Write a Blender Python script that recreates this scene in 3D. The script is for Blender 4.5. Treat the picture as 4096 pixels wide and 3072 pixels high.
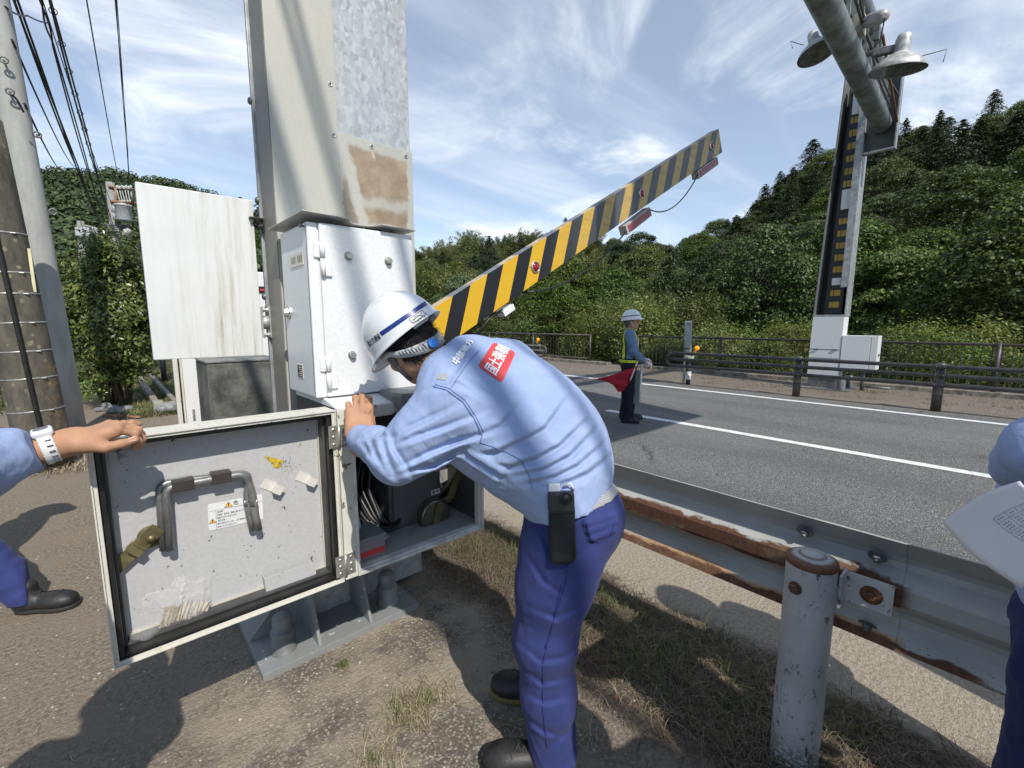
import bpy, bmesh, math, random
import numpy as np
from mathutils import Vector, Matrix
from mathutils.bvhtree import BVHTree
R = math.radians
SC = bpy.context.scene
for _o in list(bpy.data.objects):
    bpy.data.objects.remove(_o)

# ---------------------------------------------------------------- camera
# world frame: +Y runs along the road (away, to the left), +X runs across the road
FPX, CX, CY = 1800.0, 2048.0, 1536.0            # focal length and centre in photograph pixels
EYE = np.array([0.0, 0.0, 1.5])
PITCH = math.atan(242 / FPX)
YAW = math.atan2(.668, .744)
cam = bpy.data.cameras.new('camera')
cam.sensor_width = 36.0
cam.lens = FPX / 4096 * 36
cam.clip_start = 0.02
cam.clip_end = 5000
camo = bpy.data.objects.new('camera', cam)
camo.location = EYE
camo.rotation_euler = (math.pi / 2 - PITCH, 0, -YAW)
SC.collection.objects.link(camo)
SC.camera = camo

# ---------------------------------------------------------------- sun, sky, exposure
SUN_EL, SUN_AZ = 47.0, 194.0
sd = Vector((math.sin(R(SUN_AZ)) * math.cos(R(SUN_EL)), math.cos(R(SUN_AZ)) * math.cos(R(SUN_EL)), math.sin(R(SUN_EL))))
sl = bpy.data.lights.new('sun', 'SUN')
sl.energy = 3.55
sl.angle = R(0.53)
sl.color = (1.0, 0.955, 0.88)
so = bpy.data.objects.new('sun', sl)
so.rotation_euler = sd.to_track_quat('Z', 'Y').to_euler()
so.location = (0, 0, 30)
SC.collection.objects.link(so)

W = bpy.data.worlds.new('World')
SC.world = W
W.use_nodes = True
wn, wl = W.node_tree.nodes, W.node_tree.links
wn.clear()
def WN(t, **kw):
    n = wn.new(t)
    for k, v in kw.items():
        setattr(n, k, v)
    return n
out = WN('ShaderNodeOutputWorld')
bg = WN('ShaderNodeBackground')
sky = WN('ShaderNodeTexSky', sky_type='NISHITA', sun_disc=False)
sky.sun_elevation = R(SUN_EL)
sky.sun_rotation = R(SUN_AZ)
sky.altitude = 100
sky.air_density = 1.0
sky.dust_density = 0.35
sky.ozone_density = 1.6
bg.inputs[1].default_value = 0.115
# thin high cloud laid over the sky: noise on the plane the view direction meets overhead
tc = WN('ShaderNodeTexCoord')
sep = WN('ShaderNodeSeparateXYZ')
wl.new(tc.outputs['Generated'], sep.inputs[0])
def wmath(op, a, b=None):
    n = WN('ShaderNodeMath', operation=op)
    for i, v in enumerate((a, b)):
        if v is None:
            continue
        if isinstance(v, (int, float)):
            n.inputs[i].default_value = v
        else:
            wl.new(v, n.inputs[i])
    return n.outputs[0]
zz = wmath('ADD', wmath('MAXIMUM', sep.outputs[2], 0.0), 0.16)
comb = WN('ShaderNodeCombineXYZ')
wl.new(wmath('DIVIDE', sep.outputs[0], zz), comb.inputs[0])
wl.new(wmath('DIVIDE', sep.outputs[1], zz), comb.inputs[1])
def wnoise(scale, detail, rough, rot, stretch, dist=0.0, off=(0, 0, 0)):
    m = WN('ShaderNodeMapping')
    m.inputs['Rotation'].default_value = (0, 0, R(rot))
    m.inputs['Scale'].default_value = stretch
    m.inputs['Location'].default_value = off
    wl.new(comb.outputs[0], m.inputs[0])
    n = WN('ShaderNodeTexNoise')
    n.inputs['Scale'].default_value = scale
    n.inputs['Detail'].default_value = detail
    n.inputs['Roughness'].default_value = rough
    n.inputs['Distortion'].default_value = dist
    wl.new(m.outputs[0], n.inputs['Vector'])
    return n.outputs[0]
def wramp(v, a, b):
    n = WN('ShaderNodeMapRange', interpolation_type='SMOOTHSTEP')
    n.inputs[1].default_value = a
    n.inputs[2].default_value = b
    wl.new(v, n.inputs[0])
    return n.outputs[0]
streak = wramp(wnoise(1.1, 7, .58, 24, (.45, 2.2, 1), .5, (1.3, 4.1, 0)), .40, .78)
puff = wramp(wnoise(1.15, 8, .60, 0, (1, 1, 1), .7, (2.2, .4, 0)), .46, .72)
big = wramp(wnoise(.42, 4, .5, 10, (1, 1, 1), .3, (6.3, 2.0, 0)), .28, .58)
cl = wmath('MULTIPLY', wmath('ADD', wmath('MULTIPLY', streak, .42), wmath('MULTIPLY', puff, .78)), wmath('ADD', wmath('MULTIPLY', big, .8), .30))
# cloud gathered ahead of the camera, thinned towards the sun to weaken sky fill
front = WN('ShaderNodeVectorMath', operation='DOT_PRODUCT')
wl.new(tc.outputs['Generated'], front.inputs[0]); front.inputs[1].default_value = (.62, .78, 0)
fmask = WN('ShaderNodeMapRange', interpolation_type='SMOOTHSTEP')
fmask.inputs[1].default_value = -.25; fmask.inputs[2].default_value = .40; fmask.inputs[3].default_value = .12
wl.new(front.outputs['Value'], fmask.inputs[0])
cl = wmath('MINIMUM', wmath('MULTIPLY', wmath('ADD', cl, .20), fmask.outputs[0]), .93)
mixc = WN('ShaderNodeMix', data_type='RGBA')
wl.new(cl, mixc.inputs['Factor'])
wl.new(sky.outputs[0], mixc.inputs['A'])
mixc.inputs['B'].default_value = (7.3, 7.7, 8.2, 1)
wl.new(mixc.outputs['Result'], bg.inputs[0])
wl.new(bg.outputs[0], out.inputs[0])

SC.view_settings.view_transform = 'Standard'
SC.view_settings.look = 'None'
SC.view_settings.exposure = 0.42
SC.view_settings.gamma = 1.0
# ---------------------------------------------------------------- helpers
FW = np.array([math.sin(YAW) * math.cos(PITCH), math.cos(YAW) * math.cos(PITCH), -math.sin(PITCH)])
RT = np.array([math.cos(YAW), -math.sin(YAW), 0.0])
UP = np.cross(RT, FW)
def ray(px, py):
    return FW + RT * (px - CX) / FPX - UP * (py - CY) / FPX
def gp(px, py, z=0.0):
    r = ray(px, py)
    return EYE + r * ((z - 1.5) / r[2])
def onX(px, py, x):
    r = ray(px, py)
    return EYE + r * (x / r[0])
def onY(px, py, y):
    r = ray(px, py)
    return EYE + r * (y / r[1])
def at(px, py, d):
    return EYE + ray(px, py) * d
def nrm(v):
    v = np.asarray(v, float)
    return v / np.linalg.norm(v)

COL = SC.collection
ORG = {}
def V3(p):
    return Vector((float(p[0]), float(p[1]), float(p[2])))
def props(o, label=None, cat=None, group=None, kind=None):
    if label: o['label'] = label
    if cat: o['category'] = cat
    if group: o['group'] = group
    if kind: o['kind'] = kind
    return o
def thing(name, label, cat, loc=(0, 0, 0), group=None):
    o = bpy.data.objects.new(name, None)
    o.empty_display_size = .2
    o.location = V3(loc)
    COL.objects.link(o)
    ORG[o.name] = np.array([float(c) for c in loc])
    return props(o, label, cat, group)
def link(name, me, mat=None, parent=None, base=None, smooth=None):
    """one mesh object; vertices come in world coordinates and are moved into the parent's frame"""
    o = bpy.data.objects.new(name, me)
    me.name = name
    COL.objects.link(o)
    if parent is not None:
        org = ORG[parent.name]
        o.parent = parent
    elif base is not None:
        org = np.array([float(c) for c in base])
        o.location = V3(org)
    else:
        org = np.zeros(3)
    if np.any(org):
        me.transform(Matrix.Translation(-V3(org)))
    ORG[o.name] = org
    if mat is not None and not me.materials:
        for m in (mat if isinstance(mat, (list, tuple)) else [mat]):
            me.materials.append(m)
    if smooth is not None:
        me.polygons.foreach_set('use_smooth', [smooth] * len(me.polygons))
        me.update()
    return o
def child_of(o, src):
    return o

class MB:
    """mesh builder: vertices and faces in world coordinates, a material index per face"""
    def __init__(s):
        s.v, s.f, s.m, s.sm = [], [], [], []
    def add(s, vs, fs, mi=0, sm=False):
        n = len(s.v)
        s.v.extend([tuple(float(c) for c in p) for p in vs])
        for f in fs:
            s.f.append(tuple(n + i for i in f)); s.m.append(mi); s.sm.append(sm)
        return s
    def quad(s, a, b, c, d, mi=0):
        return s.add([a, b, c, d], [(0, 1, 2, 3)], mi)
    def box(s, lo, hi, bev=0.0, mi=0, fr=None):
        """axis box, or in frame fr=(origin, ux, uy, uz)"""
        bm = bmesh.new()
        bmesh.ops.create_cube(bm, size=1.0)
        lo, hi = np.array(lo, float), np.array(hi, float)
        c, d = (lo + hi) / 2, hi - lo
        for v in bm.verts:
            v.co = Vector((c[0] + v.co.x * d[0], c[1] + v.co.y * d[1], c[2] + v.co.z * d[2]))
        if bev > 0:
            bmesh.ops.bevel(bm, geom=bm.edges[:] , offset=min(bev, min(abs(d)) * .45), segments=2, profile=.6, affect='EDGES')
        return s.bm(bm, mi, bev > 0 and False, fr)
    def bm(s, bm, mi=0, sm=False, fr=None):
        bm.verts.index_update()
        vs = []
        for v in bm.verts:
            p = np.array(v.co)
            if fr is not None:
                p = fr[0] + fr[1] * p[0] + fr[2] * p[1] + fr[3] * p[2]
            vs.append(p)
        s.add(vs, [[v.index for v in f.verts] for f in bm.faces], mi, sm)
        bm.free()
        return s
    def tube(s, pts, r, n=10, mi=0, caps=True, rs=None, sm=True):
        pts = [np.array(p, float) for p in pts]
        k = len(pts)
        rs = rs if rs is not None else [r] * k
        t = [nrm(pts[min(i + 1, k - 1)] - pts[max(i - 1, 0)]) for i in range(k)]
        a = np.array([0, 0, 1.0]) if abs(t[0][2]) < .9 else np.array([1.0, 0, 0])
        u = nrm(np.cross(t[0], a))
        vs, fs = [], []
        for i in range(k):
            u = nrm(u - t[i] * np.dot(u, t[i]))
            w = np.cross(t[i], u)
            for j in range(n):
                an = 2 * math.pi * j / n
                vs.append(pts[i] + (u * math.cos(an) + w * math.sin(an)) * rs[i])
        for i in range(k - 1):
            for j in range(n):
                fs.append((i * n + j, i * n + (j + 1) % n, (i + 1) * n + (j + 1) % n, (i + 1) * n + j))
        s.add(vs, fs, mi, sm)
        if caps:
            m = len(s.v) - k * n
            for ring, rev in ((0, True), (k - 1, False)):
                f = [m + ring * n + j for j in range(n)]
                s.f.append(tuple(reversed(f)) if rev else tuple(f)); s.m.append(mi); s.sm.append(False)
        return s
    def lathe(s, o, ax, prof, n=24, mi=0, sm=True, caps=False):
        """profile of (radius, height) about the axis ax from point o"""
        ax = nrm(ax)
        a = np.array([0, 0, 1.0]) if abs(ax[2]) < .9 else np.array([1.0, 0, 0])
        u = nrm(np.cross(ax, a)); w = np.cross(ax, u)
        o = np.array(o, float)
        vs, fs = [], []
        for (r, h) in prof:
            for j in range(n):
                an = 2 * math.pi * j / n
                vs.append(o + ax * h + (u * math.cos(an) + w * math.sin(an)) * max(r, 1e-5))
        for i in range(len(prof) - 1):
            for j in range(n):
                fs.append((i * n + j, i * n + (j + 1) % n, (i + 1) * n + (j + 1) % n, (i + 1) * n + j))
        if caps:
            fs.append(tuple(reversed(range(n))))
            fs.append(tuple((len(prof) - 1) * n + j for j in range(n)))
        return s.add(vs, fs, mi, sm)
    def hexbolt(s, o, ax, r=.012, h=.009, washer=1.5, mi=0, stud=.006):
        ax = nrm(ax)
        s.lathe(o, ax, [(0, 0), (r * washer, 0), (r * washer, .003), (0, .003)], 16, mi, False)
        s.lathe(np.array(o) + ax * .003, ax, [(0, 0), (r, 0), (r, h * .85), (r * .85, h), (0, h)], 6, mi, False)
        if stud:
            s.lathe(np.array(o) + ax * (.003 + h), ax, [(r * .5, -.001), (r * .5, stud), (0, stud)], 10, mi, False)
        return s
    def prism(s, poly, d, mi=0):
        """polygon (list of 3D points) pushed along vector d"""
        n = len(poly)
        poly = [np.array(p, float) for p in poly]
        d = np.array(d, float)
        vs = poly + [p + d for p in poly]
        fs = [tuple(reversed(range(n))), tuple(range(n, 2 * n))]
        for i in range(n):
            fs.append((i, (i + 1) % n, n + (i + 1) % n, n + i))
        return s.add(vs, fs, mi)
    def mesh(s, name='m'):
        me = bpy.data.meshes.new(name)
        me.from_pydata(s.v, [], s.f)
        me.polygons.foreach_set('material_index', s.m)
        me.polygons.foreach_set('use_smooth', s.sm)
        bm = bmesh.new(); bm.from_mesh(me)
        bmesh.ops.recalc_face_normals(bm, faces=bm.faces)
        bm.to_mesh(me); bm.free()
        me.update()
        return me
    def build(s, name, mat, parent=None, base=None):
        return link(name, s.mesh(name), mat, parent, base)

# ---------------------------------------------------------------- materials
class NT:
    def __init__(s, name):
        s.m = bpy.data.materials.new(name)
        s.m.use_nodes = True
        s.n, s.l = s.m.node_tree.nodes, s.m.node_tree.links
        s.b = s.n['Principled BSDF']
        s.out = s.n['Material Output']
        s.tc = None
    def node(s, t, **kw):
        n = s.n.new(t)
        for k, v in kw.items():
            setattr(n, k, v)
        return n
    def put(s, sock, v):
        if isinstance(v, (int, float)):
            sock.default_value = v
        elif isinstance(v, (tuple, list)):
            sock.default_value = tuple(v) + ((1,) if len(v) == 3 and sock.type == 'RGBA' else ())
        else:
            s.l.new(v, sock)
    def co(s, scale=(1, 1, 1), rot=(0, 0, 0), loc=(0, 0, 0), src='Object'):
        if s.tc is None:
            s.tc = s.node('ShaderNodeTexCoord')
        m = s.node('ShaderNodeMapping')
        m.inputs['Scale'].default_value = scale
        m.inputs['Rotation'].default_value = tuple(R(a) for a in rot)
        m.inputs['Location'].default_value = loc
        s.l.new(s.tc.outputs[src], m.inputs[0])
        return m.outputs[0]
    def noise(s, scale, detail=3, rough=.5, vec=None, dist=0.0, out=0):
        n = s.node('ShaderNodeTexNoise')
        n.inputs['Scale'].default_value = scale
        n.inputs['Detail'].default_value = detail
        n.inputs['Roughness'].default_value = rough
        n.inputs['Distortion'].default_value = dist
        s.l.new(vec if vec is not None else s.co(), n.inputs['Vector'])
        return n.outputs[out]
    def voro(s, scale, vec=None, out='Color', feature='F1', rnd=1.0):
        n = s.node('ShaderNodeTexVoronoi', feature=feature)
        n.inputs['Scale'].default_value = scale
        n.inputs['Randomness'].default_value = rnd
        s.l.new(vec if vec is not None else s.co(), n.inputs['Vector'])
        return n.outputs[out]
    def rng(s, v, a, b, lo=0.0, hi=1.0):
        n = s.node('ShaderNodeMapRange', interpolation_type='SMOOTHSTEP')
        s.put(n.inputs[0], v)
        n.inputs[1].default_value, n.inputs[2].default_value = a, b
        n.inputs[3].default_value, n.inputs[4].default_value = lo, hi
        return n.outputs[0]
    def mix(s, f, a, b, mode='MIX'):
        n = s.node('ShaderNodeMix', data_type='RGBA', blend_type=mode)
        s.put(n.inputs['Factor'], f); s.put(n.inputs['A'], a); s.put(n.inputs['B'], b)
        return n.outputs['Result']
    def math(s, op, a, b=0.0):
        n = s.node('ShaderNodeMath', operation=op)
        s.put(n.inputs[0], a); s.put(n.inputs[1], b)
        return n.outputs[0]
    def xyz(s, vec=None):
        n = s.node('ShaderNodeSeparateXYZ')
        s.l.new(vec if vec is not None else s.co(), n.inputs[0])
        return n.outputs
    def bump(s, h, strength=.3, dist=.01, normal=None):
        n = s.node('ShaderNodeBump')
        n.inputs['Strength'].default_value = strength
        n.inputs['Distance'].default_value = dist
        s.put(n.inputs['Height'], h)
        if normal is not None:
            s.l.new(normal, n.inputs['Normal'])
        s.l.new(n.outputs[0], s.b.inputs['Normal'])
        return n.outputs[0]
    def set(s, col=None, rough=None, metal=None, **kw):
        if col is not None: s.put(s.b.inputs['Base Color'], col)
        if rough is not None: s.put(s.b.inputs['Roughness'], rough)
        if metal is not None: s.put(s.b.inputs['Metallic'], metal)
        for k, v in kw.items():
            s.put(s.b.inputs[k.replace('_', ' ')], v)
        return s.m
def simple(name, col, rough=.5, metal=0.0, var=.15, scale=8, bump=0.0, bscale=60, bdist=.002, **kw):
    t = NT(name)
    c2 = tuple(max(0, c * (1 - var)) for c in col); c3 = tuple(min(1, c * (1 + var)) for c in col)
    f = t.noise(scale, 4, .6)
    t.set(t.mix(t.rng(f, .3, .7), c2, c3), rough, metal, **kw)
    if bump:
        t.bump(t.noise(bscale, 3, .6), bump, bdist)
    return t.m
def weathered(name, col, rough=.45, grime=(.42, .38, .27), amount=.5, streak=True, spots=0.0, spotcol=(.05, .035, .03), scale=1.0, metal=0.0, bump=.05):
    """painted metal with vertical run marks, blotches and small chips"""
    t = NT(name)
    v = t.co((7 * scale, 7 * scale, .7 * scale)) if streak else t.co((3 * scale,) * 3)
    run = t.rng(t.noise(2.2, 6, .65, v), .48, .78)
    blot = t.rng(t.noise(2.3 * scale, 5, .6), .40, .72)
    f = t.math('MULTIPLY', t.math('MULTIPLY', run, blot), amount)
    fine = t.rng(t.noise(90, 2, .5), .2, .8, .94, 1.05)
    c = t.mix(f, col, grime)
    c = t.mix(1.0, c, fine, 'MULTIPLY')
    if spots:
        sp = t.rng(t.noise(26, 4, .75, t.co((1, 1, .6))), .66 - .12 * spots, .70 - .12 * spots)
        c = t.mix(sp, c, spotcol)
    t.set(c, rough, metal)
    if bump:
        t.bump(t.noise(40, 4, .6), bump, .004)
    return t.m

def text_mesh(s, size, extrude=0.0):
    cu = bpy.data.curves.new('txt', 'FONT')
    cu.body = s
    cu.size = size
    cu.align_x = 'CENTER'; cu.align_y = 'CENTER'
    cu.extrude = extrude
    cu.resolution_u = 2
    o = bpy.data.objects.new('txt', cu)
    COL.objects.link(o)
    me = bpy.data.meshes.new_from_object(o.evaluated_get(bpy.context.evaluated_depsgraph_get()))
    bpy.data.objects.remove(o)
    bpy.data.curves.remove(cu)
    return me
def put_text(mb, s, c, u, v, size, mi=0, offset=0.0, squeeze=1.0, conform=None, wmax=None):
    """writing as flat glyph meshes at centre c, baseline along u, up along v (unit vectors)"""
    bpy.context.view_layer.update()
    me = text_mesh(s, size)
    u, v = nrm(u), nrm(v)
    n = np.cross(u, v)
    c = np.array(c, float)
    xs = [q.co.x for q in me.vertices]
    sq = squeeze
    if wmax and xs:
        w = max(xs) - min(xs)
        sq = min(sq, wmax / w) if w > 0 else sq
    vs = []
    for q in me.vertices:
        p = c + u * q.co.x * sq + v * q.co.y + n * offset
        if conform is not None:
            p = conform(p, n)
        vs.append(p)
    mb.add(vs, [list(f.vertices) for f in me.polygons], mi)
    bpy.data.meshes.remove(me)

# ---------------------------------------------------------------- signed distance modelling
def vnoise(X, Y, Z, s, seed=0):
    """smooth value noise in -1..1"""
    rs = np.random.RandomState(seed)
    T = rs.rand(16, 16, 16) * 2 - 1
    def ax(a):
        a = np.asarray(a, float) * s
        i = np.floor(a).astype(int); f = a - i
        return i & 15, (i + 1) & 15, f * f * (3 - 2 * f)
    x0, x1, fx = ax(X); y0, y1, fy = ax(Y); z0, z1, fz = ax(Z)
    def L(a, b, t): return a + (b - a) * t
    return L(L(L(T[x0, y0, z0], T[x1, y0, z0], fx), L(T[x0, y1, z0], T[x1, y1, z0], fx), fy),
             L(L(T[x0, y0, z1], T[x1, y0, z1], fx), L(T[x0, y1, z1], T[x1, y1, z1], fx), fy), fz)
def smin(a, b, k):
    if k <= 0: return np.minimum(a, b)
    h = np.maximum(k - np.abs(a - b), 0) / k
    return np.minimum(a, b) - h * h * k * .25
def smax(a, b, k):
    return -smin(-a, -b, k)
def d_cone(P, a, b, r1, r2):
    a, b = np.array(a, float), np.array(b, float)
    ba = b - a
    L = max(ba.dot(ba), 1e-9)
    x, y, z = P[0] - a[0], P[1] - a[1], P[2] - a[2]
    t = np.clip((x * ba[0] + y * ba[1] + z * ba[2]) / L, 0, 1)
    return np.sqrt((x - ba[0] * t) ** 2 + (y - ba[1] * t) ** 2 + (z - ba[2] * t) ** 2) - (r1 + (r2 - r1) * t)
def d_ell(P, c, r, A=None):
    q = [P[i] - c[i] for i in range(3)]
    if A is not None:
        q = [q[0] * A[i][0] + q[1] * A[i][1] + q[2] * A[i][2] for i in range(3)]
    k0 = np.sqrt(sum((q[i] / r[i]) ** 2 for i in range(3)))
    k1 = np.sqrt(sum((q[i] / (r[i] * r[i])) ** 2 for i in range(3)))
    return k0 * (k0 - 1) / np.maximum(k1, 1e-6)
def d_box(P, c, h, A=None, rnd=0.0):
    q = [P[i] - c[i] for i in range(3)]
    if A is not None:
        q = [q[0] * A[i][0] + q[1] * A[i][1] + q[2] * A[i][2] for i in range(3)]
    q = [np.abs(q[i]) - (h[i] - rnd) for i in range(3)]
    o = np.sqrt(sum(np.maximum(a, 0) ** 2 for a in q))
    return o + np.minimum(np.maximum(q[0], np.maximum(q[1], q[2])), 0) - rnd
def d_plane(P, p, n):
    n = nrm(n)
    return (P[0] - p[0]) * n[0] + (P[1] - p[1]) * n[1] + (P[2] - p[2]) * n[2]
class Field:
    def __init__(s, lo, hi, vox):
        s.lo, s.vox = np.array(lo, float), vox
        s.n = np.maximum(np.ceil((np.array(hi, float) - s.lo) / vox).astype(int) + 1, 4)
        s.d = np.full(s.n, 1.0, np.float32)
        s.ax = [s.lo[i] + np.arange(s.n[i]) * vox for i in range(3)]
    def P(s, sl=None):
        sl = sl or (slice(None),) * 3
        return (s.ax[0][sl[0]][:, None, None], s.ax[1][sl[1]][None, :, None], s.ax[2][sl[2]][None, None, :])
    def sub(s, lo, hi):
        r = []
        for i in range(3):
            a = int(np.clip(math.floor((lo[i] - s.lo[i]) / s.vox), 0, s.n[i] - 1))
            b = int(np.clip(math.ceil((hi[i] - s.lo[i]) / s.vox) + 1, a + 1, s.n[i]))
            r.append(slice(a, b))
        return tuple(r)
    def put(s, fn, lo, hi, k=0.0, op='u'):
        m = .05 + k
        sl = s.sub(np.array(lo) - m, np.array(hi) + m)
        e = fn(s.P(sl))
        c = s.d[sl]
        s.d[sl] = (smin(c, e, k) if op == 'u' else smax(c, -e, k) if op == 's' else smax(c, e, k)).astype(np.float32)
        return s
    def cone(s, a, b, r1, r2=None, k=.02, op='u'):
        r2 = r1 if r2 is None else r2
        m = max(r1, r2)
        return s.put(lambda P: d_cone(P, a, b, r1, r2), np.minimum(a, b) - m, np.maximum(a, b) + m, k, op)
    def chain(s, pts, rs, k=.02, op='u'):
        for i in range(len(pts) - 1):
            s.cone(pts[i], pts[i + 1], rs[i], rs[i + 1], k, op)
        return s
    def ell(s, c, r, A=None, k=.02, op='u'):
        m = max(r)
        return s.put(lambda P: d_ell(P, c, r, A), np.array(c) - m, np.array(c) + m, k, op)
    def box(s, c, h, A=None, rnd=.005, k=.0, op='u'):
        m = math.sqrt(sum(a * a for a in h))
        return s.put(lambda P: d_box(P, c, h, A, rnd), np.array(c) - m, np.array(c) + m, k, op)
    def cut(s, p, n, k=0.0):
        """keep the side the normal points away from"""
        s.d = smax(s.d, d_plane(s.P(), p, n), k).astype(np.float32)
        return s
    def copy(s):
        f = Field.__new__(Field)
        f.lo, f.vox, f.n, f.ax, f.d = s.lo, s.vox, s.n, s.ax, s.d.copy()
        return f
    def noise(s, amp, scale, seed=0, A=(1, 1, 1)):
        i, P = s.shell()
        s.d[i] += (amp * vnoise(P[0] * A[0], P[1] * A[1], P[2] * A[2], scale, seed)).astype(np.float32)
        return s
    def shell(s, w=.03):
        i = np.nonzero(np.abs(s.d) < w)
        return i, [s.ax[k][i[k]] for k in range(3)]
    def mesh(s, name='body', smooth=True):
        d = s.d.copy()
        for i in range(3):                                     # close anything that touches the border
            for e in (0, -1):
                sl = [slice(None)] * 3; sl[i] = e
                d[tuple(sl)] = np.maximum(d[tuple(sl)], s.vox * .5)
        S = d < 0
        def C(a, i, j, k):
            return a[i:a.shape[0] - 1 + i, j:a.shape[1] - 1 + j, k:a.shape[2] - 1 + k]
        cnt = sum(C(S, i, j, k).astype(np.int8) for i in (0, 1) for j in (0, 1) for k in (0, 1))
        mask = (cnt > 0) & (cnt < 8)
        cells = np.argwhere(mask)
        idx = np.full(mask.shape, -1, np.int64)
        idx[mask] = np.arange(len(cells))
        pos = np.zeros((len(cells), 3)); w = np.zeros(len(cells))
        corners = [(i, j, k) for i in (0, 1) for j in (0, 1) for k in (0, 1)]
        for a in corners:
            for axn in range(3):
                if a[axn] == 1: continue
                b = list(a); b[axn] = 1
                d0 = d[cells[:, 0] + a[0], cells[:, 1] + a[1], cells[:, 2] + a[2]]
                d1 = d[cells[:, 0] + b[0], cells[:, 1] + b[1], cells[:, 2] + b[2]]
                cr = (d0 < 0) != (d1 < 0)
                t = np.where(cr, d0 / np.where(cr, d0 - d1, 1), 0)
                p = np.array(a, float)[None, :].repeat(len(cells), 0)
                p[:, axn] += t
                pos += p * cr[:, None]; w += cr
        pos = (pos / w[:, None] + cells) * s.vox + s.lo
        quads = []
        for axn in range(3):
            a = [slice(None)] * 3; b = [slice(None)] * 3
            a[axn] = slice(0, -1); b[axn] = slice(1, None)
            s0, s1 = S[tuple(a)], S[tuple(b)]
            e = np.argwhere(s0 != s1)
            o = [i for i in range(3) if i != axn]
            ok = np.all([(e[:, i] > 0) & (e[:, i] < s.n[i] - 1) for i in o], axis=0)
            e = e[ok]
            q = []
            for (du, dv) in ((-1, -1), (0, -1), (0, 0), (-1, 0)):
                c = e.copy(); c[:, o[0]] += du; c[:, o[1]] += dv
                q.append(idx[c[:, 0], c[:, 1], c[:, 2]])
            q = np.stack(q, 1)
            flip = s0[e[:, 0], e[:, 1], e[:, 2]]
            if axn == 1: flip = ~flip
            q[~flip] = q[~flip][:, ::-1]
            quads.append(q)
        quads = np.concatenate(quads)
        quads = quads[(quads >= 0).all(1)]
        me = bpy.data.meshes.new(name)
        me.vertices.add(len(pos)); me.vertices.foreach_set('co', pos.astype(np.float32).ravel())
        me.loops.add(quads.size); me.loops.foreach_set('vertex_index', quads.astype(np.int32).ravel())
        me.polygons.add(len(quads))
        me.polygons.foreach_set('loop_start', np.arange(0, quads.size, 4, dtype=np.int32))
        me.polygons.foreach_set('use_smooth', np.ones(len(quads), bool) if smooth else np.zeros(len(quads), bool))
        me.update(calc_edges=True)
        me.validate()
        return me
def bvh_of(me, org=(0, 0, 0)):
    return BVHTree.FromPolygons([v.co + V3(org) for v in me.vertices], [tuple(p.vertices) for p in me.polygons])
# ---------------------------------------------------------------- ground, road, verge
rng = np.random.RandomState(7)
def sheet(name, x0, x1, y0, y1, z, mat, nx=1, ny=1, kind='structure', zf=None):
    xs = np.linspace(x0, x1, nx + 1); ys = np.linspace(y0, y1, ny + 1)
    vs = [(x, y, z if zf is None else zf(x, y)) for y in ys for x in xs]
    fs = [(j * (nx + 1) + i, j * (nx + 1) + i + 1, (j + 1) * (nx + 1) + i + 1, (j + 1) * (nx + 1) + i) for j in range(ny) for i in range(nx)]
    o = MB().add(vs, fs, 0, False).build(name, mat)
    if kind: o['kind'] = kind
    return o

t = NT('verge_soil')
p = t.co()
X = t.xyz(p)[0]; Yc = t.xyz(p)[1]
wob = t.math('MULTIPLY', t.math('SUBTRACT', t.noise(2.2, 5, .6), .5), .55)
xw = t.math('ADD', X, wob)
f1 = t.noise(55, 5, .7); f2 = t.noise(3.1, 6, .65); f3 = t.noise(170, 3, .6)
stones = t.voro(85, out='Distance')
pebcol = t.voro(85, out='Color')
dirt = t.mix(t.rng(f1, .3, .7), (.130, .108, .082), (.345, .292, .225))
dirt = t.mix(t.rng(f2, .35, .7), dirt, (.255, .210, .156))
dirt = t.mix(t.math('MULTIPLY', t.rng(f3, .60, .72), .7), dirt, (.42, .37, .30))
pv = t.node('ShaderNodeSeparateColor'); t.l.new(pebcol, pv.inputs[0])
agg = t.mix(t.rng(pv.outputs[0], .2, .9), (.20, .175, .142), (.42, .365, .285))
agg = t.mix(t.rng(stones, .35, .55), agg, (.155, .135, .11))
agg = t.mix(t.math('MULTIPLY', t.rng(f2, .38, .62), .85), agg, (.40, .34, .255))
# worn concrete pad round the column foot
dx = t.math('SUBTRACT', X, .80); dy = t.math('SUBTRACT', Yc, 1.62)
rad = t.math('SQRT', t.math('ADD', t.math('POWER', t.math('MULTIPLY', dx, 1.0), 2.0), t.math('POWER', t.math('MULTIPLY', dy, .80), 2.0)))
pad = t.rng(t.math('ADD', rad, t.math('MULTIPLY', wob, .9)), .95, .45)
base = t.mix(pad, dirt, agg)
soil = t.mix(t.rng(f1, .25, .75), (.062, .050, .037), (.200, .160, .116))
soil = t.mix(t.math('MULTIPLY', t.rng(f2, .5, .75), .6), soil, (.28, .23, .165))
base = t.mix(t.rng(xw, 1.22, 1.5), base, soil)
dust = t.mix(t.rng(f1, .3, .72), (.29, .245, .185), (.46, .405, .315))
dust = t.mix(t.math('MULTIPLY', t.rng(f3, .58, .66), .55), dust, (.10, .09, .085))
dust = t.mix(t.math('MULTIPLY', t.rng(xw, 2.9, 3.5), .5), dust, (.13, .125, .115))
base = t.mix(t.rng(xw, 1.98, 2.18), base, dust)
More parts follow.
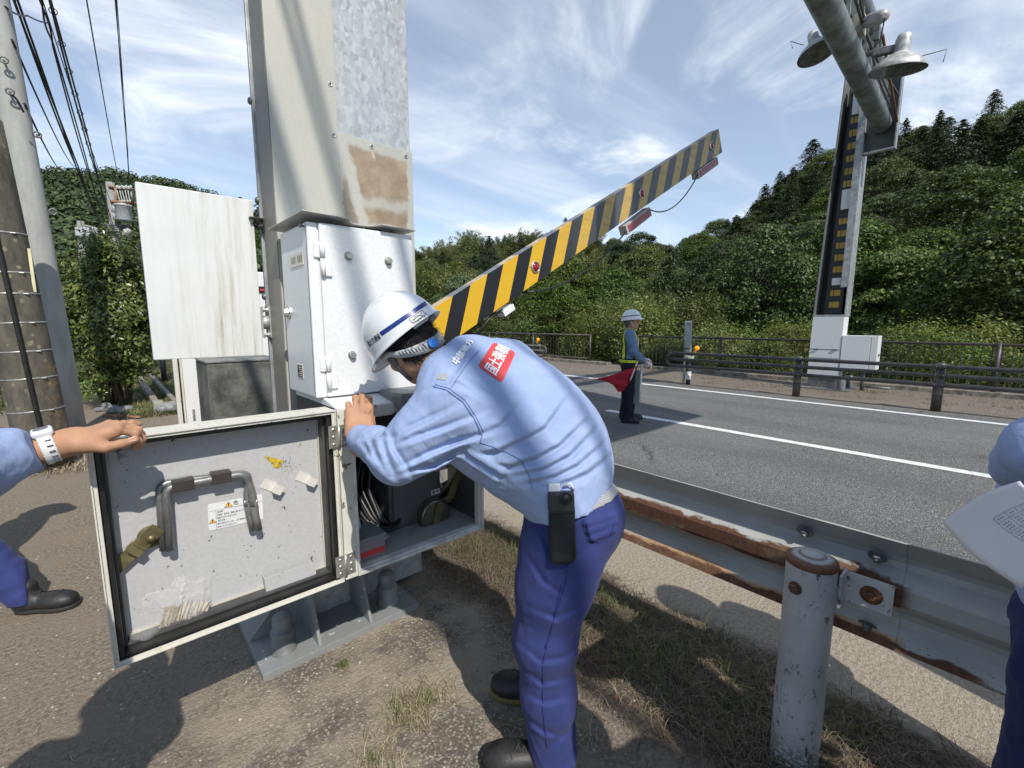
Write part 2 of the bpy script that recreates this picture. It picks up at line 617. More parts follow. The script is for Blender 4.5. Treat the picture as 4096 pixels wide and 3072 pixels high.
# far land beyond the verge is green
gr = t.mix(t.rng(t.noise(.9, 5, .6), .3, .7), (.035, .050, .016), (.13, .115, .060))
farm = t.math('MAXIMUM', t.rng(Yc, 10.4, 12.5), t.math('MAXIMUM', t.rng(X, 13.6, 14.2), t.rng(X, -1.2, -3)))
base = t.mix(farm, base, gr)
t.set(base, .95, Specular_IOR_Level=.12)
hsum = t.math('ADD', t.math('MULTIPLY', f1, .9), t.math('ADD', t.math('MULTIPLY', f3, .35), t.math('MULTIPLY', f2, .8)))
t.bump(hsum, .75, .030)
ground = sheet('ground', -900, 900, -900, 900, 0.0, t.m)

def asphalt(name, dark, light, speck, sc=1.0, dusty=.0):
    t = NT(name)
    v = t.voro(150 * sc, out='Color'); vs = t.node('ShaderNodeSeparateColor'); t.l.new(v, vs.inputs[0])
    vd = t.voro(150 * sc, out='Distance')
    c = t.mix(t.rng(vs.outputs[1], .1, .9), dark, light)
    c = t.mix(t.math('MULTIPLY', t.rng(vs.outputs[0], .80, .92), .85), c, speck)
    c = t.mix(t.rng(vd, .45, .75), c, tuple(a * .35 for a in dark))
    big = t.noise(.55, 6, .62, t.co((1.4, .28, 1)))
    c = t.mix(t.math('MULTIPLY', t.rng(big, .45, .75), .35), c, light)
    xx = t.xyz(t.co())[0]; tr_ = None
    for x0 in ((3.95, 5.45, 7.25, 8.75) if not dusty else ()):
        b_ = t.rng(t.math('ABSOLUTE', t.math('SUBTRACT', t.math('ADD', xx, t.math('MULTIPLY', t.math('SUBTRACT', big, .5), .5)), x0)), .42, .08)
        tr_ = b_ if tr_ is None else t.math('MAXIMUM', tr_, b_)
    if tr_ is not None:
        c = t.mix(t.math('MULTIPLY', tr_, .32), c, tuple(a * .9 for a in dark))
        ck = t.voro(.42, t.co((1, .6, 1)), 'Distance', 'DISTANCE_TO_EDGE')
        ck = t.math('ADD', ck, t.math('MULTIPLY', t.math('SUBTRACT', t.noise(5, 6, .75), .5), .10))
        ck = t.math('MULTIPLY', t.rng(t.math('ABSOLUTE', t.math('SUBTRACT', ck, .06)), .010, .002), t.rng(t.noise(.5, 3, .5), .50, .62))
        c = t.mix(t.math('MULTIPLY', ck, .75), c, tuple(a * .4 for a in dark))
        patch_ = t.rng(t.noise(.35, 4, .6, t.co((1.2, .5, 1), (0, 0, 0), (3.1, 7.7, 0))), .55, .60)
        c = t.mix(t.math('MULTIPLY', patch_, .22), c, light)
    wear = t.noise(6, 5, .7)
    c = t.mix(t.math('MULTIPLY', t.rng(wear, .50, .75), dusty), c, (.22, .185, .14))
    t.set(c, .86, Specular_IOR_Level=.22)
    t.bump(t.math('SUBTRACT', t.math('ADD', t.noise(120 * sc, 3, .6), 0.5), vd), .8, .006)
    return t.m
road_m = asphalt('asphalt', (.105, .104, .101), (.235, .232, .223), (.50, .49, .46))
road = sheet('road', 3.35, 10.42, -200, 260, .004, road_m)
sh_m = asphalt('old_pavement', (.12, .105, .087), (.26, .225, .18), (.38, .34, .28), .8, .85)
shoulder = sheet('pavement', 10.42, 13.32, -200, 260, .004, sh_m)

t = NT('road_paint')
w1 = t.noise(34, 5, .72, t.co((1, .6, 1))); w2 = t.noise(5, 4, .6)
chip = t.math('MULTIPLY', t.rng(w1, .55, .64), t.rng(w2, .40, .66))
c = t.mix(t.rng(t.noise(130, 3, .6), .3, .7), (.60, .60, .58), (.78, .78, .76))
t.set(t.mix(chip, c, (.075, .073, .07)), .7)
t.bump(t.noise(150, 3, .6), .4, .004)
paint = t.m
def ragged_line(name, xc, w, y0, y1, z):
    n = int((y1 - y0) / .06)
    ys = np.linspace(y0, y1, n)
    r = np.random.RandomState(len(name))
    e0 = (r.rand(n) - .5) * .010; e1 = (r.rand(n) - .5) * .010
    vs, fs = [], []
    for i in range(n):
        vs += [(xc - w / 2 + e0[i], ys[i], z), (xc + w / 2 + e1[i], ys[i], z)]
    for i in range(n - 1):
        fs.append((2 * i, 2 * i + 1, 2 * i + 3, 2 * i + 2))
    o = MB().add(vs, fs).build(name, paint)
    o['kind'] = 'structure'
ragged_line('road_line', 6.36, .15, -8, 4.62, .009)
ragged_line('road_line', 9.86, .15, -30, 60, .009)
ragged_line('road_line', 6.36, .15, 11.5, 19.5, .009)

# kerb under the railing
kerb_m = simple('kerb_concrete', (.21, .185, .15), .9, var=.45, scale=6, bump=.5, bscale=40, bdist=.01)
def kerb(x0, x1, y0, y1, h):
    m = MB().box((x0, y0, -.02), (x1, y1, h), .012)
    o = m.build('kerb', kerb_m)
    o['kind'] = 'structure'
kerb(13.32, 13.62, -30, 8.75, .105)
kerb(13.32, 13.62, 9.75, 60, .105)

# ---------------------------------------------------------------- leaves
def set_mesh(name, V, F4):
    me = bpy.data.meshes.new(name)
    me.vertices.add(len(V)); me.vertices.foreach_set('co', np.asarray(V, np.float32).ravel())
    F4 = np.asarray(F4, np.int32)
    me.loops.add(F4.size); me.loops.foreach_set('vertex_index', F4.ravel())
    me.polygons.add(len(F4)); me.polygons.foreach_set('loop_start', np.arange(0, F4.size, F4.shape[1], dtype=np.int32))
    me.update(calc_edges=True)
    return me
def leaf_cards(C, N, S, rs, aspect=.55, dirv=None, fold=0.0):
    """kite-shaped leaves: centre, facing, length"""
    n = len(C)
    N = N / np.maximum(np.linalg.norm(N, axis=1, keepdims=True), 1e-6)
    d = rs.randn(n, 3) if dirv is None else dirv + rs.randn(n, 3) * .25
    d -= N * (d * N).sum(1, keepdims=True)
    d /= np.maximum(np.linalg.norm(d, axis=1, keepdims=True), 1e-6)
    w = np.cross(N, d)
    S = np.asarray(S).reshape(-1, 1)
    a = C - d * S * .5
    b = C + w * S * aspect * .5 - d * S * .08 + N * S * fold
    c = C + d * S * .5
    e = C - w * S * aspect * .5 - d * S * .08 + N * S * fold
    V = np.stack([a, b, c, e], 1).reshape(-1, 3)
    F = np.arange(4 * n).reshape(n, 4)
    return V, F
def leaf_mat(name, dark, light, hue=.06, trans=.25, gloss=.5, spec=.3):
    t = NT(name)
    g = t.node('ShaderNodeNewGeometry')
    oi = t.node('ShaderNodeObjectInfo')
    isl = g.outputs['Random Per Island']
    c = t.mix(t.rng(isl, .1, .95), dark, light)
    h = t.node('ShaderNodeHueSaturation')
    t.put(h.inputs['Hue'], t.math('ADD', t.math('MULTIPLY', oi.outputs['Random'], hue), .5 - hue * .55))
    t.put(h.inputs['Saturation'], t.math('ADD', t.math('MULTIPLY', t.math('FRACT', t.math('MULTIPLY', oi.outputs['Random'], 13.7)), .35), .72))
    t.put(h.inputs['Value'], t.math('ADD', t.math('MULTIPLY', t.math('FRACT', t.math('MULTIPLY', oi.outputs['Random'], 7.31)), .75), .62))
    t.l.new(c, h.inputs['Color'])
    col = h.outputs[0]
    t.set(col, gloss, Specular_IOR_Level=spec)
    tr = t.node('ShaderNodeBsdfTranslucent')
    t.l.new(t.mix(1.0, col, (.95, 1.0, .35), 'MULTIPLY'), tr.inputs[0])
    mx = t.node('ShaderNodeMixShader')
    mx.inputs[0].default_value = trans
    t.l.new(t.b.outputs[0], mx.inputs[1]); t.l.new(tr.outputs[0], mx.inputs[2])
    t.l.new(mx.outputs[0], t.out.inputs[0])
    return t.m
bark = simple('bark', (.075, .058, .042), .9, var=.4, scale=14, bump=.6, bscale=30, bdist=.02)

def trunk_mesh(h, r, limbs, rs, lean=.05):
    m = MB()
    top = np.array([rs.randn() * lean * h, rs.randn() * lean * h, h])
    pts = [top * t + np.array([math.sin(t * 5) * .03 * h, math.cos(t * 4) * .02 * h, 0]) for t in np.linspace(0, 1, 7)]
    m.tube(pts, r, 8, rs=[r * (1 - .8 * t) for t in np.linspace(0, 1, 7)])
    for k in range(limbs):
        t = .3 + .6 * k / max(limbs, 1)
        a = k * 2.4 + rs.rand()
        o = top * t
        L = h * (.34 - .2 * (t - .3))
        e = o + np.array([math.cos(a) * L, math.sin(a) * L, L * .45])
        m.tube([o, (o + e) / 2 + np.array([0, 0, L * .08]), e], r * .4, 6, rs=[r * .42 * (1 - t * .5), r * .26, r * .08])
    return m.mesh('trunk')

def broad_crown(h, w, nclump, nleaf, size, rs, flat=.42, low=.18):
    C, N, S = [], [], []
    for k in range(nclump):
        a = rs.rand() * 2 * math.pi
        u = rs.rand() ** .8
        z = low + (1 - low) * u
        prof = math.sin(math.pi * min(max((z - low) / (1 - low) * .86 + .14, 0), 1)) ** .62
        rr = w * prof * (.45 + .55 * rs.rand() ** .5)
        c = np.array([math.cos(a) * rr, math.sin(a) * rr, z * h])
        rc = w * (.20 + .17 * rs.rand())
        n = int(nleaf * (.6 + .8 * rs.rand()))
        q = rs.randn(n, 3)
        q /= np.linalg.norm(q, axis=1, keepdims=True)
        q *= (.55 + .45 * rs.rand(n, 1) ** .6)
        q[:, 2] *= flat
        # a spray sags at its rim
        q[:, 2] -= .28 * (q[:, 0] ** 2 + q[:, 1] ** 2)
        C.append(c + q * rc)
        nn = q * np.array([.7, .7, 1.0]) + np.array([0, 0, .75]) + rs.randn(n, 3) * .35
        N.append(nn); S.append(size * (.6 + .8 * rs.rand(n)))
    C, N, S = np.concatenate(C), np.concatenate(N), np.concatenate(S)
    return set_mesh('crown', *leaf_cards(C, N, S, rs, .62))
def conifer_crown(h, w, levels, per, nleaf, size, rs, low=.12):
    C, N, S, D = [], [], [], []
    for L in range(levels):
        u = L / (levels - 1)
        z = h * (low + (1 - low) * u)
        rad = w * (1 - u) ** .62 * (.60 + .65 * rs.rand()) + .10 * w
        for k in range(per):
            a = rs.rand() * 2 * math.pi
            r1 = rad * (.55 + .5 * rs.rand())
            n = max(4, int(nleaf * (.35 + .65 * (1 - u))))
            s = rs.rand(n) ** .7
            side = rs.randn(n) * .16 * r1
            d = np.array([math.cos(a), math.sin(a), 0]); e = np.array([-d[1], d[0], 0])
            c = d * (s * r1)[:, None] + e * side[:, None]
            c[:, 2] += z - .32 * r1 * s ** 1.6 + rs.randn(n) * .05 * r1 + .12 * r1
            C.append(c)
            N.append(np.array([0, 0, 1.0]) + d * .35 + rs.randn(n, 3) * .4)
            D.append(np.tile(d * 1.0 + np.array([0, 0, -.35]), (n, 1)))
            S.append(size * (.6 + .7 * rs.rand(n)))
    C, N, S, D = map(np.concatenate, (C, N, S, D))
    return set_mesh('crown', *leaf_cards(C, N, S, rs, .42, D))
def bamboo_crown(h, w, culms, nleaf, size, rs):
    C, N, S, D = [], [], [], []
    for k in range(culms):
        a = rs.rand() * 2 * math.pi
        b0 = np.array([math.cos(a), math.sin(a), 0]) * w * .6 * rs.rand() ** .5
        hh = h * (.75 + .3 * rs.rand())
        lean = np.array([math.cos(a + rs.randn()), math.sin(a + rs.randn()), 0]) * w * (.25 + .5 * rs.rand())
        n = nleaf
        s = .22 + .78 * rs.rand(n) ** .8
        c = b0 + lean * (s[:, None] ** 3.2) + rs.randn(n, 3) * np.array([1, 1, .5]) * (w * .16 * (1.15 - s[:, None]) + .05 * w)
        c[:, 2] += hh * (s - .16 * s ** 4)
        C.append(c)
        N.append(rs.randn(n, 3) * .6 + np.array([0, 0, .9]))
        D.append(np.tile(lean / w + np.array([0, 0, -.5]), (n, 1)) + rs.randn(n, 3) * .5)
        S.append(size * (.6 + .8 * rs.rand(n)))
    C, N, S, D = map(np.concatenate, (C, N, S, D))
    return set_mesh('crown', *leaf_cards(C, N, S, rs, .34, D))

# ---------------------------------------------------------------- hills
SKY = [(-200, 640), (150, 656), (290, 660), (470, 664), (530, 690), (603, 692), (711, 702), (802, 735), (940, 800), (1040, 850), (1200, 930),
       (1500, 965), (1660, 962), (1760, 948), (1850, 935), (1980, 935), (2080, 905), (2164, 896), (2260, 885), (2400, 905), (2482, 937),
       (2580, 948), (2700, 965), (2827, 926), (2920, 900), (3012, 866), (3060, 800), (3175, 706), (3260, 655), (3340, 625), (3480, 560), (3590, 495), (3700, 500),
       (3765, 478), (3856, 460), (3958, 438), (4049, 458), (4096, 445), (4300, 420), (4700, 500), (5600, 600)]
def az_el(px, py):
    r = ray(px, py)
    return math.degrees(math.atan2(r[0], r[1])), math.degrees(math.atan2(r[2], math.hypot(r[0], r[1])))
_t = np.array([az_el(*q) for q in SKY])
def lerp_tab(x, tab):
    return np.interp(x, [a for a, b in tab], [b for a, b in tab])
def sky_el(az): return np.interp(az, _t[:, 0], _t[:, 1])
def r_base(az): return lerp_tab(az, [(-40, 45), (5, 45), (14, 40), (24, 30), (40, 25), (58, 25), (70, 24), (95, 23), (140, 30)])
def r_top(az): return lerp_tab(az, [(-40, 170), (8, 165), (16, 130), (26, 92), (44, 92), (54, 84), (62, 66), (75, 60), (95, 58), (140, 70)])
def tree_h(az): return lerp_tab(az, [(-40, 7), (10, 7), (20, 8), (30, 8.5), (48, 8), (56, 5.5), (66, 3.6), (95, 3.4)])
def hill_z(x, y):
    az = np.degrees(np.arctan2(x, y)); r = np.hypot(x, y)
    rb, rt = r_base(az), r_top(az)
    top = 1.5 + rt * np.tan(np.radians(sky_el(az))) - tree_h(az)
    u = np.clip((r - rb) / (rt - rb), 0, 1)
    s = u ** 1.15
    z = top * s
    return z + np.where(r > rt, -(r - rt) * .10, 0) + .5 * np.sin(x * .21) * np.sin(y * .17) * u
azs = np.radians(np.linspace(-45, 135, 181)); rr_ = np.concatenate([np.linspace(20, 110, 61), np.linspace(115, 330, 40)])
A_, R_ = np.meshgrid(azs, rr_)
HX, HY = R_ * np.sin(A_), R_ * np.cos(A_)
HZ = hill_z(HX, HY) - .6 * np.clip(1 - (R_ - r_base(np.degrees(A_))) / 5, 0, 1)
V = np.stack([HX, HY, HZ], -1).reshape(-1, 3)
na = len(azs)
F = [(j * na + i, j * na + i + 1, (j + 1) * na + i + 1, (j + 1) * na + i) for j in range(len(rr_) - 1) for i in range(na - 1)]
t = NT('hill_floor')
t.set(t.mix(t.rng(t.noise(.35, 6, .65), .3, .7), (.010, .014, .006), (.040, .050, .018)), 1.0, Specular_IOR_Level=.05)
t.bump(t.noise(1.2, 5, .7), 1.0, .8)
hm = set_mesh('hill', V, F)
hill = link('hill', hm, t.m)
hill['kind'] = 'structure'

leafM = dict(
    broad=leaf_mat('broad_leaves', (.026, .048, .010), (.120, .160, .032), .07),
    pale=leaf_mat('pale_leaves', (.050, .076, .020), (.165, .205, .066), .05),
    cedar=leaf_mat('cedar_needles', (.018, .034, .012), (.070, .098, .034), .05, .12),
    bamboo=leaf_mat('bamboo_leaves', (.070, .090, .020), (.235, .245, .080), .04, .3),
    far=leaf_mat('far_canopy', (.026, .046, .012), (.105, .132, .036), .05, .15))
rs = np.random.RandomState(11)
PROTO = {}
def proto(kind, crown, trunk, mat):
    crown.materials.append(mat); trunk.materials.append(bark)
    PROTO.setdefault(kind, []).append((crown, trunk))
for k in range(3):
    proto('broad', broad_crown(7.0, 3.4, 105, 230, .165, rs), trunk_mesh(5.6, .17, 7, rs), leafM['broad'])
for k in range(2):
    proto('pale', broad_crown(5.2, 3.0, 84, 210, .155, rs, .28, .12), trunk_mesh(4.2, .12, 6, rs), leafM['pale'])
for k in range(3):
    proto('cedar', conifer_crown(9.5, (2.5, 3.3, 3.8)[k], 34, 11, 52, .22, rs), trunk_mesh(8.8, .16, 0, rs, .015), leafM['cedar'])
for k in range(2):
    proto('bamboo', bamboo_crown(8.5, 2.4, 26, 330, .25, rs), trunk_mesh(7.0, .06, 3, rs, .06), leafM['bamboo'])
TREE_TXT = {
    'broad': ('broad leaved tree', 'tree'), 'pale': ('pale green spreading tree', 'tree'),
    'cedar': ('dark pointed conifer', 'conifer'), 'bamboo': ('feathery yellow green bamboo clump', 'bamboo')}
NAMES = {'broad': 'broadleaf_tree', 'pale': 'spreading_tree', 'cedar': 'conifer_tree', 'bamboo': 'bamboo_clump'}
def place_tree(kind, x, y, s, where, rz=None, sink=.3, z=None):
    c, tk = PROTO[kind][rs.randint(len(PROTO[kind]))]
    zz_ = (float(hill_z(np.array(x), np.array(y))) if z is None else z) - sink
    o = thing(NAMES[kind], '%s %s' % (TREE_TXT[kind][0], where), TREE_TXT[kind][1], (x, y, zz_),
              '%ss %s' % (TREE_TXT[kind][0], where))
    o.rotation_euler = (0, 0, rs.rand() * 6.28 if rz is None else rz)
    o.scale = (s * (.9 + .25 * rs.rand()),) * 2 + (s * (.85 + .3 * rs.rand()),)
    for nm, me in (('crown', c), ('trunk', tk)):
        k = bpy.data.objects.new(nm, me)
        k.parent = o
        COL.objects.link(k)
    return o
taken = []
def spaced(x, y, d):
    for (a, b, e) in taken:
        if (a - x) ** 2 + (b - y) ** 2 < (min(d, e)) ** 2: return False
    taken.append((x, y, d)); return True
def grow(az0, az1, u0, u1, n, kinds, d, smin_, smax_, where, sink=.3):
    got, tries = 0, 0
    while got < n and tries < n * 40:
        tries += 1
        az = az0 + (az1 - az0) * rs.rand()
        u = u0 + (u1 - u0) * rs.rand()
        r = r_base(az) + (r_top(az) - r_base(az)) * u
        x, y = r * math.sin(R(az)), r * math.cos(R(az))
        if not spaced(x, y, d): continue
        ks, ws = zip(*kinds)
        kind = ks[rs.choice(len(ks), p=np.array(ws) / sum(ws))]
        place_tree(kind, x, y, smin_ + (smax_ - smin_) * rs.rand(), where, None, sink + (1.1 if kind == 'cedar' and sink > .3 else 0))
        got += 1
# skyline rows
grow(52, 66, .88, 1.03, 22, [('broad', 5), ('pale', 1)], 2.0, .45, .66, 'along the falling crest left of the far barrier post')
grow(66, 93, .84, 1.02, 52, [('cedar', 5), ('broad', 3)], 1.5, .50, .70, 'along the crest of the slope on the right', .5)
grow(24, 53, .88, 1.04, 38, [('bamboo', 6), ('broad', 1)], 2.6, .8, 1.1, 'along the top of the low wooded ridge')
# slopes
grow(54, 93, .00, .76, 84, [('broad', 5), ('pale', 3), ('cedar', 4)], 3.3, .52, .86, 'on the steep slope across the road', .5)
grow(26, 56, .30, .88, 76, [('cedar', 5), ('bamboo', 3), ('broad', 4)], 3.7, .56, .84, 'on the low wooded ridge', .5)
grow(28, 56, -.05, .30, 30, [('broad', 4), ('pale', 3), ('bamboo', 3)], 3.2, .45, .75, 'at the foot of the wooded ridge')
grow(10, 26, .1, 1.0, 18, [('cedar', 4), ('broad', 3)], 5.0, .8, 1.1, 'behind the galvanised column')
# the one that stands clear of the crest
for (px, py, rad_, s) in ((3256, 560, 60, .92), (3338, 612, 60, .62), (1040, 800, 60, 1.1), (2263, 872, 88, 1.0)):
    a, e = az_el(px, py)
    x, y = rad_ * math.sin(R(a)), rad_ * math.cos(R(a))
    o = place_tree('cedar', x, y, s, {3256: 'standing tall above the crest beside the far barrier post', 3338: 'just right of the tall crest conifer', 1040: 'seen between the white board and the column', 2263: 'poking above the ridge behind the striped arm'}[px], 0)
    ztop = 1.5 + rad_ * math.tan(R(e))
    o.scale = (s, s, s)
    o.location.z = ztop - 9.5 * s
# canopy of the distant hill: one mass
n = 5600
az = rs.rand(n) * 34 - 14
u = .05 + 1.0 * rs.rand(n) ** .8
r = r_base(az) + (r_top(az) - r_base(az)) * u
cx, cy = r * np.sin(np.radians(az)), r * np.cos(np.radians(az))
cz = hill_z(cx, cy) + tree_h(az) * (.35 + .6 * rs.rand(n) ** 1.5) - 1.0
Cs, Ns, Ss = [], [], []
for i in range(n):
    m = 54
    q = rs.randn(m, 3); q /= np.linalg.norm(q, axis=1, keepdims=True)
    q[:, 2] = np.abs(q[:, 2]) * .9 - .2
    rc = 1.3 + 1.3 * rs.rand()
    Cs.append(np.array([cx[i], cy[i], cz[i]]) + q * rc * np.array([1, 1, .9]))
    Ns.append(q + rs.randn(m, 3) * .35 + np.array([0, 0, .5])); Ss.append(.42 + .5 * rs.rand(m))
fm = set_mesh('forest', *leaf_cards(np.concatenate(Cs), np.concatenate(Ns), np.concatenate(Ss), rs, .7))
fo = link('forest', fm, leafM['far'])
props(fo, 'dark green forest covering the distant hill on the left', 'forest', kind='stuff')
# understorey that closes the gaps between the nearer trees
def mass(name, label, n, az0, az1, u0, u1, rc0, rc1, per, size, mat, hz):
    az = az0 + (az1 - az0) * rs.rand(n); u = u0 + (u1 - u0) * rs.rand(n)
    r = r_base(az) + (r_top(az) - r_base(az)) * u
    x, y = r * np.sin(np.radians(az)), r * np.cos(np.radians(az))
    z = np.maximum(hill_z(x, y), 0) + hz * rs.rand(n)
    C, N, S = [], [], []
    for i in range(n):
        q = rs.randn(per, 3); q /= np.linalg.norm(q, axis=1, keepdims=True)
        q *= .5 + .5 * rs.rand(per, 1)
        C.append(np.array([x[i], y[i], z[i]]) + q * (rc0 + (rc1 - rc0) * rs.rand()) * np.array([1, 1, .6]))
        N.append(q + np.array([0, 0, .7]) + rs.randn(per, 3) * .4); S.append(size * (.6 + .8 * rs.rand(per)))
    o = link(name, set_mesh(name, *leaf_cards(np.concatenate(C), np.concatenate(N), np.concatenate(S), rs, .6)), mat)
    return props(o, label, 'undergrowth', kind='stuff')
mass('undergrowth', 'tangled undergrowth filling the slope under the trees', 1500, 24, 95, 0, .98, .7, 1.5, 44, .36, leafM['broad'], 1.2)
# ---------------------------------------------------------------- metals and paints
def galv(name, lo=(.365, .38, .385), hi=(.485, .50, .50), sc=26, rough=.42, metal=.35):
    t = NT(name)
    v = t.co((1, 1, .62), (18, 24, 31))
    dv = t.node('ShaderNodeVectorMath', operation='ADD')
    nz = t.noise(30, 3, .6, v, out=1)
    sc_ = t.node('ShaderNodeVectorMath', operation='SCALE'); t.l.new(nz, sc_.inputs[0]); sc_.inputs['Scale'].default_value = .045
    t.l.new(v, dv.inputs[0]); t.l.new(sc_.outputs[0], dv.inputs[1])
    c = t.node('ShaderNodeSeparateColor'); t.l.new(t.voro(sc, dv.outputs[0]), c.inputs[0])
    f = t.math('ADD', t.math('MULTIPLY', c.outputs[0], .65), t.math('MULTIPLY', t.noise(9, 4, .6), .45))
    col = t.mix(t.rng(f, .18, .85), lo, hi)
    col = t.mix(t.math('MULTIPLY', t.rng(t.noise(2.2, 5, .6), .5, .75), .35), col, (.44, .43, .38))
    t.set(col, t.rng(c.outputs[1], 0, 1, rough - .08, rough + .12), metal)
    t.bump(t.noise(70, 3, .6), .06, .003)
    return t.m
galvM = galv('galvanised_spangle', sc=58)
galvS = simple('galvanised_dull', (.34, .35, .35), .5, .4, .25, 12, .1, 60, .003)
zincM = simple('zinc_bolt', (.50, .49, .44), .38, .75, .2, 40)
steelD = simple('dark_steel', (.16, .165, .165), .5, .4, .3, 14, .1)
whiteM = weathered('white_enamel', (.70, .70, .69), .33, (.55, .54, .44), .30, True, bump=.03)
whiteT = weathered('white_enamel_side', (.70, .70, .69), .35, (.52, .51, .44), .35, True, bump=.03)
mossyM = weathered('mossy_white', (.60, .585, .51), .5, (.26, .27, .13), .95, True, .25, (.12, .085, .05), 1.6)
panelM = weathered('door_inner_enamel', (.455, .455, .455), .38, (.40, .35, .30), .45, False, .12, (.10, .07, .055))
rubberM = simple('black_rubber', (.013, .013, .013), .42, 0, .4, 20, .1)
blackM = simple('black_paint', (.012, .012, .013), .4, 0, .3, 30)
rustyM = simple('rust', (.16, .070, .030), .85, 0, .5, 30, .5, 60)
boltpaint = simple('grey_painted_bolt', (.40, .40, .38), .45, .35, .2, 30)
colsideM = weathered('column_side', (.20, .19, .165), .5, (.20, .15, .10), .9, True, bump=.05)

# column sheet, with the brown tide mark left on it
t = NT('column_sheet')
p = t.co(); q = t.xyz(p)
wx = t.math('ADD', q[0], t.math('MULTIPLY', t.math('SUBTRACT', t.noise(13, 6, .7), .5), .075))
wz = t.math('ADD', q[2], t.math('MULTIPLY', t.math('SUBTRACT', t.noise(8, 6, .7), .5), .10))
base = t.mix(t.rng(t.noise(1.7, 5, .6), .35, .7), (.41, .405, .375), (.46, .445, .38))
base = t.mix(t.math('MULTIPLY', t.rng(t.noise(2.6, 6, .66, t.co((6, 6, .8))), .5, .8), .5), base, (.36, .33, .22))
base = t.mix(1.0, base, t.rng(t.noise(120, 2, .5), .2, .8, .95, 1.04), 'MULTIPLY')
# object coordinates start at the foot of the column (.95, 2.36, 0)
sl = t.math('SUBTRACT', wx, t.math('MULTIPLY', t.math('SUBTRACT', 2.36, q[2]), .24))   # slanted left edge of the stain
inx = t.math('MULTIPLY', t.rng(sl, -.012, .010), t.rng(wx, .318, .300))
inz = t.math('MULTIPLY', t.rng(wz, 2.365, 2.335), t.rng(wz, 1.98, 2.02))
gapz = t.math('SUBTRACT', 1.0, t.math('MULTIPLY', .8, t.math('MULTIPLY', t.rng(wz, 2.06, 2.10), t.rng(wz, 2.15, 2.11))))
stain = t.math('MULTIPLY', t.math('MULTIPLY', inx, inz), gapz)
lowl = t.math('MULTIPLY', t.math('MULTIPLY', t.rng(wx, -.04, -.03), t.rng(sl, -.05, -.065)), t.math('MULTIPLY', t.rng(wz, 2.22, 2.17), .75))
stain = t.math('MAXIMUM', stain, lowl)
drip = t.math('MULTIPLY', t.rng(t.math('ABSOLUTE', t.math('SUBTRACT', q[0], t.math('ADD', .118, t.math('MULTIPLY', t.math('SUBTRACT', 2.37, q[2]), .22)))), .010, .004), t.rng(q[2], 2.30, 2.33))
stain = t.math('MULTIPLY', stain, t.math('SUBTRACT', 1.0, drip))
brown = t.mix(t.rng(t.noise(14, 5, .65), .3, .75), (.235, .165, .105), (.365, .275, .185))
t.set(t.mix(t.math('MULTIPLY', stain, .93), base, brown), .5, .1)
t.bump(t.noise(60, 4, .6), .08, .004)
sheetM = t.m

# ---------------------------------------------------------------- near column
CX0, CX1, CYF = .611, 1.285, 2.24
ORIG = (.95, 2.36, 0)
colm = thing('barrier_column', 'tall box-shaped galvanised barrier column with a brown stain beside the bent worker', 'column', ORIG)
m = MB(); m.box((CX0, CYF, .03), (CX1, 2.47, 7.2), .004); m.build('post', galvM, colm)
m = MB()
zs = 2.398
m.box((CX0 - .003, CYF - .004, .30), (.902, CYF + .0, 7.2), .0015)
m.box((.902, CYF - .004, .30), (CX1 + .010, CYF, zs), .0015)
m.box((CX1 - .0, CYF - .002, .30), (CX1 + .010, 2.40, zs), .0015)
m.build('cover_sheet', sheetM, colm)
m = MB(); m.box((CX0 - .006, CYF + .002, .30), (CX0 - .001, 2.44, 7.2)); m.build('side_plate', colsideM, colm)
m = MB(); m.box((CX0 - .014, 2.462, .03), (CX0 + .05, 2.484, 7.2), .003); m.build('flange', galvS, colm)
m = MB()
for z in (1.63, 2.08, 2.52, 2.97, 3.4, 3.9, 4.5):
    m.lathe((CX0 - .013, 2.473, z), (-1, 0, 0), [(.016, 0), (.016, .008), (.010, .014), (0, .015)], 12)
m.build('flange_bolt', steelD, colm)
for (x, z) in ((.877, 2.599), (.881, 2.378), (1.07, 2.373), (1.258, 2.371), (.877, 3.02), (.877, 3.5)):
    m = MB()
    m.lathe((x, CYF - .004, z), (0, -1, 0), [(.012, 0), (.012, .002), (.0105, .0032), (.0085, .0022), (.0, .0026)], 20)
    m.box((x - .006, CYF - .0075, z - .0012), (x + .006, CYF - .0062, z + .0012), 0, 1)
    m.box((x - .0012, CYF - .0078, z - .006), (x + .0012, CYF - .0064, z + .006), 0, 1)
    m.build('screw', [zincM, blackM], colm)
plate_m = weathered('base_plate_paint', (.22, .228, .225), .5, (.14, .13, .10), .7, False, .3, (.55, .55, .52))
m = MB(); m.box((.365, 1.975, -.02), (1.11, 2.75, .032), .003); m.build('base_plate', plate_m, colm)
for x in (.60, .845):
    m = MB()
    m.prism([(x, 1.99, .033), (x, 2.236, .033), (x, 2.236, .52), (x, 2.20, .52)], (.014, 0, 0))
    m.build('stiffener', plate_m, colm)
m = MB(); m.prism([(.37, 2.24, .033), (CX0 - .004, 2.24, .033), (CX0 - .004, 2.24, .30)], (0, .014, 0)); m.build('stiffener', plate_m, colm)
cap_m = simple('grey_bolt_cap', (.165, .168, .165), .55, 0, .3, 9, .12, 40)
for (x, y) in ((.476, 2.085), (.99, 2.095)):
    m = MB()
    m.lathe((x, y, .032), (0, 0, 1), [(.056, 0), (.056, .006), (.052, .010), (.051, .095), (.047, .100), (.041, .100), (.040, .160), (.034, .168), (.0, .170)], 28)
    m.build('bolt_cap', cap_m, colm)

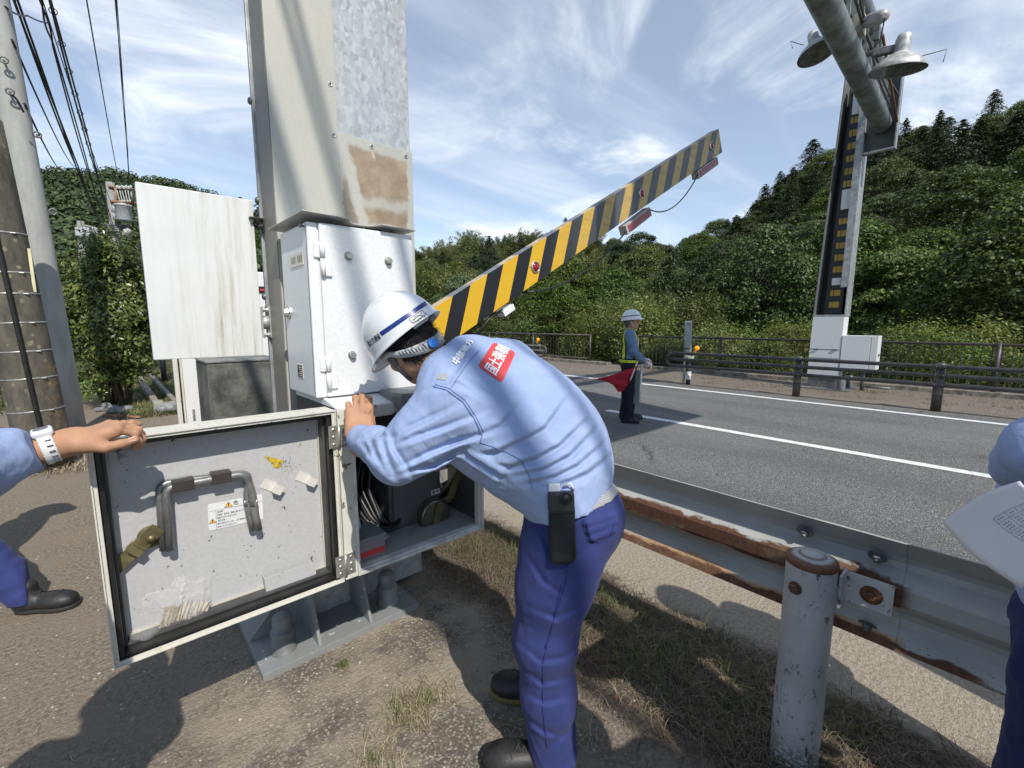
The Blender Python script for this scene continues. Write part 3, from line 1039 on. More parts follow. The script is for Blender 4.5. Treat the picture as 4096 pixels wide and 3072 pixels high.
# ---------------------------------------------------------------- upper box on the column
ub = thing('junction_box', 'white wall box with hinged door and hex bolts on the column above the open cabinet', 'box', (.80, 2.0, 1.215))
X0, X1, Y0, Y1, Z0, Z1 = .585, 1.0146, 1.784, 2.12, 1.213, 1.873
m = MB(); m.box((X0, Y0 + .004, Z0), (X1 - .003, Y1, Z1), .006); m.box((X0, Y0, Z0), (.6225, Y0 + .02, Z1), .005)
m.build('body', whiteT, ub)
m = MB(); m.box((.6255, Y0 - .012, Z0 + .002), (X1, Y0 + .002, Z1), .005); m.build('door', whiteM, ub)
for zc in (1.745, 1.315):
    m = MB()
    m.box((.604, Y0 - .008, zc + .0), (.632, Y0 - .0005, zc + .056), .004)
    m.box((.632, Y0 - .022, zc - .068), (.664, Y0 - .0125, zc - .010), .004)
    m.tube([(.6315, Y0 - .018, zc - .068), (.6315, Y0 - .018, zc - .004)], .0095, 14)
    m.tube([(.6315, Y0 - .018, zc - .002), (.6315, Y0 - .018, zc + .058)], .0095, 14)
    m.build('hinge', whiteM, ub)
for (px, py) in ((1393, 1024), (1552, 1045), (1408, 1420), (1600, 1430)):
    b = onY(px, py, Y0 - .012)
    m = MB(); m.lathe(b, (0, -1, 0), [(.0, 0), (.0165, 0), (.0165, .004), (.015, .005)], 20)
    m.hexbolt(b + np.array([0, -.004, 0]), (0, -1, 0), .0135, .012, 1.0, 0, 0)
    m.build('door_bolt', zincM, ub)
# left side: name strip, lock, rating plate
dkp = simple('rating_plate_black', (.02, .02, .022), .35)
m = MB(); m.box((X0 - .003, 1.835, 1.722), (X0 - .0003, 1.995, 1.772), .001)
for k in range(7):
    if k == 3: continue
    y = 1.975 - k * .0195
    m.box((X0 - .0036, y - .013, 1.735), (X0 - .0032, y, 1.760), 0, 1)
plate_w = simple('cream_plate', (.62, .60, .52), .4)
m.build('name_strip', [plate_w, simple('faded_brown_letter', (.30, .25, .20), .6)], ub)
m = MB()
b = onX(1157, 1250, X0)
m.lathe(b, (-1, 0, 0), [(.0, 0), (.028, 0), (.028, .006), (.020, .009), (.017, .022), (0, .024)], 8, 0, False)
m.build('lock', zincM, ub)
m = MB(); c = onX(1203, 1484, X0)
m.box((X0 - .002, c[1] - .032, c[2] - .028), (X0 - .0003, c[1] + .032, c[2] + .028), .001, 1)
m.box((X0 - .0028, c[1] - .028, c[2] - .024), (X0 - .0018, c[1] + .028, c[2] + .024), 0, 0)
for k in range(5):
    m.box((X0 - .0034, c[1] - .024, c[2] + .014 - k * .0085), (X0 - .0028, c[1] + .014 - .006 * (k % 3), c[2] + .018 - k * .0085), 0, 1)
m.build('rating_plate', [dkp, plate_w], ub)
m = MB(); c = onX(1213, 904, X0)
m.tube([c, c + np.array([-.012, 0, 0])], .004, 8); m.box(c - np.array([.014, .012, .006]), c + np.array([-.008, .012, .006]), .002)
m.build('side_clip', steelD, ub)
# rain hood with a bite out of its front edge
m = MB()
arc = [(.735 + .065 * (1 - math.cos(a)), 1.74 + .075 * math.sin(a)) for a in np.linspace(0, math.pi, 15)]
poly = [(.560, 2.21), (.560, 1.745)] + arc + [(1.018, 1.74), (1.018, 2.21)]
n = len(poly)
zc = lambda x: 1.899 - .010 * (x - .6) / .4
m.prism([(x, y, zc(x)) for x, y in poly], (0, 0, .003))
m.build('rain_hood', simple('hood_paint', (.50, .50, .47), .45, .1, .15, 6), ub)
for x in (.70, .83, .955):
    m = MB(); m.tube([(x, 1.84, Z1 - .002), (x, 1.84, 1.893)], .008, 10); m.build('hood_spacer', zincM, ub)
m = MB(); m.box((.66, Y1, 1.30), (.95, CYF - .004, 1.36), .002); m.box((.66, Y1, 1.70), (.95, CYF - .004, 1.76), .002); m.build('bracket', galvS, ub)

# ---------------------------------------------------------------- lower cabinet with its open door
BX0, BX1, BY0, BY1, BZ0, BZ1 = .612, 1.292, 1.65, 2.13, .513, 1.182
ob = thing('control_cabinet', 'open white equipment cabinet under the junction box with its door swung left', 'cabinet', (.95, 1.9, BZ0))
w = .034
inM = weathered('cabinet_inside_shaded', (.060, .061, .060), .5, (.10, .095, .085), .5, False, .2, (.06, .05, .045))  # inner walls coloured near black to stand for the shade inside
floorM = weathered('cabinet_floor', (.36, .355, .34), .5, (.22, .20, .17), .8, False, .15, (.10, .09, .08))
m = MB()
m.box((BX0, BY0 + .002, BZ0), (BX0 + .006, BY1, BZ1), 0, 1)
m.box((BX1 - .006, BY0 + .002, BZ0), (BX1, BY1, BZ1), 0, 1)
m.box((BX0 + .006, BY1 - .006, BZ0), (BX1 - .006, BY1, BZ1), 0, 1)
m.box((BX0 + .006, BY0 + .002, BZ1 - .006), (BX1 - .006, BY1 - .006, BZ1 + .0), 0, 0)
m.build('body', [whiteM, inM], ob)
m = MB(); m.box((BX0 + .006, BY0 + .030, BZ0 + .001), (BX1 - .006, BY1 - .006, BZ0 + .022)); m.build('floor', floorM, ob)
m = MB()
m.box((BX0 - .002, BY0 - .004, BZ0 - .004), (BX0 + .050, BY0 + .030, BZ1 + .002), .004)
m.box((BX1 - .030, BY0 - .004, BZ0 - .004), (BX1 + .003, BY0 + .030, BZ1 + .002), .004)
m.box((BX0 + .050, BY0 - .004, BZ1 - .046), (BX1 - .030, BY0 + .030, BZ1 + .002), .004)
m.build('frame', mossyM, ob)
m = MB()
m.box((BX0 + .050, BY0 - .003, BZ0 - .003), (BX1 - .030, BY0 + .030, BZ0 + .020), .003)
m.box((BX0 + .046, BY0 - .013, BZ0 - .002), (BX1 - .004, BY0 - .005, BZ0 + .012), .003)
m.box((BX0 + .046, BY0 - .013, BZ0 + .012), (BX0 + .056, BY0 - .005, BZ1 - .01), .002)
m.box((BX1 - .014, BY0 - .013, BZ0 + .012), (BX1 - .004, BY0 - .005, BZ1 - .01), .002)
m.build('sill', simple('worn_white_sill', (.60, .60, .57), .45, 0, .25, 14, .1), ob)
# top ledge sloping back to the junction box, grey visor
m = MB(); m.prism([(BX0, BY0 + .002, BZ1 + .003), (BX0, 1.79, BZ1 + .028), (BX0, 2.13, BZ1 + .028), (BX0, 2.13, BZ1 + .003)], (BX1 - BX0, 0, 0))
m.build('ledge', whiteM, ob)
m = MB()
vz = BZ1 + .012
poly = [(.835, 1.775), (.835, 1.655), (.848, 1.60), (.872, 1.585), (1.205, 1.585), (1.235, 1.60), (1.248, 1.655), (1.248, 1.775)]
top = [(x * .0 + (x - 1.04) * .97 + 1.04, (y - 1.7) * .94 + 1.7, vz + .030) for x, y in poly]
bot = [(x, y, vz - .058 if y < 1.65 else vz - .012) for x, y in poly]
mid = [(x, y, vz + .018) for x, y in poly]
k = len(poly)
m.add(top + mid + bot, [tuple(range(k))] + [(i, i + 1, k + i + 1, k + i) for i in range(k - 1)] + [(k + i, k + i + 1, 2 * k + i + 1, 2 * k + i) for i in range(k - 1)])
vis = m.build('visor', simple('grey_plastic_visor', (.15, .155, .155), .45, 0, .12, 8), ob)
sol = vis.modifiers.new('s', 'SOLIDIFY'); sol.thickness = .004
# hinges on the jamb and door
for zc in (1.085, .575):
    m = MB()
    for s, x in ((0, BX0 + .004), (1, BX0 - .038)):
        m.box((x, BY0 - .0085, zc - .042), (x + .034, BY0 - .0045, zc + .042), .001)
        for dz in (-.028, 0, .028):
            m.lathe((x + .017, BY0 - .0085, zc + dz), (0, -1, 0), [(.0065, 0), (.0055, .002), (0, .0028)], 12)
    m.tube([(BX0 - .001, BY0 - .010, zc - .043), (BX0 - .001, BY0 - .010, zc + .043)], .0055, 10)
    m.build('hinge', zincM, ob)
# door (inner side faces the camera)
DX0, DX1, DZ0, DZ1 = -.068, BX0 - .006, .505, 1.182
door = MB()
door.box((DX0 + .004, BY0 + .102, DZ0 + .004), (DX1 - .004, BY0 + .106, DZ1 - .004))
door_o = door.build('door', panelM, ob)
def sub(mb, name, mat, par): return mb.build(name, mat, par)
def frame_boxes(m, x0, x1, z0, z1, wd, y0, y1, bev=.002, mi=0):
    m.box((x0, y0, z0), (x0 + wd, y1, z1), bev, mi); m.box((x1 - wd, y0, z0), (x1, y1, z1), bev, mi)
    m.box((x0 + wd, y0 + .0006, z0), (x1 - wd, y1 - .0006, z0 + wd), bev, mi); m.box((x0 + wd, y0 + .0006, z1 - wd), (x1 - wd, y1 - .0006, z1), bev, mi)
m = MB()
frame_boxes(m, DX0, DX1, DZ0, DZ1, .0035, BY0 - .002, BY0 + .106, 0)
frame_boxes(m, DX0 + .0035, DX1 - .0035, DZ0 + .0035, DZ1 - .0035, .010, BY0 + .004, BY0 + .010, .001)
sub(m, 'door_rim', mossyM, door_o)
m = MB(); frame_boxes(m, DX0 + .0135, DX1 - .0135, DZ0 + .0135, DZ1 - .0135, .014, BY0 + .016, BY0 + .096, .003); sub(m, 'gasket', rubberM, door_o)
m = MB(); frame_boxes(m, DX0 + .0275, DX1 - .0275, DZ0 + .0275, DZ1 - .0275, .008, BY0 + .050, BY0 + .098, .002); sub(m, 'gasket', simple('grey_gasket', (.055, .056, .056), .5, 0, .3), door_o)
m = MB(); frame_boxes(m, DX0 + .0355, DX1 - .0355, DZ0 + .0355, DZ1 - .0355, .004, BY0 + .094, BY0 + .1018, 0); sub(m, 'rust_line', weathered('rusty_edge', (.50, .47, .40), .6, (.30, .14, .06), .9, False, .6, (.24, .10, .04)), door_o)
YP = BY0 + .102
def D(px, py, off=0.0): return onY(px, py, YP - off)
# crank bar: two bent pipes side by side with grips
gpipe = simple('dull_galvanised_pipe', (.27, .275, .275), .42, .6, .25, 30, .15)
crank = thing('crank_handle', 'bent double-pipe crank handle with brown grips clipped inside the cabinet door', 'crank', D(800, 2050))
def bend(pts, r, n=6):
    out_ = [np.array(pts[0], float)]
    for i in range(1, len(pts) - 1):
        a, b, c = [np.array(p, float) for p in pts[i - 1:i + 2]]
        d1, d2 = nrm(a - b), nrm(c - b)
        s, e = b + d1 * r, b + d2 * r
        for t_ in np.linspace(0, 1, n):
            out_.append((1 - t_) ** 2 * s + 2 * t_ * (1 - t_) * b + t_ * t_ * e)
    out_.append(np.array(pts[-1], float))
    return out_
for dx, off, py in ((0, .020, 0), (26, .040, 14)):
    pth = [D(655 + dx, 2200, off), D(636 + dx, 1935 + py, off), D(985 + (12 if dx == 0 else 0), 1890 + py * .2, off), D(1000 + dx * .9 - (14 if dx == 0 else 8), 1990, off), D(990 + dx, 2030, off), D(1010 + dx, 2118, off)]
    m = MB(); m.tube(bend(pth, .030), .0115, 12); m.build('pipe', gpipe, crank)
brownM = simple('brown_grip', (.042, .035, .030), .5, 0, .2)
for (a, b) in (((684, 1944), (775, 1929)), ((842, 1913), (922, 1900))):
    A = D(a[0], a[1], .030); B = D(b[0], b[1], .030)
    u = nrm(B - A); m = MB()
    m.box((0, -.022, -.018), (np.linalg.norm(B - A), .022, .018), .003, 0, (A, u, np.array([0, 1.0, 0]), np.cross(u, np.array([0, 1.0, 0]))))
    m.build('grip', brownM, crank)
# latch arm
la = MB()
c0 = D(602, 2143, .030); c1 = D(540, 2200, .024); c2 = D(450, 2288, .020)
oliv = simple('olive_zinc', (.20, .175, .085), .45, .5, .35, 20, .2)
la.lathe(D(602, 2143, 0), (0, -1, 0), [(.034, 0), (.034, .010), (.022, .012), (.022, .024), (.012, .025), (.012, .034), (0, .035)], 24)
u = nrm(c1 - c0); up_ = np.cross(u, np.array([0, 1.0, 0]))
la.box((-.03, -.002, -.022), (np.linalg.norm(c1 - c0), .003, .022), .001, 0, (c0, u, np.array([0, 1.0, 0]), up_))
u2 = nrm(c2 - c1); up2 = np.cross(u2, np.array([0, 1.0, 0]))
la.box((-.012, -.018, -.020), (.010, .020, .020), .001, 0, (c1, u2, np.array([0, 1.0, 0]), up2))
la.prism([c1 + up2 * .020, c1 + u2 * .085 + up2 * .019, c1 + u2 * .105 + up2 * .004, c1 + u2 * .100 - up2 * .010, c1 + u2 * .085 - up2 * .019, c1 - up2 * .020], (0, .004, 0))
la.build('latch', oliv, door_o)
# clips
for (px, py) in ((1075, 1940), (1213, 1910)):
    a = D(px, py); m = MB()
    fr = (a, nrm(np.array([.82, 0, -.57])), np.array([0, -1.0, 0]), nrm(np.array([.57, 0, .82])))
    m.box((-.024, .0005, -.018), (.020, .003, .018), .0006, 0, fr)
    m.box((.018, .0005, -.016), (.021, .030, .016), .0006, 0, fr)
    m.box((.0, .028, -.016), (.030, .031, .016), .0006, 0, (a + np.array([.012, 0, -.008]),) + fr[1:])
    m.build('clip', weathered('old_clip', (.60, .58, .53), .5, (.36, .27, .18), .7, False), door_o)
# pocket
m = MB()
a, b, c_, d_ = D(1046, 2296), D(1246, 2232), D(1250, 2288), D(1056, 2360)
o3 = np.array([0, -.035, 0])
m.quad(a + o3, b + o3, c_ + o3, d_ + o3); m.quad(a, a + o3, d_ + o3, d_); m.quad(b, b + o3, c_ + o3, c_); m.quad(d_, c_, c_ + o3, d_ + o3)
pk = m.build('document_pocket', panelM, door_o); s_ = pk.modifiers.new('s', 'SOLIDIFY'); s_.thickness = .0025
# top-left lug
m = MB(); a = D(490, 1830)
m.box(a + np.array([-.030, -.004, -.022]), a + np.array([.024, -.0005, .022]), .001)
m.hexbolt(a + np.array([.0, -.004, 0]), (0, -1, 0), .010, .010)
m.build('lug', panelM, door_o)
# warning notice
lab = MB()
A, B, C_, D__ = D(826, 2017, .0012), D(1049, 1979, .0012), D(1056, 2071, .0012), D(835, 2125, .0012)
cc = (A + B + C_ + D__) / 4
ux = nrm((B - A) + (C_ - D__)); uz = nrm((A - D__) + (B - C_)); uz = nrm(uz - ux * ux.dot(uz))
wl_, hl_ = np.linalg.norm(B - A) * .98, np.linalg.norm(A - D__) * .98
def LP(a, b, off): return cc + ux * a * wl_ / 2 + uz * b * hl_ / 2 + np.array([0, -off, 0])
rr = .10
pts_ = []
for sx, sy, a0 in ((1, 1, 0), (-1, 1, 90), (-1, -1, 180), (1, -1, 270)):
    for k in range(5):
        an = R(a0 + k * 22.5)
        pts_.append(LP(sx * (1 - rr * .7) + math.cos(an) * rr * .7, sy * (1 - rr) + math.sin(an) * rr, .0004))
lab.add(pts_, [tuple(range(len(pts_)))], 0)
def bar(x0, x1, y0, y1, mi, off=.0010): lab.quad(LP(x0, y0, off), LP(x1, y0, off), LP(x1, y1, off), LP(x0, y1, off), mi)
bar(-.98, .98, .42, .435, 1); bar(-.735, -.725, -.98, .42, 1)
def tri(x, y, s, mi, off): 
    lab.add([LP(x - s * .8, y - s, off), LP(x + s * .8, y - s, off), LP(x, y + s * 1.1, off)], [(0, 1, 2)], mi)
for (x, y, s) in ((-.28, .70, .20), (-.86, -.32, .17)):
    tri(x, y, s * 1.0, 1, .0010); tri(x, y, s * .84, 2, .0014)
    lab.quad(LP(x - .012, y - s * .25, .0018), LP(x + .012, y - s * .25, .0018), LP(x + .018, y + s * .5, .0018), LP(x - .018, y + s * .5, .0018), 1)
    lab.quad(LP(x - .012, y - s * .65, .0018), LP(x + .012, y - s * .65, .0018), LP(x + .012, y - s * .42, .0018), LP(x - .012, y - s * .42, .0018), 1)
nu = np.cross(ux, uz)
def LT(s, x, y, size, wmax=None):
    put_text(lab, s, LP(x, y, .0014), ux, uz, size, 1, wmax=wmax)
LT('危　険', .20, .70, .017)
for k, s in enumerate(('操作時', '充電部、端子台、配線に触れないでください。', '感電のおそれがあります。', '保守点検', '保守点検を行うときは、必ず電源を切ってください。', '感電のおそれがあります。')):
    wd = {0: .20, 1: 1.25, 2: .72, 3: .26, 4: 1.45, 5: .72}[k]
    LT(s, -.68 + wd / 2, .27 - k * .225, .0075, wl_ / 2 * wd)
lab.build('warning_label', [simple('label_white', (.74, .74, .74), .45), blackM, simple('warning_yellow', (.75, .42, .05), .5)], door_o)
# yellow smear with black grit, small scuffs
sm = MB()
rsd = np.random.RandomState(3)
pts_ = [(1055, 1826), (1075, 1826), (1100, 1833), (1128, 1838), (1132, 1850), (1118, 1862), (1128, 1868), (1112, 1874), (1098, 1872), (1090, 1858), (1078, 1848), (1066, 1834)]
sm.add([D(x, y, .0008) for x, y in pts_], [tuple(range(len(pts_)))], 0)
for k in range(55):
    x, y = 1145 + rsd.randn() * 22, 1858 + rsd.randn() * 16
    L = 3 + 6 * rsd.rand(); an = rsd.rand() * 6.28
    a = D(x, y, .0012); b = D(x + L * math.cos(an), y + L * math.sin(an), .0012); c = D(x + 2 * math.sin(an), y - 2 * math.cos(an), .0012)
    sm.add([a, b, c], [(0, 1, 2)], 1)
for k in range(14):
    x, y = 700 + 620 * rsd.rand(), 1900 + 420 * rsd.rand()
    a = D(x, y, .0008); sm.lathe(a, (0, -1, 0), [(.0018 * (.5 + rsd.rand()), 0), (0, .0004)], 8, 1)
sm.build('paint_smear', [simple('yellow_smear', (.46, .33, .03), .6, 0, .5, 60), simple('grit', (.05, .04, .035), .8)], door_o)
# cream strip along the bottom edge
m = MB(); a, b = D(890, 2480, .012), D(995, 2447, .012); u = nrm(b - a)
m.box((-.02, -.006, -.008), (np.linalg.norm(b - a), .006, .008), .003, 0, (a, u, np.array([0, 1.0, 0]), np.cross(u, np.array([0, 1.0, 0]))))
m.build('cream_strip', simple('cream_plastic', (.66, .64, .50), .5), door_o)

# ---------------------------------------------------------------- inside the cabinet
dkgrey = simple('motor_grey', (.085, .088, .088), .5, .1, .2, 10)
mot = thing('gear_motor', 'dark grey gear unit with round crank disc inside the open cabinet', 'gear unit', (1.05, 1.95, BZ0 + .022))
m = MB(); m.box((.905, 1.86, BZ0 + .022), (1.185, 2.10, .80), .004); m.build('housing', dkgrey, mot)
m = MB(); m.box((.925, 1.853, BZ0 + .04), (1.175, 1.8585, .765), .003); m.build('face_plate', simple('motor_plate', (.11, .112, .11), .45, .2), mot)
dc = onY(1745, 2065, 1.80)
m = MB(); m.lathe(dc + np.array([0, .045, 0]), (0, -1, 0), [(0, 0), (.080, 0), (.082, .006), (.082, .040), (.078, .046), (.070, .047), (.0, .049)], 40); m.build('crank_disc', simple('bronze_steel', (.17, .16, .125), .3, .8, .2, 18), mot)
m = MB(); a = dc + np.array([-.015, -.008, -.055]); b = dc + np.array([.012, -.008, .050]); u = nrm(b - a)
m.box((-.016, -.003, -.017), (np.linalg.norm(b - a) + .016, .003, .017), .002, 0, (a, u, np.array([0, 1.0, 0]), np.cross(u, np.array([0, 1.0, 0]))))
for q_ in (a, b): m.hexbolt(q_ + np.array([0, -.003, 0]), (0, -1, 0), .008, .007)
m.build('crank_arm', oliv, mot)
m = MB()
a = dc + np.array([.012, .005, .055]); b = a + np.array([.085, .02, .0]); c = onY(1850, 1850, 1.80)
u = nrm(c - b); m.box((0, -.003, -.020), (np.linalg.norm(c - b), .003, .020), .001, 0, (b, u, np.array([0, 1.0, 0]), np.cross(u, np.array([0, 1.0, 0]))))
u = nrm(b - a); m.box((-.01, -.003, -.018), (np.linalg.norm(b - a) + .01, .003, .018), .001, 0, (a, u, np.array([0, 1.0, 0]), np.cross(u, np.array([0, 1.0, 0]))))
m.build('lever', oliv, mot)
m = MB(); a = onY(1742, 1967, 1.852)
m.box(a + np.array([-.026, -.0012, -.013]), a + np.array([.026, -.0002, .013]), 0)
m.box(a + np.array([-.018, -.002, -.004]), a + np.array([-.006, -.0013, .006]), 0, 1); m.box(a + np.array([.006, -.002, -.002]), a + np.array([.018, -.0013, .004]), 0, 1)
m.build('direction_label', [simple('label_grey', (.50, .50, .50), .5), blackM], mot)
# terminal gear at the back left
m = MB()
m.box((.675, 1.98, BZ0 + .14), (.715, 2.12, 1.10), .003, 0); m.box((.73, 2.03, .62), (.79, 2.12, .90), .003, 1); m.box((.80, 2.05, .90), (.93, 2.12, 1.10), .003, 0)
for k in range(12): m.box((.669, 1.985, .74 + k * .026), (.675, 2.06, .758 + k * .026), .001, 1)
tg = m.build('terminal_block', [simple('terminal_grey', (.14, .14, .14), .5), simple('duct_grey', (.40, .40, .39), .5)], None, (.75, 2.05, BZ0 + .022))
props(tg, 'grey terminal strip and wiring duct at the back left inside the cabinet', 'terminal block')
m = MB(); m.box((.60 + .055, 1.72, .70), (.60 + .100, 1.80, .79), .002); m.quad((.656, 1.7185, .715), (.699, 1.7185, .715), (.699, 1.7185, .775), (.656, 1.7185, .775), 1)
rb = m.build('relay_box', [simple('relay_grey', (.36, .36, .36), .5), simple('relay_label', (.62, .62, .62), .5)], None, (.66, 1.76, .70))
props(rb, 'small grey relay box with a label at the left jamb inside the cabinet', 'relay box')
# document panel leaning behind the lever
m = MB(); a = onY(1770, 1930, 1.95); fr = (a, nrm([.9, 0, .25]), np.array([0, 1.0, 0]), nrm([-.25, 0, .9]))
m.box((-.01, -.004, 0), (.12, .004, .16), .002, 0, fr); m.box((-.022, -.012, -.02), (-.010, .010, .17), .001, 1, fr)
cp = m.build('document_panel', [simple('panel_face', (.27, .27, .26), .4), simple('panel_edge', (.60, .60, .58), .4)], None, a)
props(cp, 'small grey sheet with a pale edge above the gear unit in the cabinet', 'panel')
# cables
m = MB()
for k in range(7):
    a = np.array([.79 + .02 * k, 2.02 - .03 * (k % 3), .92]); b = np.array([.80 + .012 * k, 1.90 - .012 * k, BZ0 + .08]); c = np.array([.90 + .01 * k, 1.80 + .02 * k, BZ0 + .045])
    m.tube(bend([a, a + np.array([-.05, -.02, -.18]), b, c, c + np.array([.05, .05, .03])], .05), .008 + .003 * (k % 2), 8)
cb = m.build('cable', rubberM, None, (.85, 1.9, BZ0 + .03)); props(cb, 'black cables looping over the cabinet floor beside the gear unit', 'cables')
m = MB(); m.tube(bend([(.725, 1.80, .70), (.735, 1.79, .60), (.79, 1.76, .565), (.86, 1.78, .56)], .03), .010, 12)
cd = m.build('conduit', simple('grey_conduit', (.45, .45, .45), .35, .3), None, (.78, 1.78, BZ0)); props(cd, 'shiny grey conduit curving down to the cabinet floor', 'conduit')
m = MB(); m.tube(bend([(.685, 1.74, .69), (.70, 1.73, .655), (.735, 1.75, .66)], .02), .0035, 8)
gw = m.build('earth_wire', simple('green_wire', (.02, .20, .13), .4), None, (.70, 1.74, .65)); props(gw, 'thin green wire beside the relay box in the cabinet', 'wire')
# clear tub with red label
tub = thing('plastic_tub', 'clear plastic tub with red lettering on the left of the cabinet floor', 'tub', (.73, 1.76, BZ0 + .022))
t = NT('cloudy_plastic'); t.set((.42, .42, .42), .25, Transmission_Weight=.45, IOR=1.3); plasM = t.m
m = MB(); m.box((.668, 1.69, BZ0 + .023), (.80, 1.83, BZ0 + .105), .008); m.build('tub', plasM, tub)
m = MB(); m.box((.663, 1.685, BZ0 + .105), (.806, 1.836, BZ0 + .117), .004); m.build('lid', plasM, tub)
redM = simple('red_print', (.52, .04, .05), .5)
m = MB(); yb = 1.689
m.quad((.672, yb, BZ0 + .040), (.796, yb, BZ0 + .040), (.796, yb, BZ0 + .062), (.672, yb, BZ0 + .062)); m.quad((.672, yb, BZ0 + .034), (.796, yb, BZ0 + .034), (.796, yb, BZ0 + .037), (.672, yb, BZ0 + .037))
put_text(m, 'インシュロック', (.733, yb - .0005, BZ0 + .082), (1, 0, 0), (0, 0, 1), .016, 0, wmax=.10)
m.build('print', redM, tub)
# plastic bag in the bottom corner of the door
bagM = NT('clear_polythene')
bagM.set((.96, .95, .92), .10, Transmission_Weight=.0, Alpha=.15, Specular_IOR_Level=.9)
bagM.bump(bagM.noise(26, 4, .65, dist=1.2), .9, .02)
bag = thing('plastic_bag', 'clear polythene bag of folded paper resting in the bottom corner of the door', 'bag', D(650, 2500, .03))
bg_ = np.random.RandomState(4)
def crinkle(corners, offs, n, amp, bulge):
    """thin film: a grid between four corners, creased at random and puffed in the middle"""
    A, B, C_, D_ = [D(x, y, o_) for (x, y), o_ in zip(corners, offs)]
    vs = []
    for j in range(n + 1):
        for i in range(n + 1):
            a, b = i / n, j / n
            q = (A * (1 - a) + B * a) * (1 - b) + (D_ * (1 - a) + C_ * a) * b
            e = math.sin(math.pi * a) * math.sin(math.pi * b)
            vs.append(q + np.array([bg_.randn() * amp * .5, -bulge * e - amp * abs(bg_.randn()), bg_.randn() * amp * .5 + .008 * math.sin(9 * a) * (1 - b)]))
    fs = []
    for j in range(n):
        for i in range(n):
            k = j * (n + 1) + i
            fs += [(k, k + 1, k + n + 2), (k, k + n + 2, k + n + 1)] if bg_.rand() < .5 else [(k, k + 1, k + n + 1), (k + 1, k + n + 2, k + n + 1)]
    return MB().add(vs, fs, 0, False)
crinkle(((562, 2398), (735, 2304), (842, 2478), (655, 2545)), (.012, .010, .020, .030), 13, .0035, .022).build('bag', bagM.m, bag)
crinkle(((700, 2320), (842, 2312), (845, 2470), (745, 2500)), (.020, .012, .016, .030), 9, .0035, .018).build('bag_fold', bagM.m, bag)
m = MB(); vs = []
for k in range(23):
    x = 640 + 8.2 * k; z_ = .004 if k % 2 else .016
    vs += [D(x + 4 * bg_.randn(), 2520 - 3.2 * k + 3 * bg_.randn(), .012 + z_), D(x + 26 + 5 * bg_.randn(), 2430 - .9 * k - 14 * math.sin(k / 22 * 3.1) + 5 * bg_.randn(), .010 + z_ * .8)]
m.add(vs, [(2 * k, 2 * k + 1, 2 * k + 3, 2 * k + 2) for k in range(22)], 0, False)
m.build('paper', simple('cream_paper', (.47, .42, .32), .8, 0, .2, 30, .3), bag)
f = Field(D(520, 2610, .09) - .02, D(640, 2490, .0) + .02, .005)
f.chain([D(548, 2535, .026), D(590, 2538, .028), D(622, 2528, .028)], [.020, .022, .014], .02); f.noise(.005, 60, 4)
link('bag_tail', f.mesh('bag_tail'), bagM.m, bag)

# ---------------------------------------------------------------- striped barrier arm
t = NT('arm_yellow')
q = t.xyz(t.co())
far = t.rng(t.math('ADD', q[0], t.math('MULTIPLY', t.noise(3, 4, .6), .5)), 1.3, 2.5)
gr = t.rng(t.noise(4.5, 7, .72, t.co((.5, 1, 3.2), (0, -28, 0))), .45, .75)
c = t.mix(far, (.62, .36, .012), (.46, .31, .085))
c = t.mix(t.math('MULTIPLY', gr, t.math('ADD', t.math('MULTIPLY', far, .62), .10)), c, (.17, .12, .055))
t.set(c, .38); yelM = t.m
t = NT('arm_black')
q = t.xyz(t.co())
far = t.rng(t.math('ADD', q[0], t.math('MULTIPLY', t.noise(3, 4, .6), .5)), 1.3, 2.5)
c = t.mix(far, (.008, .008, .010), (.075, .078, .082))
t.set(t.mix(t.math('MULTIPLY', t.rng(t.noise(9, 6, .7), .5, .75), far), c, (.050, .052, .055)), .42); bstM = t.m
arm = thing('barrier_arm', 'raised yellow and black striped barrier arm slanting up behind the bent worker', 'barrier arm', (1.3, 2.47, 1.45))
YA, TH = 2.45, .085
e_ = nrm(np.array([5.308 - 1.549, 0, 3.659 - 1.601])); n_ = np.array([-e_[2], 0, e_[0]])
P0 = np.array([1.549, YA, 1.601]) - e_ * .55           # top edge start
Ltop = float(np.dot(np.array([5.308, YA, 3.659]) - P0, e_))
wA = .250
sl_ = -.245                                              # a stripe's foot lies back towards the column
per = .1645
m = MB()
ph = float(np.dot(np.array([1.702, YA, 1.648]) - P0, e_)) % (2 * per)
th = np.array([0, TH, 0])
def arm_pt(a, b): return P0 + e_ * a - n_ * b
def clip(poly, lim, keep_less):
    out_ = []
    for i in range(len(poly)):
        p, q = poly[i], poly[(i + 1) % len(poly)]
        ip, iq = (p[0] <= lim) == keep_less or p[0] == lim, (q[0] <= lim) == keep_less or q[0] == lim
        if ip: out_.append(p)
        if ip != iq:
            t_ = (lim - p[0]) / (q[0] - p[0]); out_.append((lim, p[1] + t_ * (q[1] - p[1])))
    return out_
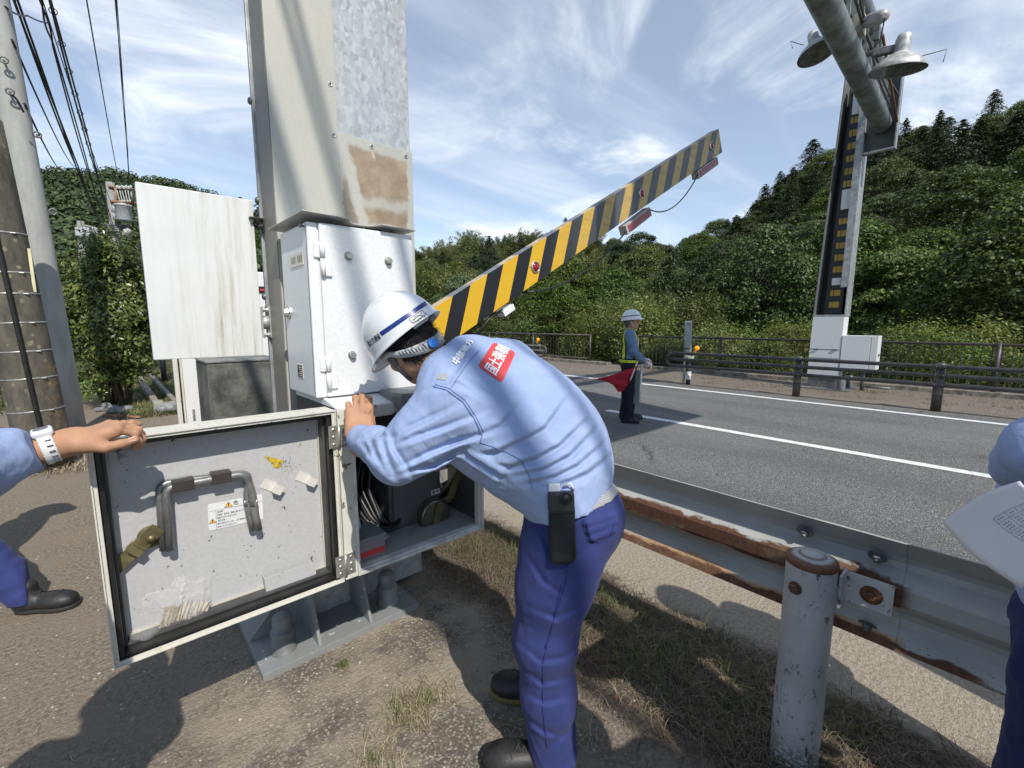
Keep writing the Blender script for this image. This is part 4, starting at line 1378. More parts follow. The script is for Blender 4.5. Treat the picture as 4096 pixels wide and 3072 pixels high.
for i in range(-4, 42):
    a, b = ph + per * (i - 2), ph + per * (i - 1)
    mi = 0 if i % 2 == 0 else 1
    poly = clip(clip([(a, 0), (b, 0), (b + sl_, wA), (a + sl_, wA)], 0.0, False), Ltop, True)
    if len(poly) < 3: continue
    m.add([arm_pt(*p) for p in poly], [tuple(range(len(poly)))], mi)
    m.add([arm_pt(*p) + th for p in poly], [tuple(reversed(range(len(poly))))], mi)
    ta, tb = max(a, 0), min(b, Ltop)
    if tb > ta: m.quad(arm_pt(ta, 0), arm_pt(ta, 0) + th, arm_pt(tb, 0) + th, arm_pt(tb, 0), 2 + mi)
    ta, tb = max(a + sl_, 0), min(b + sl_, Ltop)
    if tb > ta: m.quad(arm_pt(ta, wA), arm_pt(tb, wA), arm_pt(tb, wA) + th, arm_pt(ta, wA) + th, mi)
m.quad(arm_pt(Ltop, 0), arm_pt(Ltop, 0) + th, arm_pt(Ltop, wA) + th, arm_pt(Ltop, wA), 0)
topB = simple('arm_top_black_glare', (.16, .165, .18), .45, 0, .2); topY = simple('arm_top_yellow_glare', (.46, .36, .24), .5, 0, .25, 14)  # sun glare on the boom top, painted as paler black and yellow
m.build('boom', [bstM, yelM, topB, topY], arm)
redL = simple('red_reflector', (.26, .010, .014), .18, 0, .3, 60); chrome = simple('chrome_ring', (.62, .62, .60), .3, .8)
for (px, py, r) in ((2140, 1068, .036), (2565, 775, .036), (2845, 583, .036)):
    c = onY(px, py, YA)
    m = MB(); m.lathe(c, (0, -1, 0), [(r * 1.18, 0), (r * 1.18, .010), (r * 1.0, .014), (r * .96, .010)], 28)
    for s in (-1, 1): m.box(c + np.array([s * r * 1.15 - .010, -.004, -.008]), c + np.array([s * r * 1.15 + .010, -.001, .008]), .001)
    rg = m.build('reflector_ring', chrome, arm)
    m = MB(); m.lathe(c + np.array([0, -.004, 0]), (0, -1, 0), [(r * .96, 0), (r * .8, .010), (r * .4, .016), (0, .018)], 28); m.build('reflector', redL, rg)
def armbox(px0, py0, px1, py1, h, nm, facem, bodym):
    a, b = onY(px0, py0, YA), onY(px1, py1, YA)
    u = nrm(b - a); up_ = np.array([-u[2], 0, u[0]]); L = np.linalg.norm(b - a)
    m = MB(); m.box((0, -.005, -h), (L, .075, 0), .004, 0, (a, u, np.array([0, 1.0, 0]), up_)); o = m.build(nm, bodym, arm)
    if facem:
        m = MB(); m.box((.03, -.010, -h + .012), (L - .010, -.004, -.012), .002, 0, (a, u, np.array([0, 1.0, 0]), up_)); m.build('red_panel', facem, o)
    return a, b, u, up_
lampgrey = simple('lamp_grey', (.40, .38, .36), .5, 0, .2)
redP = simple('red_panel_plastic', (.24, .040, .045), .3, 0, .2, 20)
a1, b1, u1, v1 = armbox(2500, 903, 2598, 828, .085, 'lamp', redP, lampgrey)
a2, b2, u2_, v2 = armbox(2790, 683, 2868, 627, .085, 'lamp', redP, lampgrey)
armbox(2010, 1245, 2052, 1215, .045, 'junction', None, whiteM)
def sag(a, b, s, n=14):
    a, b = np.array(a, float), np.array(b, float)
    return [a + (b - a) * t_ + np.array([0, 0, -s * 4 * t_ * (1 - t_)]) for t_ in np.linspace(0, 1, n)]
m = MB(); m.tube(sag(b1 + np.array([-.02, 0, -.02]), a2 + v2 * -.03 + u2_ * .02, .16), .006, 8)
m.tube(sag(onY(2110, 1170, YA), a1 - v1 * .05, .12), .007, 8)
m.tube([onY(1905, 1345, YA + .03), onY(1960, 1270, YA + .03), onY(2010, 1240, YA + .02)], .010, 8)
m.build('cable', rubberM, arm)
m = MB(); c = onY(1903, 1136, YA + .04); m.lathe(c, n_, [(.014, 0), (.014, .010), (.008, .018), (0, .020)], 8); m.build('bolt', steelD, arm)
m = MB(); m.box((1.31, 2.46, .03), (1.56, 2.62, 1.30), .006); o = m.build('arm_pedestal', galvS, None, (1.45, 2.53, 0)); props(o, 'grey steel pedestal hidden behind the worker carrying the striped arm', 'pedestal')
# ---------------------------------------------------------------- far side of the road
fenceM = simple('dark_brown_rail', (.060, .052, .047), .45, .1, .3, 6)
railM = simple('dark_grey_rail', (.070, .066, .062), .42, .1, .3, 6)
def railing(y0, y1, posts, label):
    X = 13.47
    f = thing('pedestrian_railing', label, 'railing', (X, y0, .07))
    m = MB(); m.tube([(X, y0, 1.07), (X, y1, 1.07)], .030, 10); m.build('top_rail', fenceM, f)
    m = MB(); m.tube([(X, y0, .20), (X, y1, .20)], .022, 8); m.build('bottom_rail', fenceM, f)
    m = MB()
    n = int((y1 - y0) / .145)
    for k in range(1, n):
        y = y0 + (y1 - y0) * k / n
        m.tube([(X, y, .20), (X, y, 1.07)], .009, 6, caps=False)
    m.build('balusters', fenceM, f)
    for y in posts:
        m = MB(); m.tube([(X, y, .06), (X, y, 1.10)], .040, 12); m.lathe((X, y, 1.10), (0, 0, 1), [(.040, 0), (.030, .012), (0, .016)], 12); m.build('post', fenceM, f)
railing(-14.0, 8.60, [8.58, 5.80, 3.0, .2, -2.6, -5.4, -8.2, -11], 'long dark railing with thin uprights behind the far barrier column')
railing(10.60, 34.0, [10.62, 13.65, 16.6, 19.6, 22.6, 25.6, 28.6, 31.6], 'dark railing with thin uprights to the left of the man with the flag')

def guard(y0, y1, posts, label, capped):
    X = 10.52
    g_ = thing('guard_pipe', label, 'guard rail', (X, y0, 0))
    zs_ = (.775, .625, .465)
    r = .036
    for z in zs_:
        m = MB(); m.tube([(X - .075, y0 + (.16 if capped == 'lo' and z != .625 else 0), z), (X - .075, y1 - (.16 if capped == 'hi' and z != .625 else 0), z)], r, 12); m.build('rail', railM, g_)
    m = MB()
    if capped:
        s = 1 if capped == 'hi' else -1
        ye = y1 if capped == 'hi' else y0
        pts = [(X - .075, ye - s * .16 + s * .16 * math.cos(a), .62 + .155 * math.sin(a)) for a in np.linspace(math.pi / 2, -math.pi / 2, 15)]
        m.tube(pts, r, 12); m.build('end_loop', railM, g_)
    for y in posts:
        m = MB(); m.tube([(X, y, 0), (X, y, .80)], .070, 18); m.lathe((X, y, .80), (0, 0, 1), [(.078, -.02), (.078, .01), (.055, .035), (0, .042)], 18)
        for z in zs_:
            for dy in (-.05, .05): m.lathe((X - .075 - r, y + dy, z), (-1, 0, 0), [(.014, -.004), (.012, .006), (0, .010)], 8)
        po = m.build('post', railM, g_)
        m = MB(); m.lathe((X, y, 0), (0, 0, 1), [(.0715, .30), (.0715, .36)], 18); m.build('tape_band', simple('reflective_band', (.12, .11, .075), .35), po)
guard(-16, 5.80, [2.92, .80, -1.3, -3.4, -5.5], 'three-bar dark guard pipe in front of the far barrier column', 'hi')
guard(10.0, 34.0, [10.40, 12.6, 14.8, 17, 19.2, 21.4, 23.6], 'three-bar dark guard pipe left of the man with the flag', 'lo')

# delineator post with amber flasher
alu = simple('pale_aluminium', (.42, .43, .43), .4, .5, .15, 10)
amber = NT('amber_lens'); amber.set((.85, .33, .01), .25, Emission_Color=(1, .38, .02, 1), Emission_Strength=.35); amber = amber.m
dl = thing('marker_post', 'tall pale folded marker panel strapped to the end post of the far guard pipe', 'marker post', (10.62, 5.30, 0))
m = MB(); m.tube([(10.66, 5.33, 0), (10.66, 5.33, .90)], .052, 16); m.build('stub_post', railM, dl)
m = MB(); m.box((10.56, 5.385, 0), (10.60, 5.425, 1.05), .004); m.build('upright', simple('post_grey', (.26, .255, .24), .5, .3), dl)
fr = (np.array([10.57, 5.34, .78]), np.array([1.0, 0, 0]), nrm([0, 1, -.03]), nrm([0, .03, 1]))
m = MB(); m.box((0, -.090, 0), (.03, .090, .78), .01, 0, fr); m.box((-.008, -.072, .14), (-.001, .072, .72), .004, 1, fr); m.box((-.012, -.05, .70), (-.002, .05, .73), .003, 2, fr); m.box((-.014, -.07, .09), (.0, .07, .13), .003, 2, fr)
m.build('panel', [alu, simple('panel_grey', (.33, .345, .34), .5), steelD], dl)
f = Field((10.5, 5.15, .55), (10.85, 5.55, .80), .012); f.ell((10.64, 5.32, .66), (.10, .13, .09), None, .02); f.noise(.03, 18, 3)
link('wrap', f.mesh('wrap'), simple('grey_wrap', (.30, .30, .29), .4, 0, .3), dl)
f = Field((10.5, 5.15, .0), (10.85, 5.5, .32), .012); f.cone((10.66, 5.33, .17), (10.66, 5.33, .27), .065, .070, .02); f.noise(.02, 22, 4)
link('foot_wrap', f.mesh('foot_wrap'), simple('white_wrap', (.58, .58, .57), .5, 0, .2), dl)
def flasher(c, label):
    o = thing('amber_flasher', label, 'flasher', c)
    m = MB(); m.lathe(np.array(c), (-1, 0, .1), [(.0, .035), (.036, .034), (.055, .02), (.055, -.018), (.036, -.03), (0, -.032)], 20); m.build('lens', amber, o)
    m = MB(); m.box(np.array(c) + [-.03, .02, -.11], np.array(c) + [.03, .075, -.055], .006); m.build('case', simple('flasher_case', (.55, .30, .03), .5), o)
flasher((10.60, 5.115, .91), 'amber warning flasher beside the tall marker panel')
flasher((10.50, 10.42, .98), 'amber warning flasher on the guard pipe left of the man with the flag')

# ---------------------------------------------------------------- far barrier column
fw = weathered('far_white_paint', (.66, .66, .65), .4, (.50, .49, .42), .3, True, bump=.02, scale=.5)
fb = thing('barrier_column', 'tall white and galvanised barrier column with an L-shaped foot across the road', 'column', (12.5, 2.9, 0))
XF = 12.30
m = MB()
def taper(x0, x1, y0b, y1b, y0t, y1t, z0, z1, mi=0):
    vs = [(x0, y0b, z0), (x1, y0b, z0), (x1, y1b, z0), (x0, y1b, z0), (x0, y0t, z1), (x1, y0t, z1), (x1, y1t, z1), (x0, y1t, z1)]
    m.add(vs, [(3, 2, 1, 0), (4, 5, 6, 7), (0, 1, 5, 4), (1, 2, 6, 5), (2, 3, 7, 6), (3, 0, 4, 7)], mi)
taper(XF, 12.72, 2.62, 3.22, 2.60, 3.20, .26, 1.66)
m.build('foot_housing', fw, fb)
m = MB(); m.box((XF - .006, 2.64, .70), (XF - .001, 3.20, .712), 0); 
for y in (2.72, 3.08): m.box((XF - .022, y - .045, .895), (XF - .001, y + .045, .925), .003)
m.box((XF - .004, 2.63, .905), (XF - .001, 3.21, .915), 0, 1)
m.build('panel_hinge', [steelD, blackM], fb)
m = MB(); taper(XF + .02, 12.70, 2.64, 3.20, 2.64, 3.20, .02, .26); m.build('foot', steelD, fb)
m = MB(); m.box((11.98, 2.35, -.01), (13.0, 3.5, .03), .003); m.build('base_plate', steelD, fb)
for (x, y) in ((12.15, 2.50), (12.15, 3.36), (12.85, 2.50)):
    m = MB(); m.lathe((x, y, .03), (0, 0, 1), [(.085, 0), (.08, .24), (.07, .26), (0, .27)], 18); m.build('bolt_cap', steelD, fb)
# U-shaped upper column
def side(y_b, y_t, z0, z1, x0, x1, th, mi): taper(x0, x1, y_b, y_b + th, y_t, y_t + th, z0, z1, mi)
m = MB()
side(2.585, 2.555, 1.663, 6.75, XF, 12.74, .02, 0)
m.build('right_flange', galvS, fb)
m = MB(); taper(XF - .012, XF + .004, 2.58, 2.72, 2.55, 2.68, 2.30, 6.75, 0); m.build('front_lip', galvS, fb)
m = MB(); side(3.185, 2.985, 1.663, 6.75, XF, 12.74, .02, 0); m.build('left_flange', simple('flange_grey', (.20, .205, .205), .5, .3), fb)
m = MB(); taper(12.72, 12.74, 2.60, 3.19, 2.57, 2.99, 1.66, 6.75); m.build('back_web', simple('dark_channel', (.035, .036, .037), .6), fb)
m = MB(); taper(XF, 12.6, 2.60, 3.19, 2.60, 3.19, 1.655, 1.70, 0); m.build('sill', galvS, fb)
# motor box
mb_ = thing('drive_box', 'short white drive box joined to the foot of the far barrier column', 'box', (12.5, 2.3, .56))
m = MB(); m.box((XF - .01, 2.085, .50), (12.66, 2.60, 1.235), .006); m.build('body', fw, mb_)
m = MB(); m.box((XF - .004, 1.955, .50), (12.65, 2.077, 1.235), .006); m.build('end_cap', fw, mb_)
m = MB(); m.box((12.40, 1.935, .80), (12.55, 1.953, .84), .004); m.build('handle', steelD, mb_)
m = MB(); m.tube([(12.55, 2.2, 0), (12.55, 2.2, .5)], .04, 10); m.tube([(12.55, 2.15, .10), (12.55, 1.7, .10)], .025, 8); m.build('support', steelD, mb_)
# its own arm stowed upright inside the channel
fa = thing('barrier_arm', 'black and yellow barrier arm standing upright inside the far barrier column', 'barrier arm', (12.5, 2.9, 1.72))
def armc(z): return 2.86 - .022 * (z - 1.72)
m = MB(); taper(12.44, 12.60, armc(1.72) - .17, armc(1.72) + .17, armc(6.6) - .13, armc(6.6) + .13, 1.72, 6.6); m.build('boom', blackM, fa)
ysq = simple('arm_yellow_square', (.46, .29, .03), .45, 0, .15)
for k in range(17):
    z = 1.86 + k * .262
    if k in (2, 8): continue
    c = armc(z); m = MB()
    m.quad((12.436, c + .085, z), (12.436, c + .030, z), (12.436, c + .030, z + .130), (12.436, c + .085, z + .130))
    m.quad((12.436, c + .018, z), (12.436, c - .105, z), (12.436, c - .105, z + .130), (12.436, c + .018, z + .130))
    m.build('yellow_mark', ysq, fa)
for (z, h) in ((2.36, .16), (4.00, .42), (5.95, .60)):
    m = MB(); c = armc(z); m.box((12.38, c - .10, z), (12.43, c + .07, z + h), .006); m.build('lamp_box', whiteT, fa)

# ---------------------------------------------------------------- gantry truss over the road
gt = thing('gantry', 'grey twin pipe gantry running overhead from the near column to the far column', 'gantry', (12.3, 2.28, 5.6))
G0, G1 = np.array([.95, 1.80, 5.60]), np.array([12.42, 2.285, 5.58])
H0, H1 = np.array([.95, 1.85, 6.52]), np.array([10.72, 2.24, 6.50])
pipeM = simple('weathered_galvanised_pipe', (.23, .245, .24), .55, .45, .35, 5, .1, 30)
m = MB(); m.tube([G0, G1], .165, 28); m.build('lower_chord', pipeM, gt)
for s in (.79, .905):
    p = G0 + (G1 - G0) * s; d = nrm(G1 - G0); m = MB(); m.tube([p - d * .015, p + d * .015], .172, 28); m.build('pipe_joint', pipeM, gt)
m = MB(); m.tube([H0, H1], .165, 28); m.build('upper_chord', pipeM, gt)
m = MB()
n = 26
for k in range(n):
    s = k / (n - 1)
    a = G0 + (G1 - G0) * s; b = H0 + np.array([11.4, .43, -.02]) * s
    m.box((-.02, -.05, 0), (.02, .05, .95), 0, 0, (a + np.array([0, -.03, 0]), nrm(G1 - G0), np.array([0, 1.0, 0]), np.array([0, 0, 1.0])))
    if k < n - 1:
        c = H0 + np.array([11.4, .43, -.02]) * ((k + 1) / (n - 1))
        m.tube([a, c], .025, 8)
m.build('lattice', pipeM, gt)
m = MB()
m.box((12.42, 2.02, 5.05), (12.46, 2.56, 6.75), .004); m.box((12.30, 2.02, 5.05), (12.42, 2.05, 6.75), .004, 1); m.box((12.30, 2.05, 5.05), (12.42, 2.56, 5.085), .004, 1)
m.build('end_plate', [simple('end_plate_dark', (.085, .09, .088), .5, .3), galvS], gt)
m = MB()
for k, (dy, r) in enumerate(((-.10, .016), (-.14, .020), (.02, .014))):
    pts = [G0 + (G1 - G0) * s + np.array([0, dy - .08 + .05 * math.sin(9 * s + k), .34 + .14 * math.sin(5 * s + k * 2)]) for s in np.linspace(.3, .97, 22)]
    m.tube(pts, r, 8)
m.build('cable', simple('lagged_cable', (.07, .06, .055), .6), gt)
m = MB(); a = G0 + (G1 - G0) * .80 + np.array([0, -.20, .70]); b = G0 + (G1 - G0) * .985 + np.array([0, -.25, -.05]); m.tube([a, b], .022, 6); m.build('rusty_strut', rustyM, gt)

def floodlight(c, ax, r, anchor, label):
    ax = nrm(ax); c = np.array(c, float)
    o = thing('floodlight', label, 'floodlight', c)
    h = r * .95
    m = MB(); m.lathe(c, ax, [(r * .995, 0), (r, .01), (r * .82, h * .30), (r * .50, h * .58), (r * .34, h * .66), (r * .30, h * .70)], 36)
    sh = m.build('shade', simple('floodlight_shade', (.42, .43, .41), .5, .3, .3, 12), o)
    m = MB(); m.lathe(c + ax * h * .66, ax, [(r * .30, 0), (r * .27, h * .55), (r * .22, h * .72), (r * .12, h * .78), (0, h * .80)], 24); m.build('lamp_holder', simple('lamp_holder', (.44, .45, .44), .5, .3, .3, 16), o)
    m = MB(); m.lathe(c + ax * .012, ax, [(r * .96, 0), (0, .004)], 36); m.build('lens', simple('dusty_glass', (.105, .11, .10), .12, 0, .5, 9), o)
    m = MB(); m.lathe(c + ax * .03, ax, [(0, 0), (r * .10, .0), (r * .08, h * .4)], 10); m.build('bulb', simple('bulb_white', (.5, .5, .48), .3), o)
    m = MB(); t_ = c + ax * h * .9; an = np.array(anchor, float); m.tube([t_, (t_ + an) / 2 + np.array([0, 0, .04]), an], r * .11, 8)
    e1 = nrm(an - t_); m.box((-.02, -.05, -.05), (.26, .05, .05), .01, 0, (t_ + e1 * r * .25, e1, nrm(np.cross(e1, [0, 0, 1])), nrm(np.cross(e1, np.cross(e1, [0, 0, 1])))))
    m.build('bracket', steelD, o)
    s = nrm(np.cross(ax, e1)) ; d2 = -e1
    m = MB(); p0 = c + ax * h * .4 + d2 * r * .7; m.tube([p0, p0 + d2 * r * .75 + ax * .02, p0 + d2 * r * .72 - ax * r * .38], .007, 6); m.build('stay_wire', steelD, o)
    return o
LA = onY(3270, 215, 2.62); LB = onY(3588, 285, 1.62)
floodlight(LA, (.05, .28, .95), .290, G0 + np.array([LA[0] + .15 - .95, .28, .16]), 'round conical floodlight hung on the left side of the gantry pipe')
floodlight(LB, (-.10, -.12, .98), .365, np.array([LB[0] - .1, 2.05, LB[2] + .35]), 'round conical floodlight hung on the right side of the gantry pipe')
sl_ = thing('street_lamp', 'flat oblong lamp head above the right floodlight on the gantry', 'lamp', onY(3520, 70, 1.75))
a = onY(3455, 90, 1.95); b = onY(3540, 62, 1.62)
m = MB(); u = nrm(b - a); m.tube([a, a + u * .15, a + u * .42, b - u * .03, b], .07, 14, rs=[.05, .085, .095, .075, .03]); m.build('head', simple('lamp_head_grey', (.36, .37, .36), .5, .2), sl_)
m = MB(); m.box(a + np.array([-.10, -.02, -.16]), a + np.array([.10, .12, .10]), .01); m.build('clamp', simple('old_cream_clamp', (.35, .33, .25), .6), sl_)
m = MB(); m.tube(sag(b + np.array([0, 0, -.03]), onY(3520, 170, 1.7), .0), .008, 6); m.build('drop_cable', simple('blue_cable', (.04, .06, .12), .5), sl_)
m = MB(); m.box(onY(3505, 150, 2.0) - .04, onY(3505, 150, 2.0) + np.array([.04, .04, .35]), .004); m.build('stem', steelD, sl_)

# road sign on a roadside mast just outside the picture: it throws the big shadow on the road
sg = thing('overhead_sign', 'large rectangular road sign on a roadside mast behind the camera', 'road sign', (2.35, -1.30, 0))
m = MB(); m.tube([(2.35, -1.30, 0), (2.35, -1.30, 9.3)], .15, 20, rs=[.16, .12]); m.build('mast', galvS, sg)
m = MB(); m.box((2.75, -1.24, 5.0), (6.02, -1.20, 9.2), .01); m.build('board', simple('sign_back', (.30, .31, .31), .5, .4), sg)
m = MB(); m.tube([(2.35, -1.30, 5.8), (5.8, -1.28, 5.8)], .06, 12); m.tube([(2.35, -1.30, 8.4), (5.8, -1.28, 8.4)], .06, 12); m.build('arm', galvS, sg)

# ---------------------------------------------------------------- near guard rail
t = NT('guardrail_paint')
q = t.xyz(t.co())
w1 = t.noise(22, 6, .65, t.co((1, .35, 1))); w2 = t.noise(60, 4, .7); w3 = t.noise(5, 5, .6, t.co((1, .5, 1)))
zz_ = t.math('ADD', q[2], t.math('MULTIPLY', t.math('SUBTRACT', w1, .5), .060))
zz_ = t.math('ADD', zz_, t.math('MULTIPLY', t.math('SUBTRACT', w3, .5), .05))
left = t.rng(q[1], .13, .17)                              # the long older rail
def band(v, a, b, s=.006): return t.math('MULTIPLY', t.rng(v, a - s, a + s), t.rng(v, b + s, b - s))
rustL = t.math('MAXIMUM', band(zz_, .152, .230, .004), t.rng(zz_, .034, .022))
rustR = t.rng(zz_, .024, .014)
rust = t.math('ADD', t.math('MULTIPLY', rustL, left), t.math('MULTIPLY', rustR, t.math('SUBTRACT', 1.0, left)))
edge = t.math('MULTIPLY', t.math('MAXIMUM', band(zz_, .142, .156, .004), t.rng(zz_, .046, .032)), left)
speck = t.math('MULTIPLY', t.rng(t.noise(120, 3, .7), .62, .66), t.rng(t.math('ADD', q[2], t.math('MULTIPLY', w3, .05)), .085, .045))
paintc = t.mix(t.rng(w3, .3, .7), (.33, .335, .315), (.46, .465, .445))
paintc = t.mix(t.math('MULTIPLY', t.rng(t.noise(9, 5, .7, t.co((1, .2, 1))), .5, .8), .55), paintc, (.30, .31, .25))
paintc = t.mix(t.math('MULTIPLY', edge, .7), paintc, (.50, .25, .08))
rc = t.mix(t.rng(w2, .3, .7), (.075, .034, .020), (.150, .070, .038))
rc = t.mix(t.rng(t.noise(7, 5, .6), .5, .75), rc, (.20, .135, .078))
c = t.mix(rust, paintc, rc); c = t.mix(speck, c, (.06, .055, .07))
t.set(c, t.math('ADD', .42, t.math('MULTIPLY', rust, .45)))
t.bump(t.math('ADD', t.math('MULTIPLY', rust, .6), t.math('MULTIPLY', w2, t.math('MULTIPLY', rust, .5))), .35, .004)
grM = t.m
PROF = [(0, .37), (.010, .358), (.050, .302), (.056, .282), (.050, .262), (.008, .225), (0, .212), (0, .162), (.008, .148), (.050, .112), (.056, .090), (.050, .068), (.010, .013), (0, 0)]
GX, GZ = 1.83, .437
def beam(name, y0, y1, dx, label):
    ys = np.linspace(y0, y1, max(2, int(abs(y1 - y0) / .25)))
    k = len(PROF); m = MB()
    vs = [(GX + dx + x, y, GZ + z) for y in ys for x, z in PROF]
    fs = [(j * k + i, j * k + i + 1, (j + 1) * k + i + 1, (j + 1) * k + i) for j in range(len(ys) - 1) for i in range(k - 1)]
    m.add(vs, fs, 0, False)
    o = m.build(name, grM, None, (GX, 0, GZ))
    s = o.modifiers.new('s', 'SOLIDIFY'); s.thickness = .0035; s.offset = 0
    return props(o, label, 'guard rail', 'steel guard rail beams')
beamA = beam('guardrail_beam', .165, 3.6, 0, 'long rust-streaked steel guard rail beam behind the bent worker')
beamB = beam('guardrail_beam', .42, -5.5, .005, 'whiter steel guard rail beam running out of the picture on the right')
for (px, py) in ((3220, 2125), (3510, 2225)):
    c = onX(px, py, GX + .030); m = MB(); m.hexbolt(c, nrm([-.82, 0, -.55]), .014, .013, 1.9, 0, .008); o = m.build('splice_bolt', steelD, beamA)
c = onX(3470, 2500, GX + .028); m = MB(); m.hexbolt(c, nrm([-.82, 0, -.55]), .014, .013, 1.9, 0, .008); m.build('splice_bolt', steelD, beamA)
# post
t = NT('post_paint')
q = t.xyz(t.co())
ch = t.rng(t.noise(34, 6, .78, t.co((1, 1, .55))), .565, .60)
dn = t.rng(t.math('ADD', t.noise(3, 4, .6), t.math('MULTIPLY', t.rng(q[2], .25, .0), .22)), .36, .56)
ch = t.math('MULTIPLY', ch, dn)
lowd = t.math('MULTIPLY', t.rng(q[2], .16, .0), t.rng(t.noise(60, 4, .7, t.co((1, 1, 2.2))), .42, .55))
c = t.mix(t.rng(t.noise(4, 5, .6), .3, .7), (.44, .44, .43), (.56, .56, .55))
c = t.mix(t.math('MULTIPLY', t.rng(t.noise(5, 5, .7, t.co((4, 4, .5))), .5, .8), .35), c, (.40, .38, .33))
c = t.mix(ch, c, (.105, .085, .075)); c = t.mix(lowd, c, (.10, .075, .055))
t.set(c, .45); t.bump(t.math('ADD', t.math('MULTIPLY', ch, -1.0), t.math('MULTIPLY', t.noise(30, 3, .6), .3)), .3, .003); postM = t.m
PX, PY, PT = 1.657, .374, .735
gpst = thing('guardrail_post', 'chipped white round steel post with a rusty cap in front of the guard rail', 'post', (PX, PY, 0))
m = MB(); m.lathe((PX, PY, 0), (0, 0, 1), [(.072, -.05), (.072, .3), (.072, PT - .012)], 40); m.build('tube', postM, gpst)
t = NT('rusty_cap')
q = t.co(); rr_ = t.math('SQRT', t.math('ADD', t.math('POWER', t.xyz(q)[0], 2.0), t.math('POWER', t.xyz(q)[1], 2.0)))
f = t.rng(t.math('ADD', rr_, t.math('MULTIPLY', t.math('SUBTRACT', t.noise(30, 5, .7), .5), .03)), .050, .062)
f2 = t.math('MULTIPLY', t.rng(t.math('ABSOLUTE', t.math('SUBTRACT', rr_, .036)), .006, .003), .7)
t.set(t.mix(t.math('MAXIMUM', f, f2), (.40, .41, .39), t.mix(t.noise(60, 3, .6), (.09, .035, .018), (.22, .10, .05))), .6)
m = MB(); m.lathe((PX, PY, PT - .014), (0, 0, 1), [(.0735, 0), (.075, .006), (.073, .018), (.060, .026), (.036, .030), (.034, .033), (0, .034)], 40); m.build('cap', t.m, gpst)
a_ = nrm(EYE * [1, 1, 0] - np.array([PX, PY, 0])); 
bd = nrm(np.array([-.95, .30, 0])); c = np.array([PX, PY, .652]) + bd * .072
m = MB(); m.hexbolt(c, bd, .0155, .014, 1.35, 0, 0); m.build('bolt', simple('brown_bolt', (.15, .085, .055), .5, .4, .3), gpst)
br = MB()
zb = (.580, .690)
y0 = PY - .060
br.box((PX + .040, PY - .078, zb[0]), (PX + .110, PY - .070, zb[1]), .001)
br.box((PX + .104, PY - .200, zb[0] + .004), (PX + .110, PY - .070, zb[1] - .004), .001)
b_o = br.build('bracket', postM, gpst)
m = MB(); c = np.array([PX + .104, PY - .145, .632]); m.lathe(c, (-1, 0, 0), [(0, 0), (.030, 0), (.030, .002), (0, .0024)], 20, 0); m.hexbolt(c + np.array([-.002, 0, 0]), (-1, 0, 0), .013, .012, 1.2); m.build('bolt', rustyM, gpst)
# ---------------------------------------------------------------- poles on the left
t = NT('pole_concrete')
c = t.mix(t.rng(t.noise(2.5, 6, .65, t.co((4, 4, .8))), .3, .7), (.30, .30, .285), (.40, .40, .38))
c = t.mix(t.math('MULTIPLY', t.rng(t.noise(20, 5, .75, t.co((.4, .4, 3))), .52, .75), .35), c, (.20, .20, .19))
t.set(c, .85); t.bump(t.noise(50, 4, .7), .25, .004); poleM = t.m
t = NT('old_pole_concrete')
q = t.xyz(t.co())
c = t.mix(t.rng(t.noise(5, 6, .7, t.co((2, 2, .8))), .3, .7), (.060, .055, .045), (.135, .120, .092))
vd = t.voro(11, t.co((1, 1, .9)), 'Distance')
lich = t.math('MULTIPLY', t.rng(vd, .26, .19), t.rng(t.noise(2.6, 4, .6), .46, .60))
c = t.mix(t.math('MULTIPLY', lich, .85), c, (.27, .245, .165))
moss = t.math('MULTIPLY', t.rng(t.noise(11, 6, .75), .50, .62), t.math('MULTIPLY', t.rng(q[0], .02, .16), t.rng(q[2], 2.2, 1.2)))
c = t.mix(t.math('MULTIPLY', moss, .8), c, (.22, .16, .055))
c = t.mix(t.rng(q[2], .30, .05), c, (.10, .085, .06))
t.set(c, .9); t.bump(t.noise(40, 5, .7), .4, .006); oldM = t.m
def pole(name, label, base, top, r0, r1, mat):
    base, top = np.array(base, float), np.array(top, float)
    o = thing(name, label, 'utility pole', base)
    m = MB(); k = 12
    m.tube([base + (top - base) * s for s in np.linspace(0, 1, k)], r0, 32, rs=[r0 + (r1 - r0) * s for s in np.linspace(0, 1, k)])
    m.build('shaft', mat, o)
    return o, base, top
gb = gp(292, 1760); gt_ = EYE + ray(-22, 0) * (np.hypot(gb[0], gb[1]) / np.hypot(*ray(-22, 0)[:2]))
gp_o, A, B = pole('utility_pole', 'pale grey concrete utility pole with step rings standing behind the dark old pole', gb, gb + (gt_ - gb) * 1.9, .150, .105, poleM)
for (px, py, k) in ((42, 375, 1), (150, 545, 1), (213, 850, 1), (18, 250, 1), (256, 1135, 0)):
    c = hatp = None
    r = ray(px, py); hd = (math.hypot(gb[0], gb[1]) - .13) / math.hypot(r[0], r[1]); c = EYE + r * hd
    c = c - np.array([0, .02, 0]); m = MB()
    d = nrm(np.array([.05, -1, -.1])); m.tube([c + np.array([0, .03, 0]), c + d * .07], .011, 8)
    if k:
        m.tube([c + d * .07 + np.array([.032 * math.cos(a), 0, .032 * math.sin(a)]) for a in np.linspace(0, 6.283, 15)], .010, 8)
    m.build('step_bolt', steelD, gp_o)
ob_ = gp(195, 1868); ot_ = EYE + ray(8, 1000) * (np.hypot(ob_[0], ob_[1]) / np.hypot(*ray(8, 1000)[:2])); ot_ = ob_ + (ot_ - ob_) * (2.954 / ot_[2])
op_o, A, B = pole('utility_pole', 'dark lichen-spotted old concrete pole with steel bands and a black conduit', ob_, ob_ + (ot_ - ob_) * 1.15, .215, .185, oldM)
